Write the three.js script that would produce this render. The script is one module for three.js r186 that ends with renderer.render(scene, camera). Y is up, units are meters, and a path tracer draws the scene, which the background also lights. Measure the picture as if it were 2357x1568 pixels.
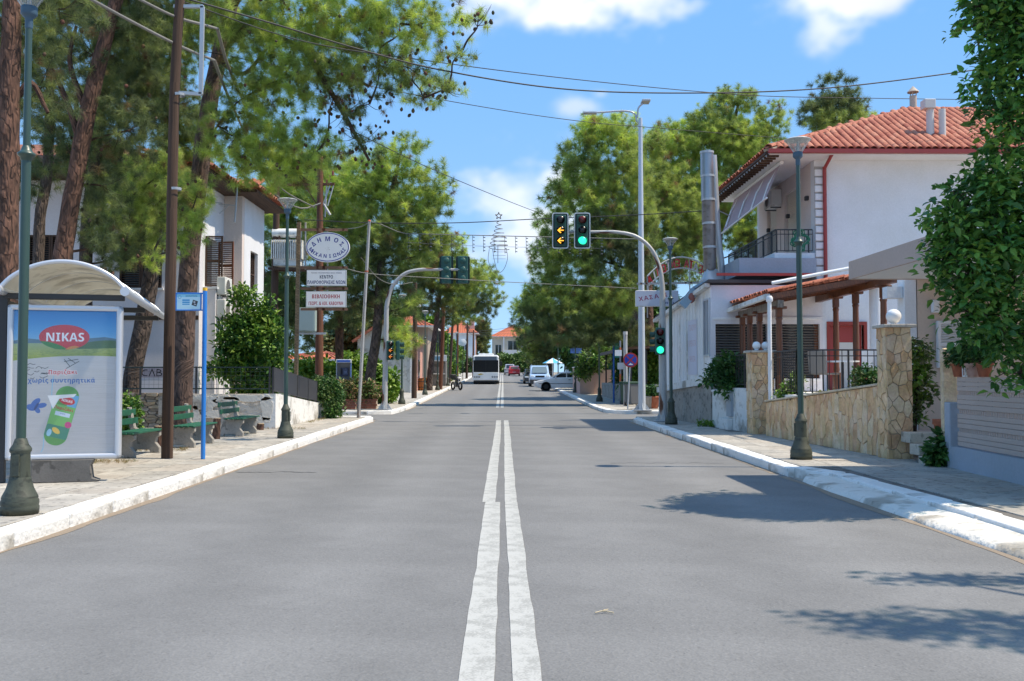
import * as THREE from 'three';
import { mergeGeometries, toCreasedNormals } from 'three/addons/utils/BufferGeometryUtils.js';
import { RoundedBoxGeometry } from 'three/addons/geometries/RoundedBoxGeometry.js';

// ---------------------------------------------------------------- camera, sky, sun, exposure
const scene = new THREE.Scene();
const F = 2200, CX = 1178.5, CY = 784;                       // focal length and centre in the 2357 x 1568 px measuring frame
const camera = new THREE.PerspectiveCamera(2 * Math.atan(784 / F) * 180 / Math.PI, 2357 / 1568, 0.1, 1500);
camera.rotation.order = 'YXZ';
camera.position.set(0, 1.4, 0);
camera.rotation.y = -Math.atan(23.5 / F);
camera.rotation.x = Math.atan(83 / F);
camera.updateMatrixWorld();
const sunDir = new THREE.Vector3(.58, 1, .05).normalize();
const EXPOSURE = 1.7, SUN = 3.5;

function mulberry(seed) { let a = seed >>> 0; return () => { a = (a + 0x6d2b79f5) | 0; let t = Math.imul(a ^ (a >>> 15), 1 | a); t = (t + Math.imul(t ^ (t >>> 7), 61 | t)) ^ t; return ((t ^ (t >>> 14)) >>> 0) / 4294967296; }; }
function hash(x, y, z) { let h = Math.imul(x | 0, 374761393) + Math.imul(y | 0, 668265263) + Math.imul(z | 0, 1274126177); h = Math.imul(h ^ (h >>> 13), 1274126177); return ((h ^ (h >>> 16)) >>> 0) / 4294967296; }
const sm = (t) => t * t * (3 - 2 * t), mix = (a, b, t) => a + (b - a) * t, clamp = (x, a = 0, b = 1) => Math.min(b, Math.max(a, x));
const step = (a, b, x) => sm(clamp((x - a) / (b - a)));
function noise3(x, y, z, s = 0) {
  const X = Math.floor(x), Y = Math.floor(y), Z = Math.floor(z), u = sm(x - X), v = sm(y - Y), w = sm(z - Z), k = s * 57;
  const c = (i, j, l) => hash(X + i + k, Y + j, Z + l);
  return mix(mix(mix(c(0, 0, 0), c(1, 0, 0), u), mix(c(0, 1, 0), c(1, 1, 0), u), v), mix(mix(c(0, 0, 1), c(1, 0, 1), u), mix(c(0, 1, 1), c(1, 1, 1), u), v), w);
}
function fbm3(x, y, z, o = 4, s = 0) { let a = 0, m = .5, n = 0; for (let i = 0; i < o; i++) { a += m * noise3(x, y, z, s + i); n += m; m *= .5; x *= 2.03; y *= 2.03; z *= 2.03; } return a / n; }
function pnoise(x, y, p, s = 0) {                            // periodic in p
  const X = Math.floor(x), Y = Math.floor(y), u = sm(x - X), v = sm(y - Y), w = (n) => ((n % p) + p) % p;
  const c = (i, j) => hash(w(X + i), w(Y + j), s * 131 + p);
  return mix(mix(c(0, 0), c(1, 0), u), mix(c(0, 1), c(1, 1), u), v);
}
function pfbm(u, v, f, o = 4, s = 0) { let a = 0, m = .5, n = 0; for (let i = 0; i < o; i++) { a += m * pnoise(u * f, v * f, f, s + i); n += m; m *= .5; f *= 2; } return a / n; }

// the sky: clear blue paler towards the horizon, fair-weather cumulus of one random field
function pixelRay(px, py) { return new THREE.Vector3((px - CX) / F, -(py - CY) / F, -1).applyQuaternion(camera.quaternion).normalize(); }
{
  const W = 2048, H = 1024, data = new Float32Array(W * H * 4);
  // [px, py, half width, half height (px), strength]: the cumulus the photograph shows
  const seen = [[1290, 0, 190, 66, 1], [1420, -5, 120, 50, .9], [1980, -10, 150, 55, .9], [1895, 60, 45, 48, .7], [1215, 500, 130, 110, .75], [1300, 420, 80, 55, .9], [1325, 248, 60, 18, .5], [1385, 215, 20, 10, .4]]
    .map(([x, y, a, b, s]) => { const d = pixelRay(x, y); return [Math.atan2(d.x, -d.z), Math.asin(d.y), a / F, b / F, s]; });
  for (let j = 0; j < H; j++) for (let i = 0; i < W; i++) {
    const lon = ((i + .5) / W - .5) * 2 * Math.PI, lat = ((j + .5) / H - .5) * Math.PI;   // u = .5 + atan2(z, x) / 2 pi
    const cl = Math.cos(lat), d = [Math.cos(lon) * cl, Math.sin(lat), Math.sin(lon) * cl];
    const az = Math.atan2(d[0], -d[2]), e = Math.max(0, d[1]);
    const h = Math.pow(1 - e, 5);
    let c = [mix(.15, .44, h), mix(.385, .68, h), mix(.79, .92, h)].map((v) => v * .75);
    if (d[1] < -0.02) c = [.2, .2, .19];
    else {
      const q = 1 / (e + .16), x = d[0] * q, z = d[2] * q;
      const f = fbm3(x * 1.1 + 11, z * 1.1 + 5, 3.3, 6, 3);
      const open = step(.95, .7, Math.abs(az)) * step(.75, .5, lat);       // the photograph shows this part of the sky clear but for the clouds listed above
      let m = step(.56, .68, f - .3 * open) * step(.03, .2, e);
      let best = 0;
      for (const [a0, l0, a, b, s] of seen) {
        const r = Math.hypot((az - a0) / a, (lat - l0) / b);
        if (r < 1.9) { const n = fbm3(az * 26 + 7, lat * 44, 1.7, 5, 9); best = Math.max(best, s * step(1.0, .15, r * .62 + (n - .46) * 1.65)); }
      }
      m = Math.max(m, best);
      const tone = mix(.80, 1.04, fbm3(az * 15, lat * 26 + 3, 8.1, 4, 5));
      c = c.map((v, k) => mix(v, [1.0, 1.0, 1.03][k] * .76 * tone, m * .92));
    }
    const o = (j * W + i) * 4; data[o] = c[0]; data[o + 1] = c[1]; data[o + 2] = c[2]; data[o + 3] = 1;
  }
  const t = new THREE.DataTexture(data, W, H, THREE.RGBAFormat, THREE.FloatType);
  t.mapping = THREE.EquirectangularReflectionMapping; t.magFilter = t.minFilter = THREE.LinearFilter; t.wrapS = THREE.RepeatWrapping; t.colorSpace = THREE.LinearSRGBColorSpace; t.needsUpdate = true;
  scene.background = t; scene.environment = t;
}
const sun = new THREE.DirectionalLight(new THREE.Color(1, .88, .70), SUN);
sun.position.copy(sunDir).multiplyScalar(120).add(new THREE.Vector3(0, 0, -45)); sun.target.position.set(0, 0, -45);
sun.castShadow = true; sun.shadow.mapSize.set(4096, 4096); sun.shadow.radius = 1;
Object.assign(sun.shadow.camera, { left: -90, right: 90, top: 90, bottom: -90, near: 1, far: 320 });
sun.name = 'sun'; scene.add(sun, sun.target);
const renderer = new THREE.WebGLRenderer({ antialias: true });
renderer.toneMapping = THREE.LinearToneMapping; renderer.toneMappingExposure = EXPOSURE;
renderer.shadowMap.enabled = true; renderer.outputColorSpace = THREE.SRGBColorSpace;

// ---------------------------------------------------------------- measuring: a pixel of the photograph to a point at a depth, on a level or on a plane x = const
const V = (x, y, z) => new THREE.Vector3(x, y, z);
function at(px, py, Z) { const d = pixelRay(px, py); return camera.position.clone().addScaledVector(d, Z / -d.z); }
function onY(px, py, y) { const d = pixelRay(px, py); return camera.position.clone().addScaledVector(d, (y - 1.4) / d.y); }
function onX(px, py, x) { const d = pixelRay(px, py); return camera.position.clone().addScaledVector(d, x / d.x); }
// the street rises gently beyond the crossing
const RISE = [[0, 0], [42, 0], [57, .2], [92, .65], [138, 1.45], [175, 2.1], [260, 2.6], [900, 4]];
function gy(Z) { for (let i = 1; i < RISE.length; i++) if (Z <= RISE[i][0]) { const [a, b] = RISE[i - 1], [c, d] = RISE[i]; return b + (d - b) * (Z - a) / (c - a); } return 4; }
const PAVE = .13;

// ---------------------------------------------------------------- naming and tagging
const taken = {};
function numbered(n) { const k = taken[n] = (taken[n] ?? -1) + 1; return k ? n + '_' + String(k).padStart(3, '0') : n; }
function tag(o, label, category, group, kind) { o.userData = { label, category }; if (group) o.userData.group = group; if (kind) o.userData.kind = kind; return o; }
function thing(name, label, category, pos = [0, 0, 0], turn = 0, group) {
  const o = new THREE.Group(); o.name = numbered(name); scene.add(o); o.position.set(...(pos.isVector3 ? pos.toArray() : pos)); o.rotation.y = turn; return tag(o, label, category, group);
}
function part(name, geo, m, parent = scene) {
  const g = Array.isArray(geo) ? merged(geo) : geo;
  const o = new THREE.Mesh(g, m); o.name = parent === scene ? numbered(name) : name; o.castShadow = o.receiveShadow = true; parent.add(o); return o;
}
function struct(name, geo, m) { const o = part(name, geo, m); o.userData = { kind: 'structure' }; return o; }
function copyOf(o, pos, turn, label) { const c = o.clone(); c.name = numbered(o.name.replace(/_\d{3}$/, '')); scene.add(c); c.position.set(...(pos.isVector3 ? pos.toArray() : pos)); if (turn !== undefined) c.rotation.y = turn; c.userData = { ...o.userData }; if (label) c.userData.label = label; return c; }

// ---------------------------------------------------------------- geometry
function merged(list) {
  const l = list.map((g) => { const k = g.index ? g.toNonIndexed() : g; for (const n of Object.keys(k.attributes)) if (!['position', 'normal', 'uv'].includes(n)) k.deleteAttribute(n); return k; });
  return l.length === 1 ? l[0] : mergeGeometries(l);
}
function boxUV(g, s = 1) {                                   // uv in metres by the main direction of each face
  g = g.index ? g.toNonIndexed() : g; const p = g.attributes.position, uv = new Float32Array(p.count * 2), a = V(), b = V(), c = V();
  for (let i = 0; i < p.count; i += 3) {
    a.fromBufferAttribute(p, i); b.fromBufferAttribute(p, i + 1); c.fromBufferAttribute(p, i + 2);
    const n = b.clone().sub(a).cross(c.clone().sub(a)), x = Math.abs(n.x), y = Math.abs(n.y), z = Math.abs(n.z);
    [a, b, c].forEach((v, k) => { const o = (i + k) * 2; if (y >= x && y >= z) { uv[o] = v.x * s; uv[o + 1] = v.z * s; } else if (x >= z) { uv[o] = v.z * s; uv[o + 1] = v.y * s; } else { uv[o] = v.x * s; uv[o + 1] = v.y * s; } });
  }
  g.setAttribute('uv', new THREE.BufferAttribute(uv, 2)); return g;
}
function box(w, h, d, x = 0, y = 0, z = 0) { return boxUV(new THREE.BoxGeometry(w, h, d).translate(x, y, z)); }
function span(x0, x1, y0, y1, z0, z1) { return box(Math.abs(x1 - x0), Math.abs(y1 - y0), Math.abs(z1 - z0), (x0 + x1) / 2, (y0 + y1) / 2, (z0 + z1) / 2); }
function rbox(w, h, d, r, x = 0, y = 0, z = 0) { return boxUV(new RoundedBoxGeometry(w, h, d, 2, Math.min(r, w / 2.02, h / 2.02, d / 2.02)).translate(x, y, z)); }
function cyl(r0, r1, h, x = 0, y = 0, z = 0, seg = 16) { return new THREE.CylinderGeometry(r1, r0, h, seg).translate(x, y + h / 2, z); }
function lathe(pts, seg = 20) { return new THREE.LatheGeometry(pts.map(([r, y]) => new THREE.Vector2(r, y)), seg); }
function bar(a, b, r, seg = 8, r2 = r) {                     // a round bar from a to b
  const d = b.clone().sub(a), g = new THREE.CylinderGeometry(r2, r, d.length(), seg);
  g.translate(0, d.length() / 2, 0).applyQuaternion(new THREE.Quaternion().setFromUnitVectors(V(0, 1, 0), d.clone().normalize())); return g.translate(a.x, a.y, a.z);
}
function plank(a, b, w, h) {                                 // a square bar from a to b
  const d = b.clone().sub(a), L = d.length(), m = new THREE.Matrix4().lookAt(V(0, 0, 0), d, Math.abs(d.y) > .95 * L ? V(1, 0, 0) : V(0, 1, 0));
  return boxUV(new THREE.BoxGeometry(w, h, L)).applyMatrix4(m).translate((a.x + b.x) / 2, (a.y + b.y) / 2, (a.z + b.z) / 2);
}
function tube(pts, r, n = 24, seg = 6) { return new THREE.TubeGeometry(new THREE.CatmullRomCurve3(pts), n, r, seg); }
function limb(pts, radii, n = 16, seg = 9, rough = 0, s = 1) {   // a tapered, slightly knotty stem along a curve
  const c = new THREE.CatmullRomCurve3(pts), fr = c.computeFrenetFrames(n), P = [], U = [], I = []; let len = 0, prev = null;
  for (let i = 0; i <= n; i++) {
    const t = i / n, q = c.getPoint(t), f = t * (radii.length - 1), k = Math.min(radii.length - 2, Math.floor(f)), R = mix(radii[k], radii[k + 1], f - k);
    if (prev) len += q.distanceTo(prev); prev = q;
    for (let j = 0; j <= seg; j++) {
      const a = j / seg * Math.PI * 2, jj = j % seg, rr = R * (1 + rough * (hash(i * 7 + s, jj * 13, s) - .5)), N = fr.normals[Math.min(i, n)], B = fr.binormals[Math.min(i, n)];
      P.push(q.x + (N.x * Math.cos(a) + B.x * Math.sin(a)) * rr, q.y + (N.y * Math.cos(a) + B.y * Math.sin(a)) * rr, q.z + (N.z * Math.cos(a) + B.z * Math.sin(a)) * rr);
      U.push(j / seg * Math.max(1, Math.round(R * 6.3)) , len);
    }
  }
  for (let i = 0; i < n; i++) for (let j = 0; j < seg; j++) { const a = i * (seg + 1) + j, b = a + seg + 1; I.push(a, a + 1, b, b, a + 1, b + 1); }
  const g = new THREE.BufferGeometry(); g.setAttribute('position', new THREE.Float32BufferAttribute(P, 3)); g.setAttribute('uv', new THREE.Float32BufferAttribute(U, 2)); g.setIndex(I); g.computeVertexNormals();
  return g.toNonIndexed();
}
function extrude(pts, depth, bevel = 0, holes = []) {        // pts in x,y; grows along +z
  const s = pts.isShape ? pts : new THREE.Shape(pts.map(([x, y]) => new THREE.Vector2(x, y)));
  for (const h of holes) s.holes.push(new THREE.Path(h.map(([x, y]) => new THREE.Vector2(x, y))));
  return boxUV(new THREE.ExtrudeGeometry(s, { depth, bevelEnabled: bevel > 0, bevelThickness: bevel, bevelSize: bevel, bevelOffset: -bevel, bevelSegments: 1, curveSegments: 8, steps: 1 }));
}
function quad(a, b, c, d) {                                  // a b c d in order; uv in metres
  const g = new THREE.BufferGeometry(), u = a.distanceTo(b), v = b.distanceTo(c);
  g.setAttribute('position', new THREE.Float32BufferAttribute([a, b, c, a, c, d].flatMap((p) => p.toArray()), 3)); g.setAttribute('uv', new THREE.Float32BufferAttribute([0, 0, u, 0, u, v, 0, 0, u, v, 0, v], 2)); g.computeVertexNormals(); return g;
}
function wallWith(w, h, t, holes) {                          // wall 0..w, 0..h, thickness t behind z = 0, with openings [x0, x1, y0, y1]
  return extrude([[0, 0], [w, 0], [w, h], [0, h]], t, 0, holes.map(([a, b, c, d]) => [[a, c], [a, d], [b, d], [b, c]])).translate(0, 0, -t);
}
function voronoi(poly, pts, gap) {                           // cells of pts cut to poly, each shrunk by gap/2
  const out = [];
  for (let i = 0; i < pts.length; i++) {
    let c = poly.map((p) => p.slice());
    for (let j = 0; j < pts.length && c.length; j++) if (j !== i) {
      const dx = pts[j][0] - pts[i][0], dy = pts[j][1] - pts[i][1], L = Math.hypot(dx, dy); if (L > 1.6) continue;
      const nx = dx / L, ny = dy / L, k = nx * (pts[i][0] + pts[j][0]) / 2 + ny * (pts[i][1] + pts[j][1]) / 2 - gap / 2, r = [];
      for (let q = 0; q < c.length; q++) {
        const A = c[q], B = c[(q + 1) % c.length], a = nx * A[0] + ny * A[1] - k, b = nx * B[0] + ny * B[1] - k;
        if (a <= 0) r.push(A); if ((a < 0 && b > 0) || (a > 0 && b < 0)) { const t = a / (a - b); r.push([mix(A[0], B[0], t), mix(A[1], B[1], t)]); }
      }
      c = r;
    }
    if (c.length > 2) { let ar = 0; for (let q = 0; q < c.length; q++) { const A = c[q], B = c[(q + 1) % c.length]; ar += A[0] * B[1] - B[0] * A[1]; } if (Math.abs(ar) > .003) out.push(c); }
  }
  return out;
}

// ---------------------------------------------------------------- textures and materials
function tex(n, fn, color = true, rep) {
  const d = new Uint8Array(n * n * 4);
  for (let j = 0; j < n; j++) for (let i = 0; i < n; i++) { const c = fn((i + .5) / n, (j + .5) / n), o = (j * n + i) * 4; for (let k = 0; k < 3; k++) d[o + k] = clamp(c.length ? c[k] : c) * 255; d[o + 3] = 255; }
  const t = new THREE.DataTexture(d, n, n); t.wrapS = t.wrapT = THREE.RepeatWrapping; t.magFilter = THREE.LinearFilter; t.minFilter = THREE.LinearMipmapLinearFilter; t.generateMipmaps = true; if (color) t.colorSpace = THREE.SRGBColorSpace; if (rep) t.repeat.set(...rep); t.needsUpdate = true; return t;
}
const toS = (v) => Math.pow(clamp(v), 1 / 2.2);
const rgb = (r, g, b) => new THREE.Color().setRGB(r, g, b);
// maps are neutral (around 0.8 .. 1) and multiply the material's own base colour
const T = {
  speck: tex(512, (u, v) => { const a = pnoise(u * 256, v * 256, 256, 1), b = pnoise(u * 128, v * 128, 128, 2), c = pfbm(u, v, 6, 4, 3), k = .74 + .16 * (a * .5 + b * .3) + .1 * c + (a > .95 ? .08 : 0) - (b < .05 ? .09 : 0); return [k, k, k]; }, true, [.5, .5]),
  speckB: tex(512, (u, v) => pnoise(u * 256, v * 256, 256, 1) * .6 + pnoise(u * 128, v * 128, 128, 2) * .4, false, [.5, .5]),
  plaster: tex(512, (u, v) => { const a = pfbm(u, v, 4, 6, 11), b = pnoise(u * 128, v * 128, 128, 4), k = .93 + .06 * a + .03 * (b - .5); return [k, k, k * (1.01 - .02 * (1 - a))]; }, true, [.4, .4]),
  plasterB: tex(256, (u, v) => pfbm(u, v, 32, 3, 12), false, [.8, .8]),
  grime: tex(512, (u, v) => { const a = pfbm(u, v, 5, 6, 21), b = pfbm(u, v, 24, 4, 22), s = step(.5, .72, a) * .6 + step(.58, .75, b) * .3, k = 1 - .42 * s + .06 * (b - .5); return [k, k * (1 - .03 * s), k * (1 - .08 * s)]; }, true, [.35, .35]),
  concrete: tex(512, (u, v) => { const a = pfbm(u, v, 6, 6, 31), b = pnoise(u * 200, v * 200, 200, 6), c = pfbm(u, v, 18, 4, 33), k = .74 + .22 * a + .1 * (b - .5) - .18 * step(.6, .74, c); return [k, k * .99, k * .97]; }, true, [.6, .6]),
  wood: tex(512, (u, v) => { const g = pnoise(u * 64 + 3 * pnoise(u * 4, v * 3, 4, 5), v * 4, 64, 7), f = pnoise(u * 128, v * 6, 128, 8), k = .58 + .34 * g + .14 * f; return [k, k * .96, k * .9]; }, true, [1.2, .5]),
  bark: tex(512, (u, v) => { const w = pfbm(u, v, 4, 4, 41), r = Math.abs(pnoise(u * 18 + w * 3, v * 9 + w * 4, 18, 42) - .5) * 2, q = pnoise(u * 64, v * 16, 64, 44), c = pfbm(u, v, 10, 5, 43), k = .58 + .2 * step(.0, .5, r) + .42 * (c - .5) + .16 * (q - .5); return [k * 1.03, k * .95 + .01, k * .9 + .02]; }, true, [1, .6]),
  barkB: tex(512, (u, v) => { const w = pfbm(u, v, 4, 4, 41), r = Math.abs(pnoise(u * 18 + w * 3, v * 9 + w * 4, 18, 42) - .5) * 2, q = pnoise(u * 64, v * 16, 64, 44); return .6 * step(.0, .5, r) + .4 * q; }, false, [1, .6]),
  rust: tex(256, (u, v) => { const a = pfbm(u, v, 4, 5, 51), s = step(.56, .7, a), k = .95 - .08 * pfbm(u, v, 30, 2, 52); return [k * mix(1, .55, s), k * mix(1, .33, s), k * mix(1, .22, s)]; }, true, [1.4, .5]),
  clay: tex(256, (u, v) => { const a = pfbm(u, v, 5, 5, 61), k = .72 + .34 * a; return [k, k * (.9 + .1 * a), k * (.86 + .12 * a)]; }, true, [2, 2]),
  stone: tex(512, (u, v) => { const a = pfbm(u, v, 7, 5, 71), b = pfbm(u, v, 40, 3, 72), k = .8 + .24 * a + .12 * (b - .5); return [k, k * (.95 + .06 * b), k * (.88 + .12 * a)]; }, true, [.9, .9]),
  stoneB: tex(256, (u, v) => pfbm(u, v, 16, 4, 73), false, [1.5, 1.5]),
  wear: tex(512, (u, v) => { const a = pfbm(u, v, 10, 5, 81), b = pnoise(u * 180, v * 180, 180, 82), s = step(.46, .74, a * .75 + b * .3), k = mix(.96, .82, s); return [k, k, k * .985]; }, true, [.8, .8]),
};
const mat = (r, g, b, o = {}) => new THREE.MeshStandardMaterial({ color: rgb(r, g, b), roughness: .8, side: THREE.DoubleSide, ...o });
const phys = (r, g, b, o = {}) => new THREE.MeshPhysicalMaterial({ color: rgb(r, g, b), roughness: .5, side: THREE.DoubleSide, ...o });
const M = {
  white: mat(.8, .81, .83, { map: T.plaster, bumpMap: T.plasterB, bumpScale: .004, roughness: .9 }),
  whiteClean: mat(.85, .85, .85, { map: T.plaster, roughness: .7 }),
  whiteDirty: mat(.76, .75, .72, { map: T.grime, bumpMap: T.plasterB, bumpScale: .006, roughness: .9 }),
  lavender: mat(.78, .76, .79, { map: T.plaster, roughness: .9 }),
  pink: mat(.8, .69, .63, { map: T.plaster, bumpMap: T.plasterB, bumpScale: .004, roughness: .9 }),
  beige: mat(.68, .55, .45, { map: T.plaster, roughness: .9 }), beigeDark: mat(.56, .42, .35, { map: T.plaster, roughness: .8 }),
  greyPlaster: mat(.4, .44, .5, { map: T.plaster, bumpMap: T.plasterB, bumpScale: .006, roughness: .9 }),
  concrete: mat(.46, .44, .41, { map: T.concrete, bumpMap: T.plasterB, bumpScale: .004, roughness: .95 }),
  concreteDark: mat(.22, .21, .2, { map: T.concrete, roughness: .95 }),
  kerb: mat(.82, .81, .78, { map: T.plaster, bumpMap: T.plasterB, bumpScale: .01, roughness: .85 }),
  greenPaint: phys(.035, .075, .06, { map: T.plaster, roughness: .42, clearcoat: .3, clearcoatRoughness: .35 }),
  oliveBase: mat(.085, .1, .075, { map: T.concrete, roughness: .6 }),
  signalGreen: mat(.02, .09, .075, { roughness: .45 }), black: mat(.012, .012, .013, { roughness: .5 }), darkMetal: mat(.03, .03, .032, { roughness: .5 }),
  galv: mat(.52, .54, .56, { map: T.plaster, roughness: .42, metalness: .35 }), galvRust: mat(.55, .55, .54, { map: T.rust, roughness: .55, metalness: .2 }),
  alu: mat(.62, .64, .68, { roughness: .35, metalness: .45 }), steel: mat(.55, .54, .52, { map: T.plaster, roughness: .28, metalness: .9 }),
  woodPole: mat(.105, .064, .046, { map: T.wood, bumpMap: T.wood, bumpScale: .006, roughness: .85 }), woodPoleRed: mat(.2, .085, .05, { map: T.wood, bumpMap: T.wood, bumpScale: .006, roughness: .8 }),
  woodPost: phys(.2, .068, .025, { map: T.wood, roughness: .5, clearcoat: .2 }), woodCeil: mat(.55, .29, .13, { map: T.wood, roughness: .6 }), woodGrey: mat(.34, .31, .29, { map: T.wood, roughness: .85 }),
  bark: mat(.185, .135, .115, { map: T.bark, bumpMap: T.barkB, bumpScale: .02, roughness: .95 }), barkGrey: mat(.17, .145, .13, { map: T.bark, bumpMap: T.barkB, bumpScale: .035, roughness: .95 }), barkRed: mat(.225, .135, .1, { map: T.bark, bumpMap: T.barkB, bumpScale: .03, roughness: .95 }),
  twig: mat(.07, .05, .04, { roughness: .95 }),
  clay: mat(.52, .19, .115, { map: T.clay, roughness: .8 }), clayB: mat(.44, .14, .085, { map: T.clay, roughness: .8 }), clayC: mat(.58, .25, .16, { map: T.clay, roughness: .8 }), clayOld: mat(.33, .15, .1, { map: T.clay, roughness: .9 }), mortar: mat(.6, .5, .39, { map: T.concrete, roughness: .95 }),
  red: mat(.34, .045, .04, { roughness: .5 }), brick: mat(.3, .12, .085, { map: T.stone, roughness: .9 }),
  glassDark: phys(.02, .024, .028, { roughness: .08, clearcoat: .6 }), glass: phys(.85, .92, .93, { transmission: 1, thickness: 0, roughness: .03 }),
  globe: phys(.86, .86, .85, { roughness: .25, clearcoat: .4 }), cable: mat(.03, .03, .03, { roughness: .6 }), cableGrey: mat(.28, .27, .25, { map: T.speck, roughness: .6 }),
  blue: phys(.02, .2, .62, { roughness: .4, clearcoat: .3 }), benchGreen: mat(.015, .12, .065, { map: T.wear, roughness: .55 }), terra: mat(.45, .16, .085, { map: T.clay, roughness: .85 }),
  acWhite: mat(.74, .74, .7, { map: T.grime, roughness: .5 }), tyre: mat(.015, .015, .016, { roughness: .85 }), rim: mat(.45, .45, .47, { roughness: .35, metalness: .7 }),
  soil: mat(.2, .13, .08, { map: T.speck, roughness: 1 }), shutter: mat(.1, .055, .035, { map: T.wood, roughness: .7 }),
};
function canvasTex(w, h, draw) { const c = document.createElement('canvas'); c.width = w; c.height = h; draw(c.getContext('2d'), w, h); const t = new THREE.CanvasTexture(c); t.colorSpace = THREE.SRGBColorSpace; t.magFilter = THREE.LinearFilter; return t; }
function panel(w, h, x = 0, y = 0, z = 0) { return new THREE.PlaneGeometry(w, h).translate(x, y, z); }
const mul = (c, k) => c.map((v) => v * k);
// ================================================================ the ground, the street and the pavements
M.asphalt = mat(.256, .255, .25, { map: T.speck, bumpMap: T.speckB, bumpScale: .004, roughness: .92, vertexColors: true });
M.paint = mat(.48, .48, .468, { map: T.wear, roughness: .8 });
M.dirt = mat(.36, .29, .22, { map: T.speck, roughness: 1 });
function sheet(x0, x1, Z0, Z1, dx, dz, lift, fn) {           // a sheet that follows the street's rise; fn(x, Z) gives the tone of the surface
  const nx = Math.max(1, Math.round((x1 - x0) / dx)), nz = Math.max(1, Math.round((Z1 - Z0) / dz)), P = [], U = [], C = [], I = [];
  for (let j = 0; j <= nz; j++) for (let i = 0; i <= nx; i++) { const x = mix(x0, x1, i / nx), Z = mix(Z0, Z1, j / nz); P.push(x, gy(Z) + lift, -Z); U.push(x, Z); if (fn) C.push(...fn(x, Z)); }
  for (let j = 0; j < nz; j++) for (let i = 0; i < nx; i++) { const a = j * (nx + 1) + i, b = a + nx + 1; I.push(a, a + 1, b, b, a + 1, b + 1); }
  const g = new THREE.BufferGeometry(); g.setAttribute('position', new THREE.Float32BufferAttribute(P, 3)); g.setAttribute('uv', new THREE.Float32BufferAttribute(U, 2)); if (fn) g.setAttribute('color', new THREE.Float32BufferAttribute(C, 3)); g.setIndex(I); g.computeVertexNormals(); return g;
}
{
  const g = sheet(-420, 420, -40, 900, 60, 2, -.012); struct('ground', g, mat(.5, .44, .36, { map: T.speck, roughness: 1 }));
  const wearTone = (x, Z) => {                               // patches of the mat, polished wheel tracks and a few paler repairs
    const tr = Math.exp(-(((Math.abs(Math.abs(x) - 1.95) - .78) / .34) ** 2)), n = fbm3(x * .35, Z * .07, 1, 4, 2), m = fbm3(x * 1.4, Z * .22, 4, 3, 6);
    const k = .86 + .2 * n + .1 * (m - .5) + .07 * tr - .05 * Math.exp(-(((Math.abs(x) - 1.95) / .4) ** 2)); return [k, k, k * 1.01];
  };
  struct('road', sheet(-4.03, 4.03, -30, 172, .25, .75, 0, wearTone), M.asphalt);
  struct('side_road', sheet(-60, -4.03, 31, 35.5, 1, .6, 0, wearTone), M.asphalt);
  struct('side_road', sheet(4.03, 60, 31, 35.5, 1, .6, 0, wearTone), M.asphalt);
  struct('cross_road', sheet(-160, 160, 172, 180, 8, 2, .01, wearTone), M.asphalt);
  // the double centre lines, hand laid: each edge wanders a little
  const line = (xs, w, Z0, Z1, n) => {
    const P = [], U = [], I = [];
    for (let j = 0; j <= n; j++) { const Z = mix(Z0, Z1, j / n), k = j / n * (xs.length - 1), a = Math.min(xs.length - 2, Math.floor(k)), c = mix(xs[a], xs[a + 1], k - a), e = (s) => (fbm3(j * .33, s * 9, 7, 2, 3) - .5) * .016; P.push(c - w / 2 + e(1), gy(Z) + .004, -Z, c + w / 2 + e(2), gy(Z) + .004, -Z); U.push(0, Z, w, Z); if (j) { const q = j * 2; I.push(q - 2, q - 1, q, q, q - 1, q + 1); } }
    const g = new THREE.BufferGeometry(); g.setAttribute('position', new THREE.Float32BufferAttribute(P, 3)); g.setAttribute('uv', new THREE.Float32BufferAttribute(U, 2)); g.setIndex(I); g.computeVertexNormals(); return g;
  };
  struct('centre_line_marking', line([-.11, -.115, -.105, -.1], .165, 1.5, 10.7, 60), M.paint); struct('centre_line_marking', line([-.145, -.12, -.1, -.098], .15, 10.7, 30.6, 80), M.paint);
  struct('centre_line_marking', line([.12, .12, .115, .105], .135, 1.5, 10.7, 60), M.paint); struct('centre_line_marking', line([.1, .12, .135, .14], .14, 10.7, 30.6, 80), M.paint);
  struct('centre_line_marking', line([-.19, -.15, -.13], .14, 42.8, 165, 160), M.paint); struct('centre_line_marking', line([.02, .1, .14], .14, 42.8, 165, 160), M.paint);
  // tar seams and a patch edge across the mat
  M.tar = mat(.05, .05, .052, { roughness: .7 });
  const seam = (pts, w) => { const P = [], I = []; pts.forEach(([x, Z], j) => { P.push(x, .0035, -Z + w / 2 * (.5 + hash(j, 3, 3)), x, .0035, -Z - w / 2 * (.5 + hash(j, 5, 3))); if (j) { const q = j * 2; I.push(q - 2, q - 1, q, q, q - 1, q + 1); } }); const g = new THREE.BufferGeometry(); g.setAttribute('position', new THREE.Float32BufferAttribute(P, 3)); g.setAttribute('uv', new THREE.Float32BufferAttribute(P.flatMap((v, i) => i % 3 === 1 ? [] : [v]), 2)); g.setIndex(I); g.computeVertexNormals(); return g; };
  const wob = (x0, x1, Z, n, a) => Array.from({ length: n + 1 }, (_, i) => [mix(x0, x1, i / n), Z + (fbm3(i * .5, Z, 2, 3, 4) - .5) * a]);
  struct('road_seam_marking', seam(wob(1.75, 3.6, 15.5, 30, .25), .022), M.tar);
  struct('road_seam_marking', seam(wob(-2.2, -1.2, 29.2, 18, .3), .03), M.tar);
  struct('road_seam_marking', seam(wob(1.2, 2.6, 29.5, 18, .3), .03), M.tar);
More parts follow.
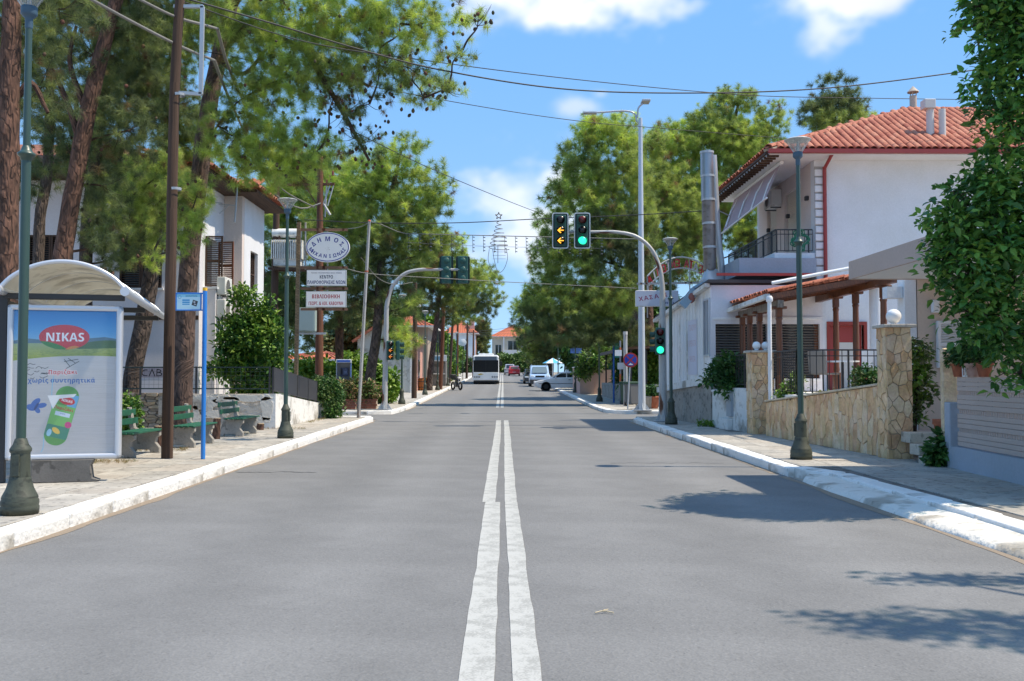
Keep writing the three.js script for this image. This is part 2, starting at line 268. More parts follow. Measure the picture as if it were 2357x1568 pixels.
  struct('road_seam_marking', seam(wob(-3.9, -2.7, 14.1, 18, .3), .03), M.tar);
}
// a broken pine twig on the lane
tag(part('fallen_twig', [tube([V(.55, .01, -5.68), V(.6, .015, -5.7), V(.66, .01, -5.68)], .004, 8, 5), tube([V(.6, .02, -5.7), V(.635, .015, -5.74)], .003, 6, 5)], mat(.5, .42, .28)), 'small pale dry twig lying on the asphalt lane', 'twig');

// kerb stones along a line of points [x, Z]; each stone is a piece
M.kerbs = [M.kerb, mat(.8, .79, .76, { map: T.grime, bumpMap: T.plasterB, bumpScale: .01, roughness: .85 }), mat(.86, .855, .83, { map: T.plaster, bumpMap: T.plasterB, bumpScale: .01, roughness: .85 })];
const kerbGeo = [0, 1, 2].map((k) => {
  const g = new RoundedBoxGeometry(.26, .3, .992, 2, .028), p = g.attributes.position;
  for (let i = 0; i < p.count; i++) { const f = .012; p.setXYZ(i, p.getX(i) + (noise3(p.getX(i) * 9, p.getY(i) * 9, p.getZ(i) * 5 + k * 9) - .5) * f * 1.6, p.getY(i) + (noise3(p.getX(i) * 9 + 40, p.getY(i) * 9, p.getZ(i) * 5 + k * 9) - .5) * f, p.getZ(i)); }
  g.computeVertexNormals(); return boxUV(g);
});
function kerbRun(name, path, inward, far = 1e9) {
  const o = new THREE.Group(); o.name = numbered(name); o.userData = { kind: 'structure' }; scene.add(o);
  const rest = []; let n = 0;
  const c = new THREE.CurvePath(); for (let i = 1; i < path.length; i++) c.add(new THREE.LineCurve(new THREE.Vector2(...path[i - 1]), new THREE.Vector2(...path[i])));
  const L = c.getLength(), cnt = Math.round(L);
  for (let i = 0; i < cnt; i++) {
    const a = c.getPoint(i / cnt), b = c.getPoint((i + 1) / cnt), m = a.clone().add(b).multiplyScalar(.5), d = b.clone().sub(a), nx = d.y / d.length() * inward, nz = -d.x / d.length() * inward;
    const x = m.x + nx * .13, Z = m.y + nz * .13, k = Math.floor(hash(i, n, 5) * 3), h = PAVE - .15 + (hash(i, 2, 9) - .5) * .014, len = d.length();
    const s = new THREE.Mesh(kerbGeo[k], M.kerbs[Math.floor(hash(i, 8, 2) * 3)]); s.position.set(x, gy(Z) + h, -Z); s.rotation.y = -Math.atan2(d.x, d.y) ; s.rotation.x = Math.atan2(gy(b.y) - gy(a.y), len); s.scale.z = len; s.name = 'kerb_stone'; s.castShadow = s.receiveShadow = true;
    if (Z > far || n >= 295) { s.updateMatrix(); rest.push(s.geometry.clone().applyMatrix4(s.matrix)); } else { o.add(s); n++; }
  }
  if (rest.length) part('kerb_stones_beyond', rest, M.kerb, o).userData = { kind: 'stuff' };
  return o;
}
const arc = (cx, cz, r, a0, a1, n) => Array.from({ length: n + 1 }, (_, i) => { const a = mix(a0, a1, i / n) * Math.PI / 180; return [cx + r * Math.cos(a), cz + r * Math.sin(a)]; });
kerbRun('kerb', [[-4.0, 3], [-4.0, 30.3], ...arc(-4.7, 30.3, .7, 0, 90, 3).slice(1), [-16, 31]], -1);
kerbRun('kerb', [[-16, 35.5], ...arc(-4.9, 36.4, .9, -90, 0, 3), [-4.0, 160]], -1, 78);
kerbRun('kerb', [[4.0, 13.4], [4.0, 29.2], ...arc(5.8, 29.2, 1.8, 180, 90, 4).slice(1), [5.85, 31.0]], 1);
kerbRun('kerb', [[16, 35.5], ...arc(5.8, 37.3, 1.8, 270, 180, 4), [4.0, 160]], 1, 78);
kerbRun('dropped_kerb', [[4.36, 3], [4.36, 13.2], [4.06, 13.5]], 1);
// the worn, whitewashed apron in front of the dropped kerb
{
  const n = 26, P = [], U = [], I = [];
  for (let j = 0; j <= n; j++) { const Z = mix(3, 13.6, j / n), x0 = 3.99 + .03 * (hash(j, 1, 1) - .5) + .3 * step(12.6, 13.6, Z), a = .05 + .012 * (hash(j, 2, 1) - .5); P.push(x0, .0, -Z, x0 + .03, a, -Z, 4.2, a + .02, -Z, 4.38, a + .04, -Z); U.push(x0, Z, x0 + .06, Z, 4.2, Z, 4.38, Z); if (j) for (let i = 0; i < 3; i++) { const q = (j - 1) * 4 + i; I.push(q, q + 1, q + 4, q + 4, q + 1, q + 5); } }
  const g = new THREE.BufferGeometry(); g.setAttribute('position', new THREE.Float32BufferAttribute(P, 3)); g.setAttribute('uv', new THREE.Float32BufferAttribute(U, 2)); g.setIndex(I); g.computeVertexNormals();
  struct('kerb_apron', g, mat(.7, .67, .61, { map: T.grime, bumpMap: T.plasterB, bumpScale: .012, roughness: .9 }));
}
// sandy grit that has gathered along the kerbs
function grit(x0, dir, Z0, Z1, s) {
  const n = Math.round((Z1 - Z0) * 5), P = [], U = [], I = [];
  for (let j = 0; j <= n; j++) { const Z = mix(Z0, Z1, j / n), w = .03 + .16 * fbm3(Z * .9, s, 1, 4, s) ** 1.3; P.push(x0, gy(Z) + .003, -Z, x0 + dir * w, gy(Z) + .003, -Z); U.push(0, Z, w, Z); if (j) { const q = j * 2; I.push(q - 2, q - 1, q, q, q - 1, q + 1); } }
  const g = new THREE.BufferGeometry(); g.setAttribute('position', new THREE.Float32BufferAttribute(P, 3)); g.setAttribute('uv', new THREE.Float32BufferAttribute(U, 2)); g.setIndex(I); g.computeVertexNormals();
  const o = struct('gutter_grit', g, M.dirt); o.userData = { kind: 'stuff', label: 'sandy brown grit lying along the foot of the kerb', category: 'grit' };
}
grit(-4.01, 1, 3, 29.6, 3); grit(-4.01, 1, 39.5, 110, 4); grit(4.01, -1, 13.8, 29.5, 5); grit(3.99, -1, 3, 13.4, 6); grit(4.01, -1, 39.5, 90, 7);

// pavements: a bed and slabs laid on it
M.slabs = [[.57, .545, .505], [.53, .505, .465], [.6, .575, .53], [.5, .485, .455], [.56, .52, .47]].map((c) => mat(...c, { map: T.concrete, bumpMap: T.plasterB, bumpScale: .003, roughness: .9 }));
const slabGeo = [0, 1].map((k) => { const g = extrude([[-.2462, -.2462], [.2462, -.2462], [.2462, .2462], [-.2462, .2462]], .03, .004); g.rotateX(-Math.PI / 2); return boxUV(g.translate(k * .37, 0, 0), 1).translate(-k * .37, 0, 0); });
function pavement(name, poly, Z0, Z1, xa, xb, inside, most = 298, seed = 1) {
  const bed = extrude(poly.map(([x, Z]) => [x, Z]), .128); bed.rotateX(-Math.PI / 2); bed.translate(0, -.012, 0);   // shape y is Z: after the turn it runs along -z
  const o = new THREE.Group(); o.name = numbered(name); o.userData = { kind: 'structure' }; scene.add(o); part('bed', boxUV(bed), M.concreteDark, o);
  const rest = [[], [], [], [], []]; let n = 0;
  for (let Z = Z0; Z < Z1; Z += .5) for (let x = xa; x < xb; x += .5) {
    if (!inside(x, Z)) continue; const i = Math.round(x * 2), j = Math.round(Z * 2), k = Math.floor(hash(i, j, seed) * 5), s = new THREE.Mesh(slabGeo[(i + j) & 1], M.slabs[k]);
    s.position.set(x, PAVE - .036 + (hash(i, j, 4) - .5) * .007, -Z); s.rotation.set((hash(i, j, 6) - .5) * .01, Math.floor(hash(i, j, 3) * 4) * Math.PI / 2 + (hash(i, j, 8) - .5) * .006, (hash(i, j, 7) - .5) * .01); s.name = 'paving_slab'; s.castShadow = s.receiveShadow = true;
    if (n++ < most) o.add(s); else { s.updateMatrix(); rest[k].push(s.geometry.clone().applyMatrix4(s.matrix)); }
  }
  rest.forEach((r, k) => { if (r.length) part('paving_slabs_beyond', r, M.slabs[k], o).userData = { kind: 'stuff' }; });
}
pavement('pavement', [[-4.25, 2], [-4.25, 30.4], [-4.6, 30.8], [-5.7, 30.85], [-5.75, 24], [-11, 24.5], [-16, 24.5], [-16, 2]], 4.75, 31, -15.52, -4.3, (x, Z) => (Z < 24 || x > -5.6) && Z < 30.6 && (x > -10.5 || Z > 12), 298, 1);
pavement('pavement', [[4.25, 13.4], [4.25, 29.5], [4.8, 30.6], [6, 30.9], [5.5, 24], [6, 20], [6.6, 14], [6.6, 2], [4.6, 2], [4.6, 13.3]], 4.75, 30.5, 4.52, 6.6, (x, Z) => (x < 5.4 || Z < 22) && (x > 4.8 || Z > 13.7), 298, 2);
// beyond the crossing
for (const s of [-1, 1]) {
  const w = 2.4; struct('pavement', [sheet(s > 0 ? 4.2 : -4.2 - w, s > 0 ? 4.2 + w : -4.2, s > 0 ? 37.1 : 36.6, 165, 1, 1.5, PAVE - .004)], M.slabs[2]);
  struct('pavement', [sheet(s > 0 ? 5.6 : -16, s > 0 ? 16 : -4.75, 35.7, s > 0 ? 37.15 : 36.65, 1, .7, PAVE - .006)], M.slabs[2]);
}
// ================================================================ kit: things that occur more than once
// ---- street lamps
function makeLamp(label) {
  const o = thing('street_lamp', label, 'street lamp', [0, 0, 0], 0, 'green street lamps along both pavements');
  part('base', [lathe([[0, 0], [.165, 0], [.168, .06], [.16, .075], [.165, .085], [.165, .12], [.155, .135], [.158, .15], [.15, .17], [.12, .23], [.1, .3], [.092, .34]], 24), lathe([[.092, .34], [.088, .56], [.1, .575], [.1, .6], [.072, .64], [.055, .69], [.042, .7]], 8)], M.oliveBase, o);
  part('hatch', rbox(.07, .2, .02, .006, .0, .45, .088), M.oliveBase, o);
  part('lower_shaft', cyl(.044, .042, 2.64, 0, .68), M.greenPaint, o);
  part('collar', lathe([[.042, 3.3], [.05, 3.31], [.056, 3.335], [.078, 3.35], [.08, 3.37], [.06, 3.385], [.05, 3.4], [.044, 3.42], [.034, 3.44]], 20), M.greenPaint, o);
  part('upper_shaft', cyl(.033, .03, 1.16, 0, 3.42), M.greenPaint, o);
  part('neck', lathe([[.03, 4.56], [.036, 4.57], [.036, 4.66], [.06, 4.68], [.075, 4.7], [.075, 4.76], [.07, 4.77], [0, 4.77]], 20), mat(.05, .1, .15, { roughness: .5 }), o);
  part('shade', lathe([[.068, 4.77], [.1, 4.83], [.19, 4.955], [.2, 4.965]], 24), phys(.82, .85, .84, { transmission: .85, thickness: 0, roughness: .25 }), o);
  part('reflector', [cyl(.02, .02, .17, 0, 4.77), ...[0, 1, 2, 3, 4, 5].map((k) => bar(V(.07 * Math.cos(k), 4.775, .07 * Math.sin(k)), V(.185 * Math.cos(k), 4.955, .185 * Math.sin(k)), .004, 4))], M.galv, o);
  part('lid', lathe([[0, 5.0], [.08, 4.995], [.17, 4.98], [.205, 4.965], [.205, 4.955], [0, 4.955]], 24), mat(.5, .52, .53, { roughness: .45 }), o);
  return o;
}
// ---- traffic signals. z+ is the face
const LENS = { red: mat(.12, .01, .008, { roughness: .25 }), amber: mat(.16, .07, .02, { roughness: .25 }), dark: mat(.02, .012, .01, { roughness: .25 }),
  green: mat(.02, .3, .2, { roughness: .3, emissive: rgb(.03, 1, .5), emissiveIntensity: .95 }), arrow: mat(.5, .2, .02, { roughness: .3, emissive: rgb(1, .45, .03), emissiveIntensity: 1.15 }), dim: mat(.3, .1, .02, { roughness: .3, emissive: rgb(1, .3, .04), emissiveIntensity: .45 }) };
function arrowGeo(s, z) { const k = .74 * s; return extrude([[-k, 0], [0, .7 * s], [.18 * s, .54 * s], [-.26 * s, .11 * s], [k, .11 * s], [k, -.11 * s], [-.26 * s, -.11 * s], [.18 * s, -.54 * s], [0, -.7 * s]], .006).translate(0, 0, z); }
function addSignal(o, pos, turn, r, lamps, board, named = 'signal_head') {   // lamps from the top; each lens and visor a piece
  const h = new THREE.Group(); h.name = named; h.position.copy(pos); h.rotation.y = turn; o.add(h);
  const p = r * 2.3, H = p * 3 + .02, W = r * 2.5;
  part('housing', [rbox(W, H, r * 1.3, .03, 0, 0, -r * .75), ...[-1, 0, 1].map((k) => lathe([[0, -r * .35], [r * .6, -r * .3], [r * .9, 0]], 12).rotateX(Math.PI / 2).translate(0, k * p, -r * 1.35))], M.signalGreen, h);
  if (board) {
    const bw = board[0] / 2, bh = board[1] / 2, q = .07, s = new THREE.Shape(); const rr = (S, w, hh, c) => { S.moveTo(-w + c, -hh); S.lineTo(w - c, -hh); S.quadraticCurveTo(w, -hh, w, -hh + c); S.lineTo(w, hh - c); S.quadraticCurveTo(w, hh, w - c, hh); S.lineTo(-w + c, hh); S.quadraticCurveTo(-w, hh, -w, hh - c); S.lineTo(-w, -hh + c); S.quadraticCurveTo(-w, -hh, -w + c, -hh); return S; };
    part('backing_board', boxUV(new THREE.ExtrudeGeometry(rr(s, bw, bh, q), { depth: .012, bevelEnabled: false, curveSegments: 6 }).translate(0, 0, -.04)), mat(.012, .035, .03, { roughness: .5 }), h);
    const b = rr(new THREE.Shape(), bw - .004, bh - .004, q); b.holes.push(rr(new THREE.Path(), bw - .03, bh - .03, q * .8));
    part('board_border', boxUV(new THREE.ExtrudeGeometry(b, { depth: .004, bevelEnabled: false, curveSegments: 6 }).translate(0, 0, -.027)), mat(.72, .74, .74, { roughness: .5 }), h);
  }
  lamps.forEach((l, i) => {
    const y = (1 - i) * p; const lens = part('lens', lathe([[0, .03], [r * .5, .024], [r * .92, 0], [r * .92, -.02]], 20).rotateX(Math.PI / 2).translate(0, y, .012), l === 'arrow' || l === 'dim' ? LENS.dark : LENS[l], h);
    if (l === 'arrow' || l === 'dim') part('arrow', arrowGeo(r * .95, .04).translate(0, y, 0), LENS[l], h);
    else lens.userData = {};
    part('visor', new THREE.CylinderGeometry(r * .97, r * 1.0, r * 1.5, 18, 1, true, Math.PI * .28, Math.PI * 1.44).rotateX(-Math.PI / 2).rotateZ(0).translate(0, y, r * .74), mat(.02, .075, .065, { roughness: .5 }), h);
  });
  return h;
}
function mastBase(o, r, m) { part('base_plate', [rbox(r * 5, .03, r * 5, .008, 0, .015, 0), ...[0, 1, 2, 3].map((k) => extrude([[r * .8, 0], [r * 2.4, 0], [r * .8, .28]], .015).translate(0, .03, -.0075).rotateY(k * Math.PI / 2))], m, o); }
// ---- split unit of an air conditioner; z+ is the face
function addAC(o, pos, turn, w = .8, h = .55, d = .28, topLevel) {
  const a = thing('air_conditioner', topLevel, 'air conditioner', pos, turn, o);
  part('case', rbox(w, h, d, .02, 0, h / 2, d / 2), M.acWhite, a);
  part('fan_ring', new THREE.TorusGeometry(h * .38, .012, 6, 20).translate(-w * .12, h / 2, d + .004), mat(.5, .5, .48), a);
  part('fan_grille', [...Array(9)].map((_, k) => box(.012, h * .74 * Math.sqrt(Math.max(.05, 1 - ((k - 4) / 4.6) ** 2)), .006, -w * .12 + (k - 4) * h * .084, h / 2, d + .004)), mat(.08, .08, .08), a);
  part('bracket', [box(.03, .03, d + .04, -w * .35, -.015, d / 2 - .02), box(.03, .03, d + .04, w * .35, -.015, d / 2 - .02)], M.darkMetal, a);
  return a;
}
// ---- barrel roof tiles laid on a sloping plane
const tileGeo = (() => {                                     // along +z (up the slope), crown up; unit width 1, length 1
  const P = [], I = [], n = 6, r = (z, a, R) => [Math.cos(a) * R, Math.sin(a) * R * .9, z];
  for (const [z, R] of [[0, .5], [1.12, .42]]) for (let i = 0; i <= n; i++) P.push(...r(z, Math.PI * i / n, R));
  for (let i = 0; i <= n; i++) P.push(...r(0, Math.PI * i / n, .4));
  for (let i = 0; i < n; i++) { I.push(i, n + 1 + i, i + 1, i + 1, n + 1 + i, n + 2 + i); const a = 2 * (n + 1) + i; I.push(i, i + 1, a, a, i + 1, a + 1); }
  const g = new THREE.BufferGeometry(); g.setAttribute('position', new THREE.Float32BufferAttribute(P, 3)); g.setAttribute('uv', new THREE.Float32BufferAttribute(P.flatMap((v, i) => i % 3 === 1 ? [] : [v]), 2)); g.setIndex(I); const k = g.toNonIndexed(); k.computeVertexNormals(); return toCreasedNormals(k, 1);
})();
const TILES = [M.clay, M.clayB, M.clayC, M.clay];
function tiledPlane(parent, O, U, Vd, nu, nv, w, l, inside, most, mats = TILES, named = 'roof_tile') {
  const N = U.clone().cross(Vd).normalize(); if (N.y < 0) N.negate();
  const rest = mats.map(() => []); const R = new THREE.Matrix4().makeBasis(U, N, Vd); const q = new THREE.Quaternion().setFromRotationMatrix(R.determinant() < 0 ? new THREE.Matrix4().makeBasis(U.clone().negate(), N, Vd) : R); let n = 0;
  for (let j = 0; j < nv; j++) for (let i = 0; i < nu; i++) {
    if (!inside(i + .5, j)) continue; const k = Math.floor(hash(i, j, 17) * mats.length), t = new THREE.Mesh(tileGeo, mats[k]); t.name = named; t.castShadow = t.receiveShadow = true;
    t.position.copy(O).addScaledVector(U, (i + .5) * w + (hash(i, j, 3) - .5) * .02).addScaledVector(Vd, j * l + (hash(i, j, 5) - .5) * .03).addScaledVector(N, .02 + hash(i, j, 9) * .012 + .012); t.quaternion.copy(q); t.scale.set(w * .98, w * .8, l); t.rotateX(-.045); t.rotateY((hash(i, j, 21) - .5) * .05);
    if (n++ < most) parent.add(t); else { t.updateMatrix(); rest[k].push(tileGeo.clone().applyMatrix4(t.matrix)); }
  }
  rest.forEach((r, k) => { if (r.length) part('roof_tiles_beyond', r, mats[k], parent).userData = { kind: 'stuff' }; });
}
// ---- barred railing between two points at floor level
function addRailing(o, a, b, h, gapBar = .11, y0 = .08, m = M.darkMetal, named = 'railing') {
  const g = new THREE.Group(); g.name = named; o.add(g); const L = a.distanceTo(b), n = Math.max(2, Math.round(L / gapBar)), up = (p, y) => p.clone().add(V(0, y, 0));
  part('rail', plank(up(a, h), up(b, h), .035, .03), m, g); part('rail', plank(up(a, h - .12), up(b, h - .12), .02, .02), m, g); part('rail', plank(up(a, y0), up(b, y0), .03, .02), m, g);
  for (let i = 0; i <= n; i++) { const p = a.clone().lerp(b, i / n), e = i % 8 === 0; part(e ? 'post' : 'baluster', plank(up(p, e ? 0 : y0), up(p, h), e ? .032 : .013, e ? .032 : .013), m, g); }
  return g;
}
function louvre(w, h, slats, m = M.shutter) {                // x 0..w, y 0..h, frame and slats as one piece
  const f = .05; return [span(0, f, 0, h, -.02, .02), span(w - f, w, 0, h, -.02, .02), span(f, w - f, 0, f, -.02, .02), span(f, w - f, h - f, h, -.02, .02), span(f, w - f, h / 2 - .025, h / 2 + .025, -.02, .02), ...Array.from({ length: slats }, (_, i) => box(w - 2 * f, .008, .04).rotateX(.7).translate(w / 2, f + (i + .5) * (h - 2 * f) / slats, 0))];
}
// ---- leafy growth: one instanced mesh of small leaf sprays
function leafSpray(n, len, wid, seed, spread = 1) {
  const r = mulberry(seed), P = [], N = [];
  for (let i = 0; i < n; i++) {
    const a = r() * 6.283, el = (r() - .35) * 1.5 * spread, d = V(Math.cos(a) * Math.cos(el), Math.sin(el), Math.sin(a) * Math.cos(el)), s = d.clone().cross(V(0, 1, 0)).normalize().applyAxisAngle(d, (r() - .5) * 1.6), up = s.clone().cross(d), b = d.clone().multiplyScalar(len * (.1 + .9 * r())), L = len * (.7 + .5 * r()), W = wid * (.8 + .4 * r());
    const p = (t, w, k) => b.clone().addScaledVector(d, L * t).addScaledVector(s, W * w).addScaledVector(up, -L * t * t * .25 + Math.abs(w) * W * .35 + k);
    const A = p(0, 0, 0), B = p(.35, .5, 0), C = p(.35, -.5, 0), D = p(.72, .38, 0), E = p(.72, -.38, 0), G = p(1.05, 0, 0), m1 = p(.36, 0, 0), m2 = p(.72, 0, 0);
    for (const t of [[A, m1, B], [A, C, m1], [m1, m2, B], [B, m2, D], [m1, C, m2], [C, E, m2], [m2, G, D], [m2, E, G]]) for (const v of t) P.push(v.x, v.y, v.z);
  }
  const g = new THREE.BufferGeometry(); g.setAttribute('position', new THREE.Float32BufferAttribute(P, 3)); g.computeVertexNormals(); return g;
}
function needleTuft(n, len, wid, seed, dir = .35) {
  const r = mulberry(seed), P = [];
  for (let i = 0; i < n; i++) {
    const a = r() * 6.283, c = dir + (1 - dir) * (r() * 2 - 1) * .95, s = Math.sqrt(Math.max(0, 1 - c * c)), d = V(Math.cos(a) * s, c, Math.sin(a) * s), t = V(r() - .5, r() - .5, r() - .5).cross(d).normalize(), b = V(0, (r() - .5) * len * .9, 0), L = len * (.75 + .4 * r());
    const A = b.clone().addScaledVector(t, wid), B = b.clone().addScaledVector(t, -wid), C = b.clone().addScaledVector(d, L).add(V(0, -L * .1, 0)); P.push(...A.toArray(), ...B.toArray(), ...C.toArray());
  }
  const g = new THREE.BufferGeometry(); g.setAttribute('position', new THREE.Float32BufferAttribute(P, 3)); g.computeVertexNormals(); return g;
}
const LEAF = {
  pine: phys(1, 1, 1, { roughness: .75, transmission: .6, thickness: 0, specularIntensity: .3 }),
  leaf: phys(1, 1, 1, { roughness: .42, transmission: .4, thickness: 0, specularIntensity: .5 }),
};
function scatter(name, geo, m, list, parent) {               // list of [position, quaternion, scale, colour]
  const o = new THREE.InstancedMesh(geo, m, list.length), x = new THREE.Matrix4(); o.name = name; o.castShadow = o.receiveShadow = true;
  list.forEach(([p, q, s, c], i) => { o.setMatrixAt(i, x.compose(p, q, V(s, s, s))); o.setColorAt(i, c); }); o.userData = { kind: 'stuff' }; parent.add(o); return o;
}
const SPRAY = { small: leafSpray(9, .09, .05, 5), mid: leafSpray(10, .13, .07, 6), glossy: leafSpray(8, .1, .052, 7, .9), big: leafSpray(8, .2, .13, 8) };
function rq(r) { return new THREE.Quaternion().setFromEuler(new THREE.Euler((r() - .5) * 1.6, r() * 6.28, (r() - .5) * 1.6)); }
function leafCloud(blobs, density, r, tones, size = 1) {     // blobs [centre, rx, ry, rz]; leaves sit mostly in the outer shell
  const out = [];
  for (const [c, rx, ry, rz] of blobs) {
    const n = Math.round(density * rx * ry * rz * 4.2);
    for (let i = 0; i < n; i++) {
      const d = V(r() - .5, r() - .5, r() - .5).normalize(), k = Math.pow(r(), .42), lump = .8 + .4 * noise3(d.x * 2.2 + c.x, d.y * 2.2 + c.y, d.z * 2.2 + c.z, 3), t = tones[Math.floor(r() * tones.length)], v = 1.25 + .8 * r();
      out.push([V(c.x + d.x * rx * k * lump, c.y + d.y * ry * k * lump, c.z + d.z * rz * k * lump), rq(r), size * (.6 + .75 * r()), rgb(t[0] * v, t[1] * v, t[2] * v)]);
    }
  }
  return out;
}
function shrub(name, label, category, base, blobs, density, tones, seed, { spray = SPRAY.small, size = 1, group, stems = 6, m = LEAF.leaf } = {}) {
  const o = thing(name, label, category, base, 0, group), r = mulberry(seed);
  const st = []; for (let i = 0; i < stems; i++) { const b = blobs[i % blobs.length], e = b[0].clone().add(V((r() - .5) * b[1], b[2] * (.1 + .5 * r()), (r() - .5) * b[3])); st.push(limb([V((r() - .5) * .12, 0, (r() - .5) * .12), e.clone().multiplyScalar(.5).add(V((r() - .5) * .1, .05, (r() - .5) * .1)), e], [.018, .012, .004], 5, 5)); }
  if (stems) part('stem', st, M.twig, o);
  scatter('foliage', spray, m, leafCloud(blobs, density, r, tones, size), o); return o;
}
const GREENS = { fresh: [[.13, .22, .03], [.1, .19, .025], [.17, .25, .04], [.07, .14, .02]], dark: [[.03, .085, .022], [.045, .11, .025], [.025, .07, .02], [.07, .15, .03]], olive: [[.1, .13, .05], [.07, .1, .035], [.13, .15, .06]], mixed: [[.09, .15, .04], [.16, .14, .05], [.06, .11, .03], [.2, .13, .07]] };
// ================================================================ left side of the street
// ---- street lamps (the first is built, the rest are copies)
const lampProto = makeLamp('green street lamp standing in front of the bus shelter');
lampProto.position.set(-4.48, PAVE, -8.98);
[[-4.48, 19.9, 'green street lamp at the corner of the white rendered garden wall'],
 [-4.55, 43.6, 'green street lamp beside the bright leafy shrub past the crossing'],
 [-4.55, 56.7, 'green street lamp past the dark wooden pole by the pink house'],
 [-4.5, 67, 'slim green street lamp beside the orange barrel planters'], [-4.5, 80, 'slim green street lamp behind the parked motorcycle'], [-4.5, 95, 'slim green street lamp beside the stopped white bus'],
 [4.62, 14.75, 'green street lamp in front of the sandstone clad garden wall'],
 [4.52, 25.5, 'green street lamp beside the traffic signal mast and white restaurant wall'],
 [4.75, 46.5, 'green street lamp in front of the vine covered pergola'],
 [4.7, 61, 'green street lamp in front of the white saloon car'], [4.6, 78, 'thin green street lamp beyond the white saloon car'],
].forEach(([x, Z, l]) => copyOf(lampProto, [x, gy(Z) + PAVE, -Z], Z * .7, l));

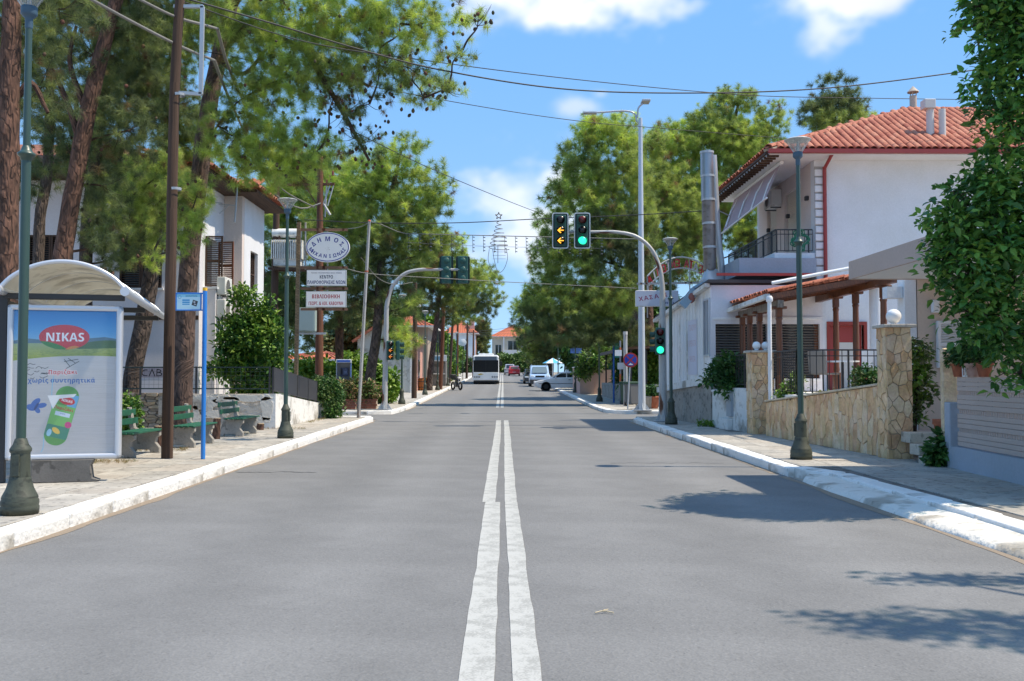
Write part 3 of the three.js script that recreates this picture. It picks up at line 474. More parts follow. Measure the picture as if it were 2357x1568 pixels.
// ---- bus shelter
{
  const o = thing('bus_shelter', 'bus shelter with curved cream roof and advertising panel at its end', 'bus shelter', at(150, 1105, 11.75).setY(PAVE), 0.25);
  const W = 1.42, L = 4.4, post = mat(.03, .032, .035, { roughness: .5 });
  for (const [x, z] of [[-.7, .05], [-.7, -L + .2], [-.7, -L / 2]]) part('post', rbox(.09, 2.24, .09, .01, x, 1.12, z), post, o);
  for (const z of [.05, -L / 2, -L + .2]) part('beam', rbox(1.34, .07, .1, .01, -.02, 2.24, z), post, o);
  part('beam', rbox(.08, .08, L - .1, .01, -.7, 2.15, -L / 2 + .1), post, o);
  // vaulted roof: ribs and cream sheet
  const w2 = .7, rise = .34, N = 14, arcP = (t) => { const x = mix(-w2, w2, t); return V(x, 2.3 + rise * (1 - (x / w2) ** 2) ** .8, 0); };
  const P = [], U = [], I = [];
  for (let j = 0; j <= 1; j++) for (let i = 0; i <= N; i++) { const p = arcP(i / N); P.push(p.x, p.y, j ? -L - .1 : .28); U.push(i / N * 2, j * L); }
  for (let i = 0; i < N; i++) { const a = i, b = i + N + 1; I.push(a, a + 1, b, b, a + 1, b + 1); }
  const g = new THREE.BufferGeometry(); g.setAttribute('position', new THREE.Float32BufferAttribute(P, 3)); g.setAttribute('uv', new THREE.Float32BufferAttribute(U, 2)); g.setIndex(I); g.computeVertexNormals();
  const roof = part('roof', g, phys(.72, .66, .5, { map: T.grime, roughness: .6, transmission: .4, thickness: 0 }), o);
  for (const z of [.3, -.9, -2.1, -3.3, -L - .1]) part('roof_rib', tube(Array.from({ length: 13 }, (_, i) => { const p = arcP(i / 12); p.y += .008; p.z = z; return p; }), z === .3 ? .028 : .016, 28, 6), M.alu, roof);
  for (const s of [0, 1]) { const p = arcP(s); part('gutter', [bar(V(p.x, p.y - .01, .36), V(p.x, p.y - .01, -L - .14), .05, 12), cyl(.055, .055, .09, 0, 0, 0).rotateX(Math.PI / 2).translate(p.x, p.y - .01, .36)], M.alu, roof); }
  part('back_panel', span(-.72, -.69, .35, 2.1, -L + .25, -.1), phys(.6, .65, .66, { transmission: .9, thickness: 0, roughness: .05 }), o);
  part('bench_seat', rbox(.36, .05, 2.6, .01, -.46, .48, -2.2), M.woodGrey, o);
  for (const z of [-1.2, -3.2]) part('bench_leg', rbox(.06, .46, .3, .01, -.5, .23, z), post, o);
  // advertising panel
  const ad = new THREE.Group(); ad.name = 'advertising_panel'; ad.position.set(0, 0, .1); ad.scale.setScalar(.97); o.add(ad);
  const frame = (x0, x1, y0, y1, t) => [rbox(x1 - x0, t, .16, .03, (x0 + x1) / 2, y1 - t / 2, 0), rbox(x1 - x0, t, .16, .03, (x0 + x1) / 2, y0 + t / 2, 0), rbox(t, y1 - y0, .16, .03, x0 + t / 2, (y0 + y1) / 2, 0), rbox(t, y1 - y0, .16, .03, x1 - t / 2, (y0 + y1) / 2, 0)];
  part('panel_frame', frame(-.66, .66, .28, 2.2, .07), M.alu, ad); part('panel_core', span(-.6, .6, .33, 2.14, -.06, .03), mat(.4, .4, .4), ad);
  const foot = extrude([[-.36, 0], [.38, 0], [.42, .02], [.34, .05], [.32, .2], [.36, .28], [-.36, .28]], .16, .01).translate(0, 0, -.08); part('panel_foot', foot, M.concreteDark, ad);
  const poster = canvasTex(1024, 1536, (x, w, h) => {
    let q = x.createLinearGradient(0, 0, 0, 420); q.addColorStop(0, '#1f7dc4'); q.addColorStop(.55, '#5fa9dc'); q.addColorStop(1, '#b9dbe8'); x.fillStyle = q; x.fillRect(0, 0, w, h);
    x.fillStyle = '#5e7d8e'; x.beginPath(); x.moveTo(0, 330); x.lineTo(120, 300); x.lineTo(330, 320); x.lineTo(700, 300); x.lineTo(900, 280); x.lineTo(w, 300); x.lineTo(w, 460); x.lineTo(0, 460); x.fill();
    x.fillStyle = '#4f6f45'; x.beginPath(); x.moveTo(600, 370); x.quadraticCurveTo(850, 300, w, 320); x.lineTo(w, 480); x.lineTo(500, 480); x.fill();
    q = x.createLinearGradient(0, 340, 0, 520); q.addColorStop(0, '#a9b78a'); q.addColorStop(1, '#93a23a'); x.fillStyle = q; x.beginPath(); x.moveTo(0, 360); x.quadraticCurveTo(400, 330, 640, 410); x.lineTo(w, 400); x.lineTo(w, 520); x.lineTo(0, 540); x.fill();
    const rr = mulberry(4); for (let i = 0; i < 260; i++) { x.fillStyle = ['#7d8f3a', '#b1bd58', '#69803a', '#5b7440'][i & 3]; x.globalAlpha = .35; x.fillRect(rr() * w, 400 + rr() * 110, 10 + rr() * 50, 3 + rr() * 6); } x.globalAlpha = 1;
    x.fillStyle = '#c6c4c4'; x.beginPath(); x.moveTo(0, 540); x.quadraticCurveTo(500, 460, w, 490); x.lineTo(w, h); x.lineTo(0, h); x.fill();
    for (let i = 0; i < 900; i++) { const y = 540 + rr() * 990; x.fillStyle = rr() > .5 ? '#d2d0ce' : '#b4b1ae'; x.globalAlpha = .3; x.fillRect(rr() * w - 100, y, 100 + rr() * 400, 1.5 + rr() * 3); } x.globalAlpha = 1;
    x.save(); x.translate(500, 285); x.fillStyle = '#d5303a'; x.beginPath(); x.ellipse(0, 0, 248, 132, 0, 0, 7); x.fill(); x.clip(); x.fillStyle = '#3f8a3d'; x.beginPath(); x.ellipse(-120, 132, 190, 70, .3, 0, 7); x.fill(); x.fillStyle = '#e08a3c'; x.beginPath(); x.ellipse(70, 150, 90, 50, -.4, 0, 7); x.fill(); x.restore();
    x.fillStyle = '#fff'; x.font = 'bold 128px sans-serif'; x.textAlign = 'center'; x.save(); x.translate(505, 330); x.scale(1.02, 1); x.fillText('NIKAS', 0, 0); x.restore();
    x.fillStyle = '#c92d2d'; x.font = 'bold 66px sans-serif'; x.save(); x.translate(490, 680); x.rotate(-.02); x.lineWidth = 6; x.strokeStyle = '#fff'; x.strokeText('Παριζάκι', 0, 0); x.fillText('Παριζάκι', 0, 0); x.restore();
    x.fillStyle = '#2f63ad'; x.font = 'bold 70px sans-serif'; x.fillText('χωρίς συντηρητικά', 480, 768);
    x.fillStyle = '#222'; x.strokeStyle = '#2a2a2a'; x.lineWidth = 5; x.beginPath(); for (let i = 0; i < 13; i++) { const cx = 60 + rr() * 260, cy = 580 + rr() * 160; x.moveTo(cx, cy); x.bezierCurveTo(cx + 50 * rr(), cy - 60 * rr(), cx + 90 * rr(), cy + 50 * rr(), cx + 30 + 60 * rr(), cy - 10); } x.stroke();
    x.lineWidth = 6; x.beginPath(); x.moveTo(500, 520); x.lineTo(560, 600); x.moveTo(540, 510); x.lineTo(610, 560); x.moveTo(520, 620); x.lineTo(650, 540); x.moveTo(500, 545); x.lineTo(640, 520); x.stroke();
    x.strokeStyle = '#7ec6e4'; x.lineWidth = 7; x.beginPath(); x.moveTo(400, 700); x.bezierCurveTo(360, 950, 430, 1100, 330, 1280); x.bezierCurveTo(300, 1380, 330, 1460, 290, 1500); x.stroke();
    // the sausage pack
    x.save(); x.translate(485, 1120); x.rotate(.26); x.fillStyle = '#5aa053'; x.beginPath(); x.roundRect(-115, -320, 230, 640, 112); x.fill(); x.fillStyle = '#6fb4dd'; x.fillRect(20, -240, 92, 150); x.fillStyle = '#7cc36a'; x.fillRect(-112, -110, 224, 230);
    x.fillStyle = '#3c8f78'; x.beginPath(); x.roundRect(-112, 110, 224, 130, 20); x.fill(); x.fillStyle = '#d5303a'; x.beginPath(); x.ellipse(10, -165, 78, 42, 0, 0, 7); x.fill(); x.fillStyle = '#fff'; x.font = 'bold 38px sans-serif'; x.fillText('NIKAS', 10, -151);
    x.fillStyle = '#c92d2d'; x.font = 'bold 46px sans-serif'; x.fillText('Παριζάκι', 0, -62); x.fillStyle = '#dfe9f5'; x.fillRect(-70, -38, 150, 44); x.fillStyle = '#3e66a8'; x.font = '20px sans-serif'; x.fillText('χωρίς', 4, -18); x.fillStyle = '#d94a8c'; x.beginPath(); x.ellipse(88, 80, 34, 34, 0, 0, 7); x.fill(); x.fillStyle = '#f0c85a'; x.beginPath(); x.ellipse(-10, 165, 46, 26, .5, 0, 7); x.fill(); x.fillStyle = '#9fd3ea'; x.beginPath(); x.ellipse(-70, 200, 24, 40, 0, 0, 7); x.fill(); x.restore();
    x.fillStyle = '#f6f5f2'; x.beginPath(); x.moveTo(345, 905); x.lineTo(630, 890); x.lineTo(600, 925); x.lineTo(460, 940); x.lineTo(400, 1050); x.fill();
    x.fillStyle = '#3d6db5'; for (const [a, b, c, d, e] of [[230, 980, 60, 30, -.8], [190, 1030, 50, 34, .3], [290, 1010, 50, 26, -.2], [250, 1060, 34, 24, 1]]) { x.beginPath(); x.ellipse(a, b, c, d, e, 0, 7); x.fill(); } x.fillStyle = '#23457e'; x.beginPath(); x.ellipse(238, 1020, 12, 46, .5, 0, 7); x.fill();
  });
  part('poster', panel(1.2, 1.8, 0, 1.235, .034), mat(1, 1, 1, { map: poster, roughness: .55 }), ad);
  part('poster_glazing', span(-.59, .59, .35, 2.12, .05, .056), phys(1, 1, 1, { transmission: 1, thickness: 0, roughness: .12 }), ad);
}
// ---- dark wooden utility pole with a steel bracket frame
{
  const b = at(384, 1053, 15).setY(PAVE), o = thing('utility_pole', 'dark wooden utility pole with steel bracket frame rising beside bus stop post', 'utility pole', b);
  part('pole', limb([V(0, -.1, 0), V(.02, 3, 0), V(.05, 6, 0), V(.16, 8.2, 0)], [.088, .082, .078, .072], 16, 14, .05, 3), M.woodPole, o);
  const p = (px, py) => at(px, py, 15).sub(b);
  part('bracket_frame', [plank(p(400, 15), p(468, 15), .05, .05), plank(p(466, 15), p(462, 217), .05, .06), plank(p(400, 213), p(464, 217), .05, .05)], M.galv, o);
  for (const [x, y] of [[.12, 5.7], [.08, 4.2]]) part('clamp', lathe([[.086, 0], [.09, .04]], 14).translate(x, y, 0), M.galv, o);
}
// ---- bus stop post
{
  const b = at(467, 1055, 14.86).setY(PAVE), o = thing('bus_stop_post', 'bright blue bus stop post with a small timetable sign', 'bus stop', b);
  part('post', cyl(.034, .034, 2.6), M.blue, o); part('cap', cyl(.036, .036, .05, 0, 2.6), mat(.8, .45, .03), o);
  part('sign_frame', [rbox(.42, .025, .03, .005, -.24, 2.56, 0), rbox(.42, .02, .03, .005, -.24, 2.3, 0), rbox(.02, .27, .03, .005, -.44, 2.43, 0), rbox(.02, .27, .03, .005, -.06, 2.43, 0)], M.blue, o);
  const t = canvasTex(512, 320, (x, w, h) => { x.fillStyle = '#bfe2ee'; x.fillRect(0, 0, w, h); x.fillStyle = '#8ccbe2'; x.fillRect(0, 0, w, 60); x.fillStyle = '#2e6f8e'; x.font = 'bold 44px sans-serif'; x.fillText('ΚΟΙΝΟΤΗΤΑ', 190, 56); x.strokeStyle = '#3d8fc0'; x.lineWidth = 8; x.beginPath(); x.ellipse(60, 60, 34, 34, 0, 0, 7); x.stroke(); x.fillStyle = '#4a9ed2'; x.fillRect(120, 110, 160, 34); x.fillRect(120, 156, 160, 34); x.fillRect(120, 202, 160, 24); x.fillStyle = '#3a3d44'; x.save(); x.translate(390, 190); x.rotate(.3); x.fillRect(-56, -60, 112, 116); x.fillStyle = '#c9cdd2'; x.fillRect(-34, -36, 40, 30); x.fillRect(-10, 10, 44, 22); x.restore(); });
  part('timetable', [box(.37, .24, .012, -.25, 2.43, 0)], mat(.7, .8, .85), o); part('timetable_face', panel(.365, .235, -.25, 2.43, .008), mat(1, 1, 1, { map: t, roughness: .4 }), o);
}
// ---- park benches facing the street
{
  const o = thing('park_bench', 'green slatted park bench with concrete legs behind the wooden utility pole', 'bench', [-5.75, PAVE, -17.8], 0, 'green slatted benches on the paved square');
  o.scale.setScalar(.84); const leg = extrude([[-.28, 0], [-.2, 0], [-.17, .06], [.1, .06], [.12, 0], [.3, 0], [.3, .1], [.22, .2], [.24, .3], [.3, .34], [.3, .42], [.2, .44], [-.12, .42], [-.2, .5], [-.3, .9], [-.36, .9], [-.3, .5], [-.24, .3], [-.28, .12]], .09, .012);
  part('leg', leg.clone().translate(0, 0, -.7), M.concrete, o); part('leg', leg.clone().translate(0, 0, .6), M.concrete, o);
  for (let k = 0; k < 4; k++) part('seat_slat', rbox(.1, .035, 1.7, .008, -.1 + k * .125, .455, 0), M.benchGreen, o);
  for (let k = 0; k < 2; k++) part('back_slat', rbox(.03, .12, 1.7, .008, -.235 - k * .05, .63 + k * .17, 0).rotateZ(0), M.benchGreen, o);
  copyOf(o, [-5.72, PAVE, -20.9], 0, 'green slatted park bench in front of the peeling rendered wall'); copyOf(o, [-5.98, PAVE, -15.6], 0, 'green slatted park bench partly hidden behind the advertising panel');
}
// ---- cut logs
{
  const log = (px, py, Z, r, h, l) => { const o = thing('cut_log', l, 'log', at(px, py, Z).setY(PAVE)); part('trunk', limb([V(0, -.02, 0), V(.01, h / 2, 0), V(.02, h, 0)], [r, r * .96, r * .92], 6, 12, .12, 4), M.barkRed, o); part('cut_face', cyl(r * .9, r * .9, .01, .02, h - .005, 0, 14), mat(.5, .36, .22), o); };
  log(361, 1031, 16.85, .075, .4, 'short upright log standing beside the wooden utility pole'); log(497, 1000, 19.6, .08, .42, 'short reddish log leaning beside a park bench'); log(598, 978, 23, .09, .14, 'low log stub at the foot of the peeling wall');
}
// ---- garden walls and fence
{
  const Zf = 23.5, xa = -7.75, xb = -5.54;
  const o = thing('garden_wall', 'peeling cream rendered garden wall behind the benches, white towards the street', 'wall');
  M.peel = mat(.68, .61, .52, { map: T.grime, bumpMap: T.stoneB, bumpScale: .03, roughness: .95 });
  const body = new THREE.BoxGeometry(xb - xa - .02, .84, .34, 40, 14, 2), p = body.attributes.position;
  for (let i = 0; i < p.count; i++) if (p.getZ(i) > .1) p.setZ(i, p.getZ(i) - .05 * fbm3(p.getX(i) * 3, p.getY(i) * 4, 1, 4, 8)); body.computeVertexNormals();
  part('wall_core', boxUV(body).translate((xa + xb) / 2, PAVE + .42, -Zf - .17), M.peel, o);
  const r = mulberry(91);                                    // patches of render that still cling to the rubble core
  const M1 = mat(.68, .64, .57, { map: T.grime, bumpMap: T.plasterB, bumpScale: .008, roughness: .95 });
  for (const [cx, cy, rx, ry] of [[-7.3, .62, .42, .2], [-6.75, .7, .3, .12], [-7.55, .3, .2, .25], [-6.2, .74, .6, .09], [-5.75, .5, .16, .32], [-6.95, .34, .34, .12], [-6.1, .2, .42, .14], [-6.55, .48, .14, .1]]) {
    const s = Array.from({ length: 18 }, (_, k) => { const a = k / 18 * 6.283, q = .75 + .4 * r(); return [cx + Math.cos(a) * rx * q, clamp(cy + Math.sin(a) * ry * q, .02, .835)].map((v, d) => d ? v : clamp(v, xa + .01, xb - .012)); });
    part('render_patch', extrude(s, .02, .004).translate(0, PAVE, -Zf - .012), M1, o);
  }
  // the face along the street falls with the ground behind
  const side = extrude([[0, 0], [5.7, 0], [5.7, .46], [.3, .84], [0, .85]], .3).rotateY(Math.PI / 2); part('street_face', side.translate(xb - .3, PAVE, -Zf), M.whiteDirty, o);
  part('street_face', span(-5.74, -5.36, PAVE, PAVE + .5, -29.25, -30.2), M.whiteDirty, o);
  // dry stone stretch
  const o2 = thing('slate_wall', 'low slate rubble wall running behind the leaning pine trunks', 'wall'), w = 6.2, h = .86, Zs = 24.2;
  part('wall_core', span(-14, -7.76, PAVE - .05, PAVE + h - .03, -Zs - .36, -Zs), M.concreteDark, o2);
  const pts = [], q = mulberry(17); for (let y = .04; y < h; y += .075) for (let x = .1; x < 3.0; x += .27) pts.push([(x + q() * .2) / 3.2, y + q() * .04]);
  const SM = [[.32, .27, .2], [.4, .34, .26], [.25, .21, .17], [.36, .32, .28]].map((c) => mat(...c, { map: T.stone, bumpMap: T.stoneB, bumpScale: .01, roughness: .95 }));
  voronoi([[0, 0], [3.1 / 3.2, 0], [3.1 / 3.2, h], [0, h]], pts, .008).slice(0, 298).forEach((c, i) => part('stone', extrude(c.map(([x, y]) => [-7.78 - x * 3.2, PAVE + y]), .03 + .03 * hash(i, 1, 5), .006).translate(0, 0, -Zs - .01), SM[i & 3], o2));
  part('pilaster', span(-8.62, -8.48, PAVE + .3, PAVE + .78, -Zs, -Zs + .07), M.concrete, o2);
  // wire fence with rails
  const f = thing('wire_fence', 'dark wire mesh fence on top of the garden wall', 'fence'), y0 = 1.1, y1 = 1.63, m = M.darkMetal;
  const A = V(-10.6, 0, -24.0), B = V(-5.75, 0, -23.75), up = (v, y) => v.clone().setY(y);
  part('rail', plank(up(A, y1), up(B, y1), .03, .03), mat(.03, .05, .045), f); part('rail', plank(up(A, y0), up(B, y0), .03, .03), mat(.03, .05, .045), f);
  const wires = []; for (let i = 0; i <= 40; i++) { const v = A.clone().lerp(B, i / 40); wires.push(bar(up(v, y0), up(v, y1), .0025, 4)); } for (let k = 1; k < 5; k++) wires.push(bar(up(A, mix(y0, y1, k / 5)), up(B, mix(y0, y1, k / 5)), .0025, 4)); part('mesh', wires, mat(.09, .1, .1), f);
  for (const t of [0, .33, .62, 1]) { const v = A.clone().lerp(B, t); part('post', plank(up(v, PAVE + .8), up(v, y1 + .02), .04, .04), m, f); }
  const f2 = thing('panel_fence', 'dark slatted metal fence along the street on the white garden wall', 'fence'), C = V(-5.68, 0, -23.8), D = V(-5.6, 0, -29.0);
  const yy = (t) => mix(1.0, .62, t);
  for (const k of [0, 1]) part('rail', plank(up(C, yy(0) + .06 + k * .56), up(D, yy(1) + .06 + k * .56), .035, .035), m, f2);
  for (let i = 0; i <= 58; i++) { const t = i / 58, v = C.clone().lerp(D, t), e = i % 14.5 < 1; part(e ? 'post' : 'slat', plank(up(v, yy(t) - (e ? .08 : 0) + .05), up(v, yy(t) + .62), e ? .05 : .014, e ? .05 : .05), e ? M.darkMetal : mat(.13, .13, .14), f2); }
}
// ---- the two storey house behind the trees
{
  const o = thing('townhouse', 'two storey cream and pink house with red tiled eaves and brown shutters behind the pines', 'house');
  const X1 = -8.54, X2 = -7.98, Z1 = 27, Z2 = 29.3, Z3 = 32, H = 6.95;
  const holes = [[2.6, 3.9, 3.9, 5.4], [6.6, 7.9, 3.9, 5.4], [9.2, 10.4, 3.9, 5.4], [7.55, 8.7, 1.2, 2.9], [3.4, 4.6, 1.0, 2.9]];  // from x = -20
  part('wall', wallWith(X1 + 20 - .002, H, .3, holes).translate(-20, 0, -Z1), M.lavender, o);
  part('floor_band', [span(-20, X1 - .01, 3.0, 3.12, -Z1 + .002, -Z1 + .05)], M.shutter, o);
  for (const [a, b, c, d] of holes) { const w = part('window', span(-20 + a, -20 + b, c, d, -Z1 - .2, -Z1 - .16), M.glassDark, o); for (const s of [0, 1]) part('shutter', louvre((b - a) / 2 - .01, d - c, 22).map((g) => g.translate(-20 + a + s * (b - a) / 2, c, -Z1 - .05)), M.shutter, w); part('sill', span(-20 + a - .06, -20 + b + .06, c - .06, c - .004, -Z1 - .1, -Z1 + .07), M.whiteClean, w); }
  // street faces
  const wA = part('wall', wallWith(Z2 - Z1 - .3, H, .3, [[.25, 1.35, 4.0, 5.45], [.5, 1.3, .9, 2.4]]).rotateY(Math.PI / 2).translate(X1, 0, -Z1 - .3 + .001), M.white, o); wA.geometry.translate(0, 0, 0);
  part('wall', wallWith(X2 - X1, H, .25, []).translate(X1, 0, -Z2), M.pink, o);
  part('wall', wallWith(Z3 - Z2 - .26, H, .3, [[.74, 1.64, 4.0, 5.4], [.74, 1.64, .9, 2.4]]).rotateY(Math.PI / 2).translate(X2 + .001, 0, -Z2 - .26), M.white, o);
  part('wall', span(X1 - 11.4, X2 - .31, 0, H, -Z3 + .25, -Z3), M.white, o);
  const w1 = part('window', span(X1 - .2, X1 - .16, 4.0, 5.45, -Z1 - .55, -Z1 - 1.65), M.glassDark, o), sg = louvre(.5, 1.45, 22);
  part('shutter', sg.map((g) => g.clone().translate(X1 + .005, 4.0, -Z1 - .5)), M.shutter, w1); part('shutter', sg.map((g) => g.clone().rotateY(-.25).translate(X1 + .02, 4.0, -Z1 - 1.72)), mat(.26, .1, .05, { map: T.wood, roughness: .6 }), w1);
  for (const y of [4.0, .9]) { const w2 = part('window', span(X2 - .22, X2 - .18, y, y + 1.42, -Z2 - 1, -Z2 - 1.9), M.glassDark, o); part('shutter', louvre(.9, 1.4, 24).map((g) => g.rotateY(Math.PI / 2).translate(X2 - .12, y, -Z2 - 1)), M.shutter, w2); part('sill', span(X2 - .1, X2 + .05, y - .06, y - .004, -Z2 - .95, -Z2 - 1.95), M.whiteClean, w2); }
  // projecting white bay below the shuttered window, with pipes
  part('bay', rbox(.36, 3.9, 1.5, .02, X1 + .18, 1.95, -Z1 - 1.1), M.lavender, o); part('bay_cap', span(X1, X1 + .42, 3.9, 3.96, -Z1 - .3, -Z1 - 1.9), M.whiteClean, o);
  part('downpipe', [bar(V(X1 + .42, .9, -Z1 - .5), V(X1 + .42, 3.88, -Z1 - .5), .035), bar(V(X1 + .42, .9, -Z1 - 1.2), V(X1 + .42, 3.88, -Z1 - 1.2), .035)], M.whiteClean, o);
  part('doorway', span(X2 - .05, X2 + .01, .3, .31, -Z2 - .2, -Z2 - .6), M.concrete, o);
  // roof with clay tiles
  const roof = part('roof', span(-20, X1 + .6, H + .01, H + .12, -Z1 + 1.3, -Z2 + .2), M.woodPole, o);
  part('soffit', span(X1 - .5, X2 + .6, H + .005, H + .1, -Z2 + .6, -Z3 - .5), M.woodPole, roof);
  const sl = 20 * Math.PI / 180;
  tiledPlane(roof, V(X1 + .72, H + .1, -Z1 + 1.35), V(0, 0, -1), V(-Math.cos(sl), Math.sin(sl), 0), 15, 8, .235, .4, (i, j) => i * .235 > j * .38, 120, [M.clay, M.clayOld, M.clayB, M.clayOld]);
  tiledPlane(roof, V(X2 + .72, H + .08, -Z2 + .75), V(0, 0, -1), V(-Math.cos(sl), Math.sin(sl), 0), 16, 8, .235, .4, (i, j) => i * .235 > j * .38 && (16 - i) * .235 > j * .38, 128, [M.clay, M.clayOld, M.clayB, M.clayC]);
  tiledPlane(roof, V(X2 - .9, H + .1, -Z2 + .95), V(1, 0, 0), V(0, Math.sin(sl), -Math.cos(sl)), 7, 2, .235, .4, () => true, 50, [M.clay, M.clayOld, M.clayB]);
  tiledPlane(roof, V(-20, H + .1, -Z1 + 1.4), V(1, 0, 0), V(0, Math.sin(sl), -Math.cos(sl)), 50, 4, .235, .4, (i, j) => (51 - i) * .235 > j * .38, 0, [M.clayOld, M.clayOld, M.clayB]);
  part('roof_slab', [quad(V(-20, H + .1, -Z1 + 1.4), V(X1 + .7, H + .1, -Z1 + 1.4), V(X1 + .7 - 5, H + 1.9, -Z1 - 3.6), V(-20, H + 1.9, -Z1 - 3.6)), quad(V(X1 + .7, H + .09, -Z1 + 1.38), V(X1 + .7, H + .09, -Z3 - .5), V(X1 + .7 - 5, H + 1.89, -Z3 - .5), V(X1 + .7 - 5, H + 1.89, -Z1 - 3.6))], M.clayOld, roof);
  // graffiti on the ground floor
  const gt = canvasTex(256, 96, (x, w, h) => { x.fillStyle = '#cbc7cf'; x.fillRect(0, 0, w, h); x.strokeStyle = '#2b2b33'; x.lineWidth = 9; x.lineCap = 'round'; x.beginPath(); x.moveTo(20, 82); x.lineTo(22, 84); x.moveTo(92, 22); x.bezierCurveTo(30, 10, 20, 86, 90, 78); x.moveTo(112, 82); x.lineTo(140, 14); x.lineTo(168, 82); x.moveTo(190, 14); x.lineTo(188, 80); x.moveTo(190, 16); x.bezierCurveTo(250, 20, 230, 46, 194, 46); x.bezierCurveTo(256, 46, 250, 84, 188, 80); x.stroke(); });
  part('graffiti', panel(.72, .27, at(347, 858, 27).x, at(347, 858, 27).y, -Z1 + .004), mat(.66, .64, .68, { map: gt, roughness: .9 }), o);
}
addAC('air conditioners on the house wall', V(-8.17, at(511, 682, 27.9).y, -27.75), Math.PI / 2, .7, .52, .24, 'cream air conditioner, upper one of two on the pink house wall');
addAC('air conditioners on the house wall', V(-8.17, at(511, 733, 27.9).y, -27.75), Math.PI / 2, .7, .52, .24, 'cream air conditioner, lower one of two on the pink house wall');
// ---- tv aerial on the eaves
{
  const p = (x, y) => at(x, y, 28.4), o = thing('tv_aerial', 'thin television aerial mast fixed to the eaves of the pink house', 'aerial');
  part('mast', bar(p(549, 388), p(540, 512), .028, 8), M.galv, o); part('boom', [bar(p(503, 470), p(541, 473), .015, 6), bar(p(505, 492), p(526, 473), .012, 6)], M.galv, o); part('element', [bar(p(496, 466), p(512, 468), .01, 5), bar(p(507, 474), p(521, 475), .01, 5)], M.galv, o);
}
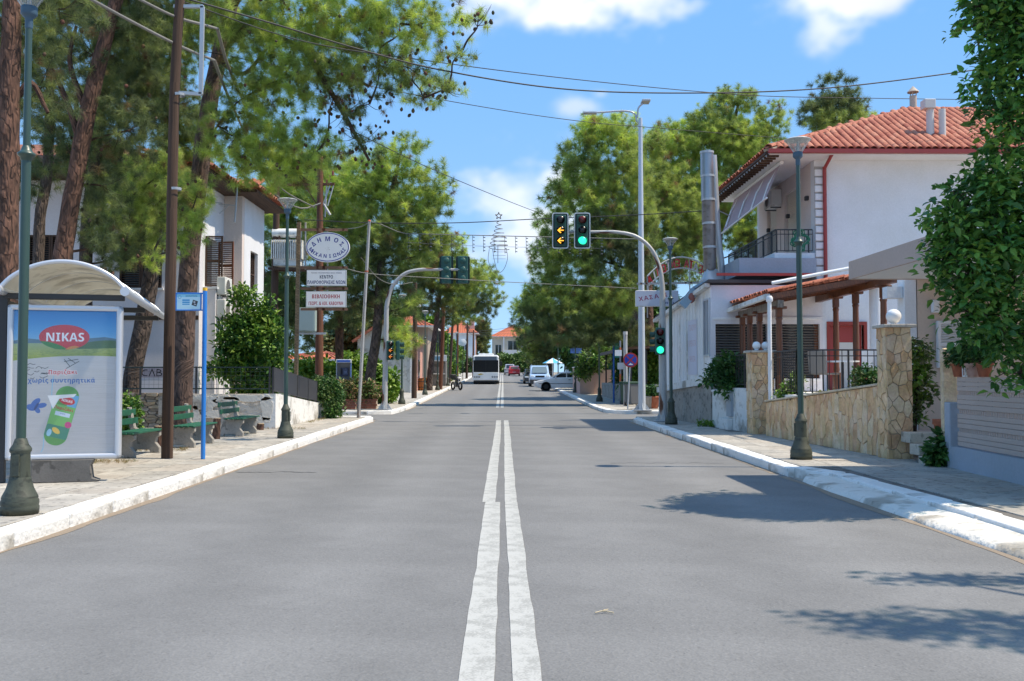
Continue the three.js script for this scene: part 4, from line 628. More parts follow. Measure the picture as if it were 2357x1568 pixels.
// ---- sign frame of the municipality
{
  const Z = 26.5, o = thing('sign_frame', 'rusty steel sign post with three cross bars carrying municipal signs', 'sign post', at(688, 0, Z).setY(0)); const b = o.position, p = (px, py) => at(px, py, Z).sub(b);
  part('post', plank(V(0, .5, 0), p(688, 512), .1, .1), mat(.36, .27, .19, { map: T.wood, roughness: .8 }), o);
  for (const y of [529, 616, 664.5, 712]) part('cross_bar', plank(p(692, y), p(800, y), .05, .07), mat(.3, .17, .11, { map: T.rust, roughness: .8 }), o);
  part('hanger', [bar(p(703, 512), p(703, 620), .025), bar(p(754, 527), p(754, 712), .02)], M.galvRust, o);
  const sign = (name, label, cx, cy, wpx, hpx, draw, oval, group) => {
    const w = wpx * Z / F, h = hpx * Z / F, s = thing(name, label, 'sign', at(cx, cy, Z - .1)); const t = canvasTex(768, Math.round(768 * h / w), draw);
    if (oval) { const e = new THREE.Shape(); e.absellipse(0, 0, w / 2, h / 2, 0, Math.PI * 2); const g = new THREE.ExtrudeGeometry(e, { depth: .1, bevelEnabled: false, curveSegments: 40 }).translate(0, 0, -.1); part('case', boxUV(g), M.whiteClean, s); const f = new THREE.ShapeGeometry(e, 40), q = f.attributes.position, uv = f.attributes.uv; for (let i = 0; i < q.count; i++) uv.setXY(i, q.getX(i) / w + .5, q.getY(i) / h + .5); part('face', f.translate(0, 0, .004), mat(1, 1, 1, { map: t, roughness: .45 }), s); }
    else { part('case', rbox(w, h, .1, .008, 0, 0, -.05), M.galv, s); part('face', panel(w * .97, h * .93, 0, 0, .004), mat(1, 1, 1, { map: t, roughness: .45 }), s); }
  };
  sign('oval_sign', 'oval white municipal sign with blue lettering and blue ring', 754, 569, 100, 69, (x, w, h) => {
    x.fillStyle = '#f6f7fd'; x.fillRect(0, 0, w, h); x.strokeStyle = '#1d2f9c'; x.lineWidth = 14; x.beginPath(); x.ellipse(w / 2, h / 2, w * .478, h * .465, 0, 0, 7); x.stroke(); x.fillStyle = '#14248f'; x.textAlign = 'center';
    const along = (s, rx, ry, a0, a1, size, mid) => { x.font = 'bold ' + size + 'px sans-serif'; [...s].forEach((c, i) => { const d = mix(a0, a1, i / (s.length - 1)), a = d * Math.PI / 180; x.save(); x.translate(w / 2 + rx * Math.cos(a), h / 2 - ry * Math.sin(a)); x.rotate((mid - d) * Math.PI / 180 * .62 * (mid > 180 ? 1 : 1)); x.fillText(c, 0, size * .36); x.restore(); }); };
    along('ΔΗΜΟΣ', w * .35, h * .28, 158, 22, 112, 90); along('ΜΗΧΑΝΙΩΝΑΣ', w * .39, h * .3, 196, 344, 90, 270);
    x.fillStyle = '#b9b4b8'; x.globalAlpha = .5; const r = mulberry(3); for (let i = 0; i < 26; i++) x.fillRect(w * .44 + r() * w * .1, h * .42 + r() * h * .25, 3 + r() * 10, 2 + r() * 8);
  }, true);
  sign('lettered_sign', 'white youth information centre sign with dark blue lettering', 751, 640, 91, 37, (x, w, h) => { x.fillStyle = '#faf8fb'; x.fillRect(0, 0, w, h); x.textAlign = 'center'; x.fillStyle = '#8a8494'; x.font = 'bold 34px sans-serif'; const f = (s, y, sx, sy) => { x.save(); x.translate(w / 2, y); x.scale(sx, sy); x.fillText(s, 0, 0); x.restore(); }; f('ΓΕΝΙΚΗ ΓΡΑΜΜΑΤΕΙΑ ΝΕΑΣ ΓΕΝΙΑΣ', h * .2, 1.08, 1); x.fillStyle = '#1f2a4a'; x.font = 'bold 100px sans-serif'; f('ΚΕΝΤΡΟ', h * .54, .7, 1); x.fillStyle = '#121a66'; f('ΠΛΗΡΟΦΟΡΗΣΗΣ ΝΕΩΝ', h * .9, .68, 1); });
  sign('lettered_sign', 'white library sign with red lettering', 750, 689, 92, 37, (x, w, h) => { x.fillStyle = '#fcf7f6'; x.fillRect(0, 0, w, h); x.textAlign = 'center'; x.fillStyle = '#b00f20'; x.font = 'bold 112px sans-serif'; const f = (s, y, sx) => { x.save(); x.translate(w / 2, y); x.scale(sx, 1); x.fillText(s, 0, 0); x.restore(); }; f('ΒΙΒΛΙΟΘΗΚΗ', h * .44, .8); x.fillStyle = '#b83040'; x.font = 'bold 100px sans-serif'; f('ΓΕΩΡΓ. & ΑΙΚ. ΚΑΒΟΥΝΗ', h * .89, .6); });
}
// ---- transformer station: wooden poles, platform, transformer and cabinet
{
  const Z = 38.6, p = (x, y) => at(x, y, Z);
  const pole = (px, top, label, dx, m) => { const b = p(px, 0).setY(gy(Z) + PAVE - .05), t = p(px + dx, top), o = thing('wooden_pole', label, 'utility pole', b); part('pole', limb([V(0, 0, 0), t.clone().sub(b).multiplyScalar(.5), t.clone().sub(b)], [.17, .15, .12], 10, 12, .04, 5), m, o); return [o, b]; };
  const [a, ab] = pole(741, 360, 'reddish wooden power pole behind the municipal signs', -4, M.woodPoleRed), q = (x, y) => p(x, y).sub(ab);
  part('cross_arm', [plank(q(625, 426), q(770, 424), .1, .1), plank(q(700, 424), q(735, 480), .04, .04)], M.woodPoleRed, a);
  for (const x of [752, 759, 766]) part('insulator', lathe([[0, 0], [.05, 0], [.05, .05], [.03, .06], [.055, .1], [.03, .12], [.055, .17], [.02, .2], [0, .2]], 10).translate(...q(x, 424 - (x - 752) * 1.4).toArray()), mat(.25, .05, .035, { roughness: .25 }), a);
  part('switch_gear', [bar(q(752, 428), q(748, 500), .03), bar(q(762, 420), q(744, 470), .03), bar(q(768, 426), q(754, 474), .025), bar(q(745, 470), q(760, 495), .05)], mat(.5, .5, .5, { roughness: .4 }), a);
  pole(635, 400, 'wooden power pole behind the grey transformer', 3, M.woodPole);
  const tr = thing('transformer', 'grey ribbed power transformer mounted high between two wooden poles', 'transformer', p(664, 617)); const W = 1.28, H = 1.15;
  part('tank', rbox(W * .86, H * .92, .6, .03, 0, H * .5, 0), M.acWhite, tr); for (let i = 0; i < 15; i++) part('cooling_fin', box(.03, H * .66, .86, (i - 7) * W / 15, H * .62, 0), M.acWhite, tr);
  part('expansion_drum', cyl(.19, .19, 1.15, 0, 0, 0, 16).rotateZ(Math.PI / 2).translate(.5, H + .26, 0), M.acWhite, tr); part('bushing', [cyl(.06, .04, .2, -.35, H * .96, .1, 10), cyl(.06, .04, .2, 0, H * .96, .1, 10), cyl(.06, .04, .2, .35, H * .96, .1, 10)], mat(.1, .05, .03), tr);
  part('platform', [plank(V(-.75, -.06, .3), V(1.55, -.06, .3), .12, .1), plank(V(-.75, -.06, -.3), V(1.55, -.06, -.3), .12, .1)], M.woodPole, tr);
  const cb = thing('switch_cabinet', 'pale grey green electrical cabinet fixed to the reddish power pole', 'cabinet', at(707, 765, 38.2)); part('case', rbox(.7, .95, .35, .02, 0, .5, 0), mat(.34, .42, .4, { map: T.grime, roughness: .5 }), cb); part('door', rbox(.62, .86, .02, .01, 0, .5, .18), mat(.37, .45, .43, { map: T.plaster, roughness: .5 }), cb); part('bracket', plank(V(-.4, -.05, 0), V(.75, -.05, 0), .08, .08), M.galv, cb);
}
// ---- phone booth
{
  const b = at(791, 941, 38.2).setY(PAVE), o = thing('phone_booth', 'blue and grey open phone booth on a single post', 'phone booth', b, .12);
  part('post', cyl(.075, .075, 1.2, 0, 0, 0), M.galv, o); part('foot', cyl(.2, .2, .03, 0, 0, 0), M.galv, o);
  const s = extrude([[0, .98], [.3, .98], [.42, 1.06], [.42, 1.8], [0, 1.86]], .03, .004).rotateY(-Math.PI / 2); part('side_panel', s.clone().translate(-.26, 0, -.1), mat(.3, .34, .42, { roughness: .5 }), o); part('side_panel', s.clone().translate(.29, 0, -.1), mat(.12, .2, .45, { roughness: .5 }), o);
  part('back_panel', rbox(.54, .86, .03, .005, 0, 1.42, -.09), mat(.42, .42, .44), o); part('roof', rbox(.6, .14, .5, .02, 0, 1.88, .12), mat(.5, .54, .6, { roughness: .5 }), o); part('roof_band', box(.5, .09, .01, 0, 1.88, .374), mat(.05, .12, .42), o);
  const ph = part('telephone', rbox(.3, .32, .14, .02, .02, 1.46, -.01), mat(.08, .1, .2, { roughness: .4 }), o); part('keypad', box(.12, .12, .01, .06, 1.44, .065), mat(.2, .25, .4), ph); part('handset', rbox(.05, .22, .06, .02, -.08, 1.46, .09), M.black, ph);
}
// ---- leaning steel post that carries the festive wires
{ const b = at(825, 961.5, 29.6).setY(PAVE), t = at(850, 510, 29.6); const o = thing('leaning_steel_post', 'tall grey steel post leaning towards the street at the corner', 'post', b); part('post', bar(V(0, 0, 0), t.clone().sub(b), .055, 14, .045), M.galvRust, o); part('cap', lathe([[.05, 0], [.05, .03], [0, .06]], 10).translate(...t.clone().sub(b).toArray()), mat(.5, .12, .06), o); part('clamp', lathe([[.056, 0], [.06, .05]], 12).translate(...t.clone().sub(b).multiplyScalar(.74).toArray()), mat(.5, .14, .08), o); }
// ---- traffic signal mast beyond the crossing (its overhead heads face away)
{
  const b = at(885, 943, 36.8).setY(PAVE), o = thing('traffic_signal_mast', 'curved grey signal mast with two dark signal backs hanging over the street', 'traffic light', b), p = (x, y) => at(x, y, 36.8).sub(b);
  mastBase(o, .11, M.galv); part('mast', limb([V(0, 0, 0), p(887, 850), p(889, 760), p(891, 700), p(903, 660), p(932, 630), p(968, 621), p(1000, 620.5), p(1076, 621)], [.115, .1, .095, .09, .085, .075, .068, .06, .05], 44, 14), M.galvRust, o);
  addSignal(o, p(1027, 621).add(V(0, 0, -.16)), Math.PI, .15, ['dark', 'dark', 'dark'], [.54, 1.07]); addSignal(o, p(1065, 621).add(V(0, 0, -.16)), Math.PI, .15, ['dark', 'dark', 'dark'], [.54, 1.07]);
  addSignal(o, p(896, 807).add(V(.06, 0, .16)), .25, .105, ['dark', 'dim', 'dim'], null, 'lower_signal_head'); addSignal(o, p(905, 807).add(V(.26, 0, .0)), Math.PI / 2 + .1, .105, ['dark', 'dark', 'dark'], null, 'lower_signal_head');
}
// ---- planting on this side
shrub('small_tree', 'small glossy leafed tree in front of the pink house', 'tree', V(-7.05, .4, -26.5), [[V(-.1, 1.5, 0), .62, .6, .6], [V(.25, 2.6, 0), .5, .5, .5], [V(-.3, 2.3, 0), .5, .5, .5], [V(.65, 1.9, .2), .5, .6, .5], [V(.75, 1.1, .2), .45, .6, .5], [V(-.6, 1.2, .1), .45, .4, .45], [V(.15, .5, 0), .7, .5, .5], [V(-.15, 3.2, 0), .36, .36, .36], [V(.2, 1.9, .1), .6, .5, .5], [V(-.55, 1.8, 0), .35, .3, .3], [V(.5, 3.0, 0), .25, .22, .25], [V(.7, 2.5, 0), .3, .25, .3]], 240, [...GREENS.dark, ...GREENS.fresh, ...GREENS.fresh], 31, { spray: SPRAY.mid, stems: 12 });
shrub('square_bush', 'round dark bush beside the advertising panel in front of the slate wall', 'shrub', V(-7.7, PAVE, -19.6), [[V(0, .35, 0), .34, .4, .34], [V(.08, .65, 0), .24, .26, .24], [V(-.2, .3, 0), .26, .3, .26]], 1000, [...GREENS.dark, ...GREENS.fresh], 36, { spray: SPRAY.small });
shrub('ivy_hedge', 'clipped ivy hedge hanging over the end of the garden wall', 'hedge', at(765, 880, 29.5).setY(.3), [[V(-.1, .55, 0), .34, .5, .5], [V(.1, .35, .2), .3, .6, .4], [V(-.3, .75, -.3), .4, .4, .6], [V(.0, .1, .3), .25, .5, .3]], 900, [...GREENS.dark, [.1, .16, .05], [.14, .2, .06]], 32, { spray: SPRAY.small, size: .9 });
shrub('bright_shrub', 'bright yellow green leafy shrub on the pavement past the crossing', 'shrub', V(-6.3, .13, -44.8), [[V(0, .9, 0), 1.5, 1.0, 1.0], [V(-.6, 1.5, 0), .8, .9, .8], [V(.7, .7, .3), .8, .8, .7]], 130, GREENS.fresh, 33, { spray: SPRAY.big });
shrub('roadside_bush', 'yellow green bush behind the phone booth', 'shrub', V(-8.2, .1, -42), [[V(0, 1, 0), 1.1, 1.2, .8], [V(1.0, .8, -.4), .9, 1, .8]], 130, GREENS.fresh, 34, { spray: SPRAY.big });
for (const [x, Z, w, l] of [[-6.15, 37.6, .95, 'low brick planter box beside the phone booth'], [-5.55, 38.0, 1.25, 'low brick planter box beside the signal mast']]) {
  const o = thing('brick_planter', l, 'planter', [x, PAVE, -Z]); part('bed', span(-w / 2 + .03, w / 2 - .03, 0, .36, -.25, .25), M.mortar, o); part('soil', span(-w / 2 + .06, w / 2 - .06, .36, .39, -.2, .2), M.soil, o);
  for (let r = 0; r < 4; r++) for (let i = 0; i < Math.round(w / .22); i++) { const n = Math.round(w / .22), bw = w / n; part('brick', box(bw - .014, .085, .1, -w / 2 + bw * (i + .5) + (r & 1 ? .02 : -.02), .05 + r * .1, .24), M.brick, o); }
  shrub('planter_bush', l.replace('low brick planter box', 'reddish green bush growing in the brick planter'), 'shrub', V(x, PAVE + .38, -Z), [[V(0, .28, 0), w * .52, .42, .4], [V(-.2, .45, 0), .35, .3, .3]], 420, GREENS.mixed, 35 + w * 9, { spray: SPRAY.mid });
}
{ const r = mulberry(77), list = []; for (let i = 0; i < 700; i++) { const s = [[-5.65, 23.2, .9, .12], [-5.35, 28.6, .12, 2.2], [-5.9, 16.6, .5, .25], [-5.95, 14.3, .5, .2], [-6.4, 21.4, .8, .5]][i % 5]; list.push([V(s[0] + (r() - .5) * 2 * s[2], PAVE, -(s[1] + (r() - .5) * 2 * s[3])), rq(r), .25 + .3 * r(), rgb(...(r() > .4 ? [.3, .2, .06] : [.2, .2, .05]))]); } const g = scatter('dry_grass', needleTuft(14, .14, .003, 9, .7), LEAF.pine, list, scene); g.userData = { kind: 'stuff', label: 'dry yellow grass and needles along the paving edges', category: 'grass' }; }
// ================================================================ right side of the street
const STONES = [[.8, .56, .33], [.84, .62, .4], [.74, .5, .29], [.82, .66, .47], [.77, .6, .43], [.7, .45, .28], [.81, .6, .37]].map((c) => mat(...c, { map: T.stone, bumpMap: T.stoneB, bumpScale: .012, roughness: .9 }));
function cladding(parent, poly, sx, sy, cell, seed, place, most = 298, gap = .012) {   // irregular stones on a face; cells stretched by sx, sy
  const q = mulberry(seed), pts = [], xs = poly.map((p) => p[0]), ys = poly.map((p) => p[1]), x0 = Math.min(...xs), x1 = Math.max(...xs), y0 = Math.min(...ys), y1 = Math.max(...ys);
  for (let y = y0, k = 0; y < y1 + cell * sy * .3; y += cell * sy, k++) for (let x = x0 - (k & 1 ? cell * sx / 2 : 0); x < x1 + cell * sx * .5; x += cell * sx) pts.push([(x + (q() - .2) * cell * sx * .9) / sx, (y + (q() - .2) * cell * sy * .9) / sy]);
  voronoi(poly.map(([x, y]) => [x / sx, y / sy]), pts, gap / Math.max(sx, sy)).slice(0, most).forEach((c, i) => part('stone', place(extrude(c.map(([x, y]) => [x * sx, y * sy]), .012 + .014 * hash(i, seed, 3), .004)), STONES[Math.floor(hash(i, seed, 7) * STONES.length)], parent));
}
// ---- sandstone clad garden wall along the pavement; its top rises towards the gate
{
  const A = onY(1764, 1003, PAVE), B = onY(2056, 1056, PAVE), L = A.distanceTo(B), turn = Math.atan2(-(B.z - A.z), B.x - A.x) , o = thing('sandstone_wall', 'low garden wall clad in upright irregular sandstone slabs, with coping', 'wall', A, turn);
  const h0 = .72, h1 = 1.16, pr = [[0, -.05], [L, -.05], [L, h1], [0, h0]];
  part('wall_core', extrude(pr, .26).translate(0, 0, -.28), M.mortar, o);
  cladding(o, [[.01, 0], [L - .01, 0], [L - .01, h1 - .01], [.01, h0 - .01]], 1, 2.5, .125, 41, (g) => g.translate(0, 0, -.012), 298, .01);
  part('coping', extrude([[0, h0], [L, h1], [L, h1 + .035], [0, h0 + .035]], .36, .006).translate(0, 0, -.32), mat(.62, .55, .44, { map: T.stone, roughness: .85 }), o);
}
// ---- gate pillars with globe lamps
function pillar(px0, px1, py, ph, w2, label, globes, seed) {
  const a = onY(px0, py, PAVE), b = onY(px1, py, PAVE), w = b.x - a.x, o = thing('stone_pillar', label, 'pillar', [(a.x + b.x) / 2, PAVE, a.z - w2 / 2], 0, 'sandstone pillars with white globe lamps');
  part('core', span(-w / 2 + .02, w / 2 - .02, -.05, ph, -w2 / 2 + .02, w2 / 2 - .02), M.mortar, o);
  cladding(o, [[-w / 2 + .01, 0], [w / 2 - .01, 0], [w / 2 - .01, ph], [-w / 2 + .01, ph]], 1, 1.5, .13, seed, (g) => g.translate(0, 0, w2 / 2 - .024));
  cladding(o, [[-w2 / 2 + .02, 0], [w2 / 2 - .02, 0], [w2 / 2 - .02, ph], [-w2 / 2 + .02, ph]], 1, 1.5, .14, seed + 1, (g) => g.translate(0, 0, w / 2 - .024).rotateY(-Math.PI / 2));
  part('cap', rbox(w + .1, .05, w2 + .1, .01, 0, ph + .025, 0), mat(.66, .63, .58, { map: T.concrete, roughness: .8 }), o);
  for (const [gx, gz, r, l] of globes) { const g = thing('globe_lamp', l, 'globe lamp', [o.position.x + gx, PAVE + ph + .05, o.position.z + gz], 0, 'white globe lamps on the pillars'); part('foot', cyl(.05, .04, .03), M.whiteClean, g); part('globe', new THREE.SphereGeometry(r, 28, 20).translate(0, .02 + r, 0), M.globe, g); }
}
pillar(2044, 2105, 1057, 2.03, .4, 'sandstone pillar beside the gate steps, carrying one large globe lamp', [[0, 0, .115, 'large white globe lamp on the pillar beside the gate steps']], 51);
pillar(1732, 1784, 1000, 1.8, .5, 'sandstone pillar at the far end of the wall, carrying two globe lamps', [[-.1, .1, .09, 'small white globe lamp, one of a pair on the far pillar'], [.13, .0, .09, 'small white globe lamp standing behind its twin on the far pillar']], 61);
// ---- white yard wall with a barred railing, in front of the restaurant
{
  const A = onY(1636, 981, PAVE), B = onY(1733, 996, PAVE), L = A.distanceTo(B), o = thing('white_yard_wall', 'low whitewashed yard wall with black railing between restaurant and stone pillar', 'wall', A, Math.atan2(-(B.z - A.z), B.x - A.x));
  part('wall_core', extrude([[0, -.05], [L, -.05], [L, 1.0], [L * .45, 1.0], [L * .45, .88], [0, .88]], .22).translate(0, 0, -.22), M.whiteDirty, o); part('coping', [rbox(L * .45, .06, .28, .015, L * .22, .91, -.11)], M.whiteClean, o);
  part('meter_box', rbox(.3, .62, .08, .01, L * .52, .62, .03), mat(.34, .38, .42, { roughness: .5 }), o); part('step_block', rbox(.6, .28, .14, .02, L * .45, .12, .07), M.whiteDirty, o);
  addRailing(o, V(.05, .92, -.1), V(L * .42, .92, -.1), .78); addRailing(o, V(L * .45, 1.0, -.1), V(L - .05, 1.0, -.1), .78);
}
// ---- restaurant: one storey, white sheet cladding over a concrete plinth
{
  const o = thing('restaurant', 'single storey restaurant clad in white sheeting on a grey concrete plinth', 'building');
  const A = V(4.98, 0, -30.2), B = V(5.36, 0, -24.4), L = A.distanceTo(B), tn = Math.atan2(-(B.z - A.z), B.x - A.x);
  const place = (g) => g.rotateY(tn).translate(A.x, 0, A.z), hA = 3.15, hB = 3.72, top = (x) => mix(hA, hB, x / L);
  part('plinth', place(extrude([[0, 0], [L, 0], [L, 1.3], [0, .98]], .3).translate(0, 0, -.28)), M.concrete, o);
  part('plinth_cap', place(extrude([[0, .9], [L - .0, 1.22], [L, 1.44], [0, 1.06]], .06).translate(0, 0, .022)), M.whiteDirty, o);
  // cladding boards
  const n = 34; for (let i = 0; i < n; i++) { const x0 = L * i / n, x1 = L * (i + 1) / n - .012, xm = (x0 + x1) / 2, w0 = L - .62, w1 = L - .06; const lo = mix(1.06, 1.43, xm / L), hi = top(xm); const bd = (a, b) => part('cladding_board', place(extrude([[x0, a], [x1, a], [x1, b], [x0, b]], .025 + .006 * (i & 1), .004).translate(0, 0, -.02)), i % 5 ? M.whiteClean : M.whiteDirty, o); if (xm > w0 && xm < w1) { bd(lo, 1.92); bd(3.42, hi); } else bd(lo, hi); }
  const win = part('window', place(span(L - .6, L - .08, 1.94, 3.4, -.06, -.03)), M.glassDark, o); part('window_frame', place(merged([span(L - .62, L - .56, 1.92, 3.42, -.03, .04), span(L - .12, L - .06, 1.92, 3.42, -.03, .04), span(L - .36, L - .32, 1.92, 3.42, -.03, .035), span(L - .56, L - .12, 1.92, 1.97, -.03, .038), span(L - .56, L - .12, 3.37, 3.42, -.03, .038)])), M.alu, win);
  const tx = canvasTex(256, 768, (x, w, h) => { x.fillStyle = '#cfcfdb'; x.fillRect(0, 0, w, h); x.fillStyle = '#c7a9ab'; x.font = 'bold 80px sans-serif'; x.textAlign = 'center'; ['ΓΙΑΟΥΡ', 'ΚΡΕΑΤΑ', 'ΨΗΤΑ'].forEach((s, i) => { x.save(); x.translate(w / 2, 150 + i * 220); x.scale(.72, 1.5); x.globalAlpha = .6; x.fillText(s, 0, 0); x.restore(); }); });
  part('faded_lettering', place(panel(.95, 1.5, L - 1.75, 2.2, .02)), mat(1, 1, 1, { map: tx, roughness: .8 }), o);
  part('gutter', place(merged([plank(V(-.1, hA + .02, .1), V(L + .05, hB + .02, .1), .13, .1)])), M.whiteDirty, o);
  // face towards the veranda, with long louvred windows
  const Xr = 8.24; part('wall', wallWith(Xr - 5.36, 3.75, .2, [[.12, 1.45, 1.35, 2.75], [1.55, 2.8, 1.35, 2.75]]).translate(5.36, 0, -24.42), M.lavender, o);
  for (const [a, b] of [[.12, 1.45], [1.55, 2.8]]) { const w = part('window', span(5.36 + a, 5.36 + b, 1.35, 2.75, -24.62, -24.58), M.glassDark, o); part('blind', Array.from({ length: 20 }, (_, i) => box(b - a, .012, .05).rotateX(.6).translate(5.36 + (a + b) / 2, 1.4 + i * .068, -24.55)), mat(.16, .15, .14, { roughness: .5 }), w); part('sill', span(5.36 + a - .04, 5.36 + b + .04, 1.28, 1.345, -24.5, -24.36), M.whiteClean, w); }
  part('transom_band', span(5.4, 8.2, 2.86, 2.92, -24.41, -24.38), M.whiteClean, o);
  part('wall', span(5.2, 8.24, 0, 3.2, -30.0, -29.8), M.white, o);
  part('roof', extrude([[-.12, hA + .08], [L + .14, hB + .08], [L + .14, hB + .16], [-.12, hA + .16]], 3.3).translate(0, 0, -3.2).rotateY(tn).translate(A.x, 0, A.z), mat(.05, .05, .055), o); part('roof_flashing', span(5.5, 8.2, 3.98, 4.05, -24.36, -24.3), M.red, o);
  part('lean_to', span(6.2, 8.22, 4.06, 4.5, -24.8, -26.8), M.greyPlaster, o);
}
// ---- steel smoke flues on the restaurant roof
{
  const o = thing('smoke_flue', 'tall dull steel smoke flue rising from a hood on the restaurant roof', 'chimney', at(1637, 655, 26).setY(3.62)), t = at(1626, 350, 26).y - o.position.y;
  part('hood', [rbox(.56, .42, .5, .01, 0, .21, 0), new THREE.CylinderGeometry(.2, .36, .3, 4).rotateY(Math.PI / 4).translate(0, .56, 0)], M.galv, o);
  for (let k = 0, y = .68, n = 5; k < n; k++, y += (t - .68) / n) { part('flue_pipe', cyl(.178, .178, (t - .68) / n - .03, -.03 - k * .015, y, 0, 20), k > 2 ? mat(.36, .38, .41, { map: T.plaster, roughness: .35, metalness: .8 }) : mat(.24, .2, .18, { map: T.grime, roughness: .45, metalness: .6 }), o); part('flue_band', cyl(.19, .19, .06, -.03 - k * .015, y + (t - .68) / n - .045, 0, 20), M.galv, o); }
  const o2 = thing('smoke_flue', 'thin pale steel smoke flue standing behind the thick one', 'chimney', at(1652, 655, 26.5).setY(3.62)); part('flue_pipe', limb([V(.12, 0, 0), V(.1, .9, 0), V(.02, 1.6, 0), V(-.1, t + .02, 0)], [.1, .1, .1, .1], 14, 14), M.galv, o2); part('bracket', bar(V(-.02, t * .62, .0), V(.5, t * .6, -.6), .015), M.galv, o2);
  const d = thing('air_duct', 'bent pale blue sheet metal duct running over the restaurant eave', 'duct'); const p = (x, y) => at(x, y, 25.6); part('duct', [plank(p(1570, 705), p(1600, 668), .2, .22), plank(p(1600, 668), p(1618, 658), .2, .22), plank(p(1618, 658), p(1655, 656), .2, .22)], mat(.32, .44, .55, { map: T.plaster, roughness: .35, metalness: .4 }), d); part('cowl', new THREE.SphereGeometry(.13, 14, 10).scale(1, 1.3, 1).translate(...p(1590, 684).toArray()), mat(.3, .12, .1), d);
}
// ---- butcher's lettered box sign and arched letter sign, seen from behind the crossing
{
  const w = 86 * 30 / F, h = 37.5 * 30 / F, s = thing('butcher_sign', 'white box sign with faded red butcher lettering beside the signal mast', 'sign', at(1508, 687, 30.4)), t = canvasTex(768, 340, (x, W, H) => { x.fillStyle = '#d5d6e2'; x.fillRect(0, 0, W, H); x.fillStyle = '#a0506c'; x.font = 'bold 134px sans-serif'; [...'ΧΑΣΑΠΙΚΟ'].slice(0, 6).forEach((c, i) => { x.save(); x.translate(46 + i * 96, 236 - i * 20); x.rotate(-.18); x.fillText(c, 0, 0); x.restore(); }); x.fillStyle = '#35467f'; x.font = 'bold 90px sans-serif'; x.fillText('σπιτι', 470, 300); });
  part('case', rbox(w * 1.16, h, .18, .015, .07, 0, -.1), M.whiteClean, s); part('face', panel(w * 1.12, h * .92, .07, 0, -.006), mat(1, 1, 1, { map: t, roughness: .4 }), s); part('bracket', [plank(V(-w / 2 + .02, h / 2 + .22, -.1), V(w / 2 + .9, h / 2 + .26, -.1), .08, .06), bar(V(-.2, h / 2, -.1), V(-.2, h / 2 + .22, -.1), .02), bar(V(.3, h / 2, -.1), V(.3, h / 2 + .22, -.1), .02)], M.galvRust, s);
  const Z = 30.8, o = thing('arched_letter_sign', 'arched metal sign with red letters seen from behind above the restaurant', 'sign'), p = (x, y) => at(x, y, Z);
  const up = [], lo = []; for (let i = 0; i <= 20; i++) { const u = i / 20, x = mix(1490, 1640, u), y = 646 - 40 * (1 - (2 * u - 1.05) ** 2) - 14; up.push(p(x, y)); lo.push(p(x, y + 25)); }
  part('upper_rail', tube(up, .026, 40), M.whiteDirty, o); part('lower_rail', tube(lo, .026, 40), M.whiteDirty, o); for (const i of [0, 7, 13, 20]) part('upright', bar(up[i], lo[i].clone().setY(3.3), .02, 6), M.galvRust, o);
  const G = { A: [[0, 0, .5, 1], [.5, 1, 1, 0], [.2, .4, .8, .4]], I: [[.5, 0, .5, 1]], 'Π': [[.05, 0, .05, 1], [.95, 0, .95, 1], [.05, .95, .95, .95]], O: [[.1, .1, .1, .9], [.9, .1, .9, .9], [.1, .92, .9, .92], [.1, .06, .9, .06]], T: [[.5, 0, .5, 1], [0, .94, 1, .94]], N: [[.05, 0, .05, 1], [.95, 0, .95, 1], [.05, 1, .95, 0]], E: [[.1, 0, .1, 1], [.1, .95, .9, .95], [.1, .5, .75, .5], [.1, .05, .9, .05]], P: [[.1, 0, .1, 1], [.1, .95, .85, .95], [.85, .95, .85, .5], [.1, .5, .85, .5]], K: [[.1, 0, .1, 1], [.1, .45, .9, 1], [.3, .6, .9, 0]] };
  const LM = [mat(.7, .05, .06), mat(.75, .68, .66), mat(.66, .1, .1)];
  [...'AIΠOTNE ATAEPK'].forEach((c, i) => { if (c === ' ') return; const u = (i + .5) / 14, x = mix(1494, 1636, u), y = 646 - 40 * (1 - (2 * u - 1.05) ** 2) - 11, a = (2 * u - 1.05) * .28, b = p(x, y + 20), s2 = .26, wd = .13, f = (gx, gyy) => { const dx = -(gx - .5) * wd, dy = gyy * s2; return b.clone().add(V(dx * Math.cos(a) + dy * Math.sin(a), dy * Math.cos(a) - dx * Math.sin(a), 0)); }; part('letter', G[c].map(([x0, y0, x1, y1]) => plank(f(x0, y0), f(x1, y1), .045, .04)), LM[i % 3], o); });
}
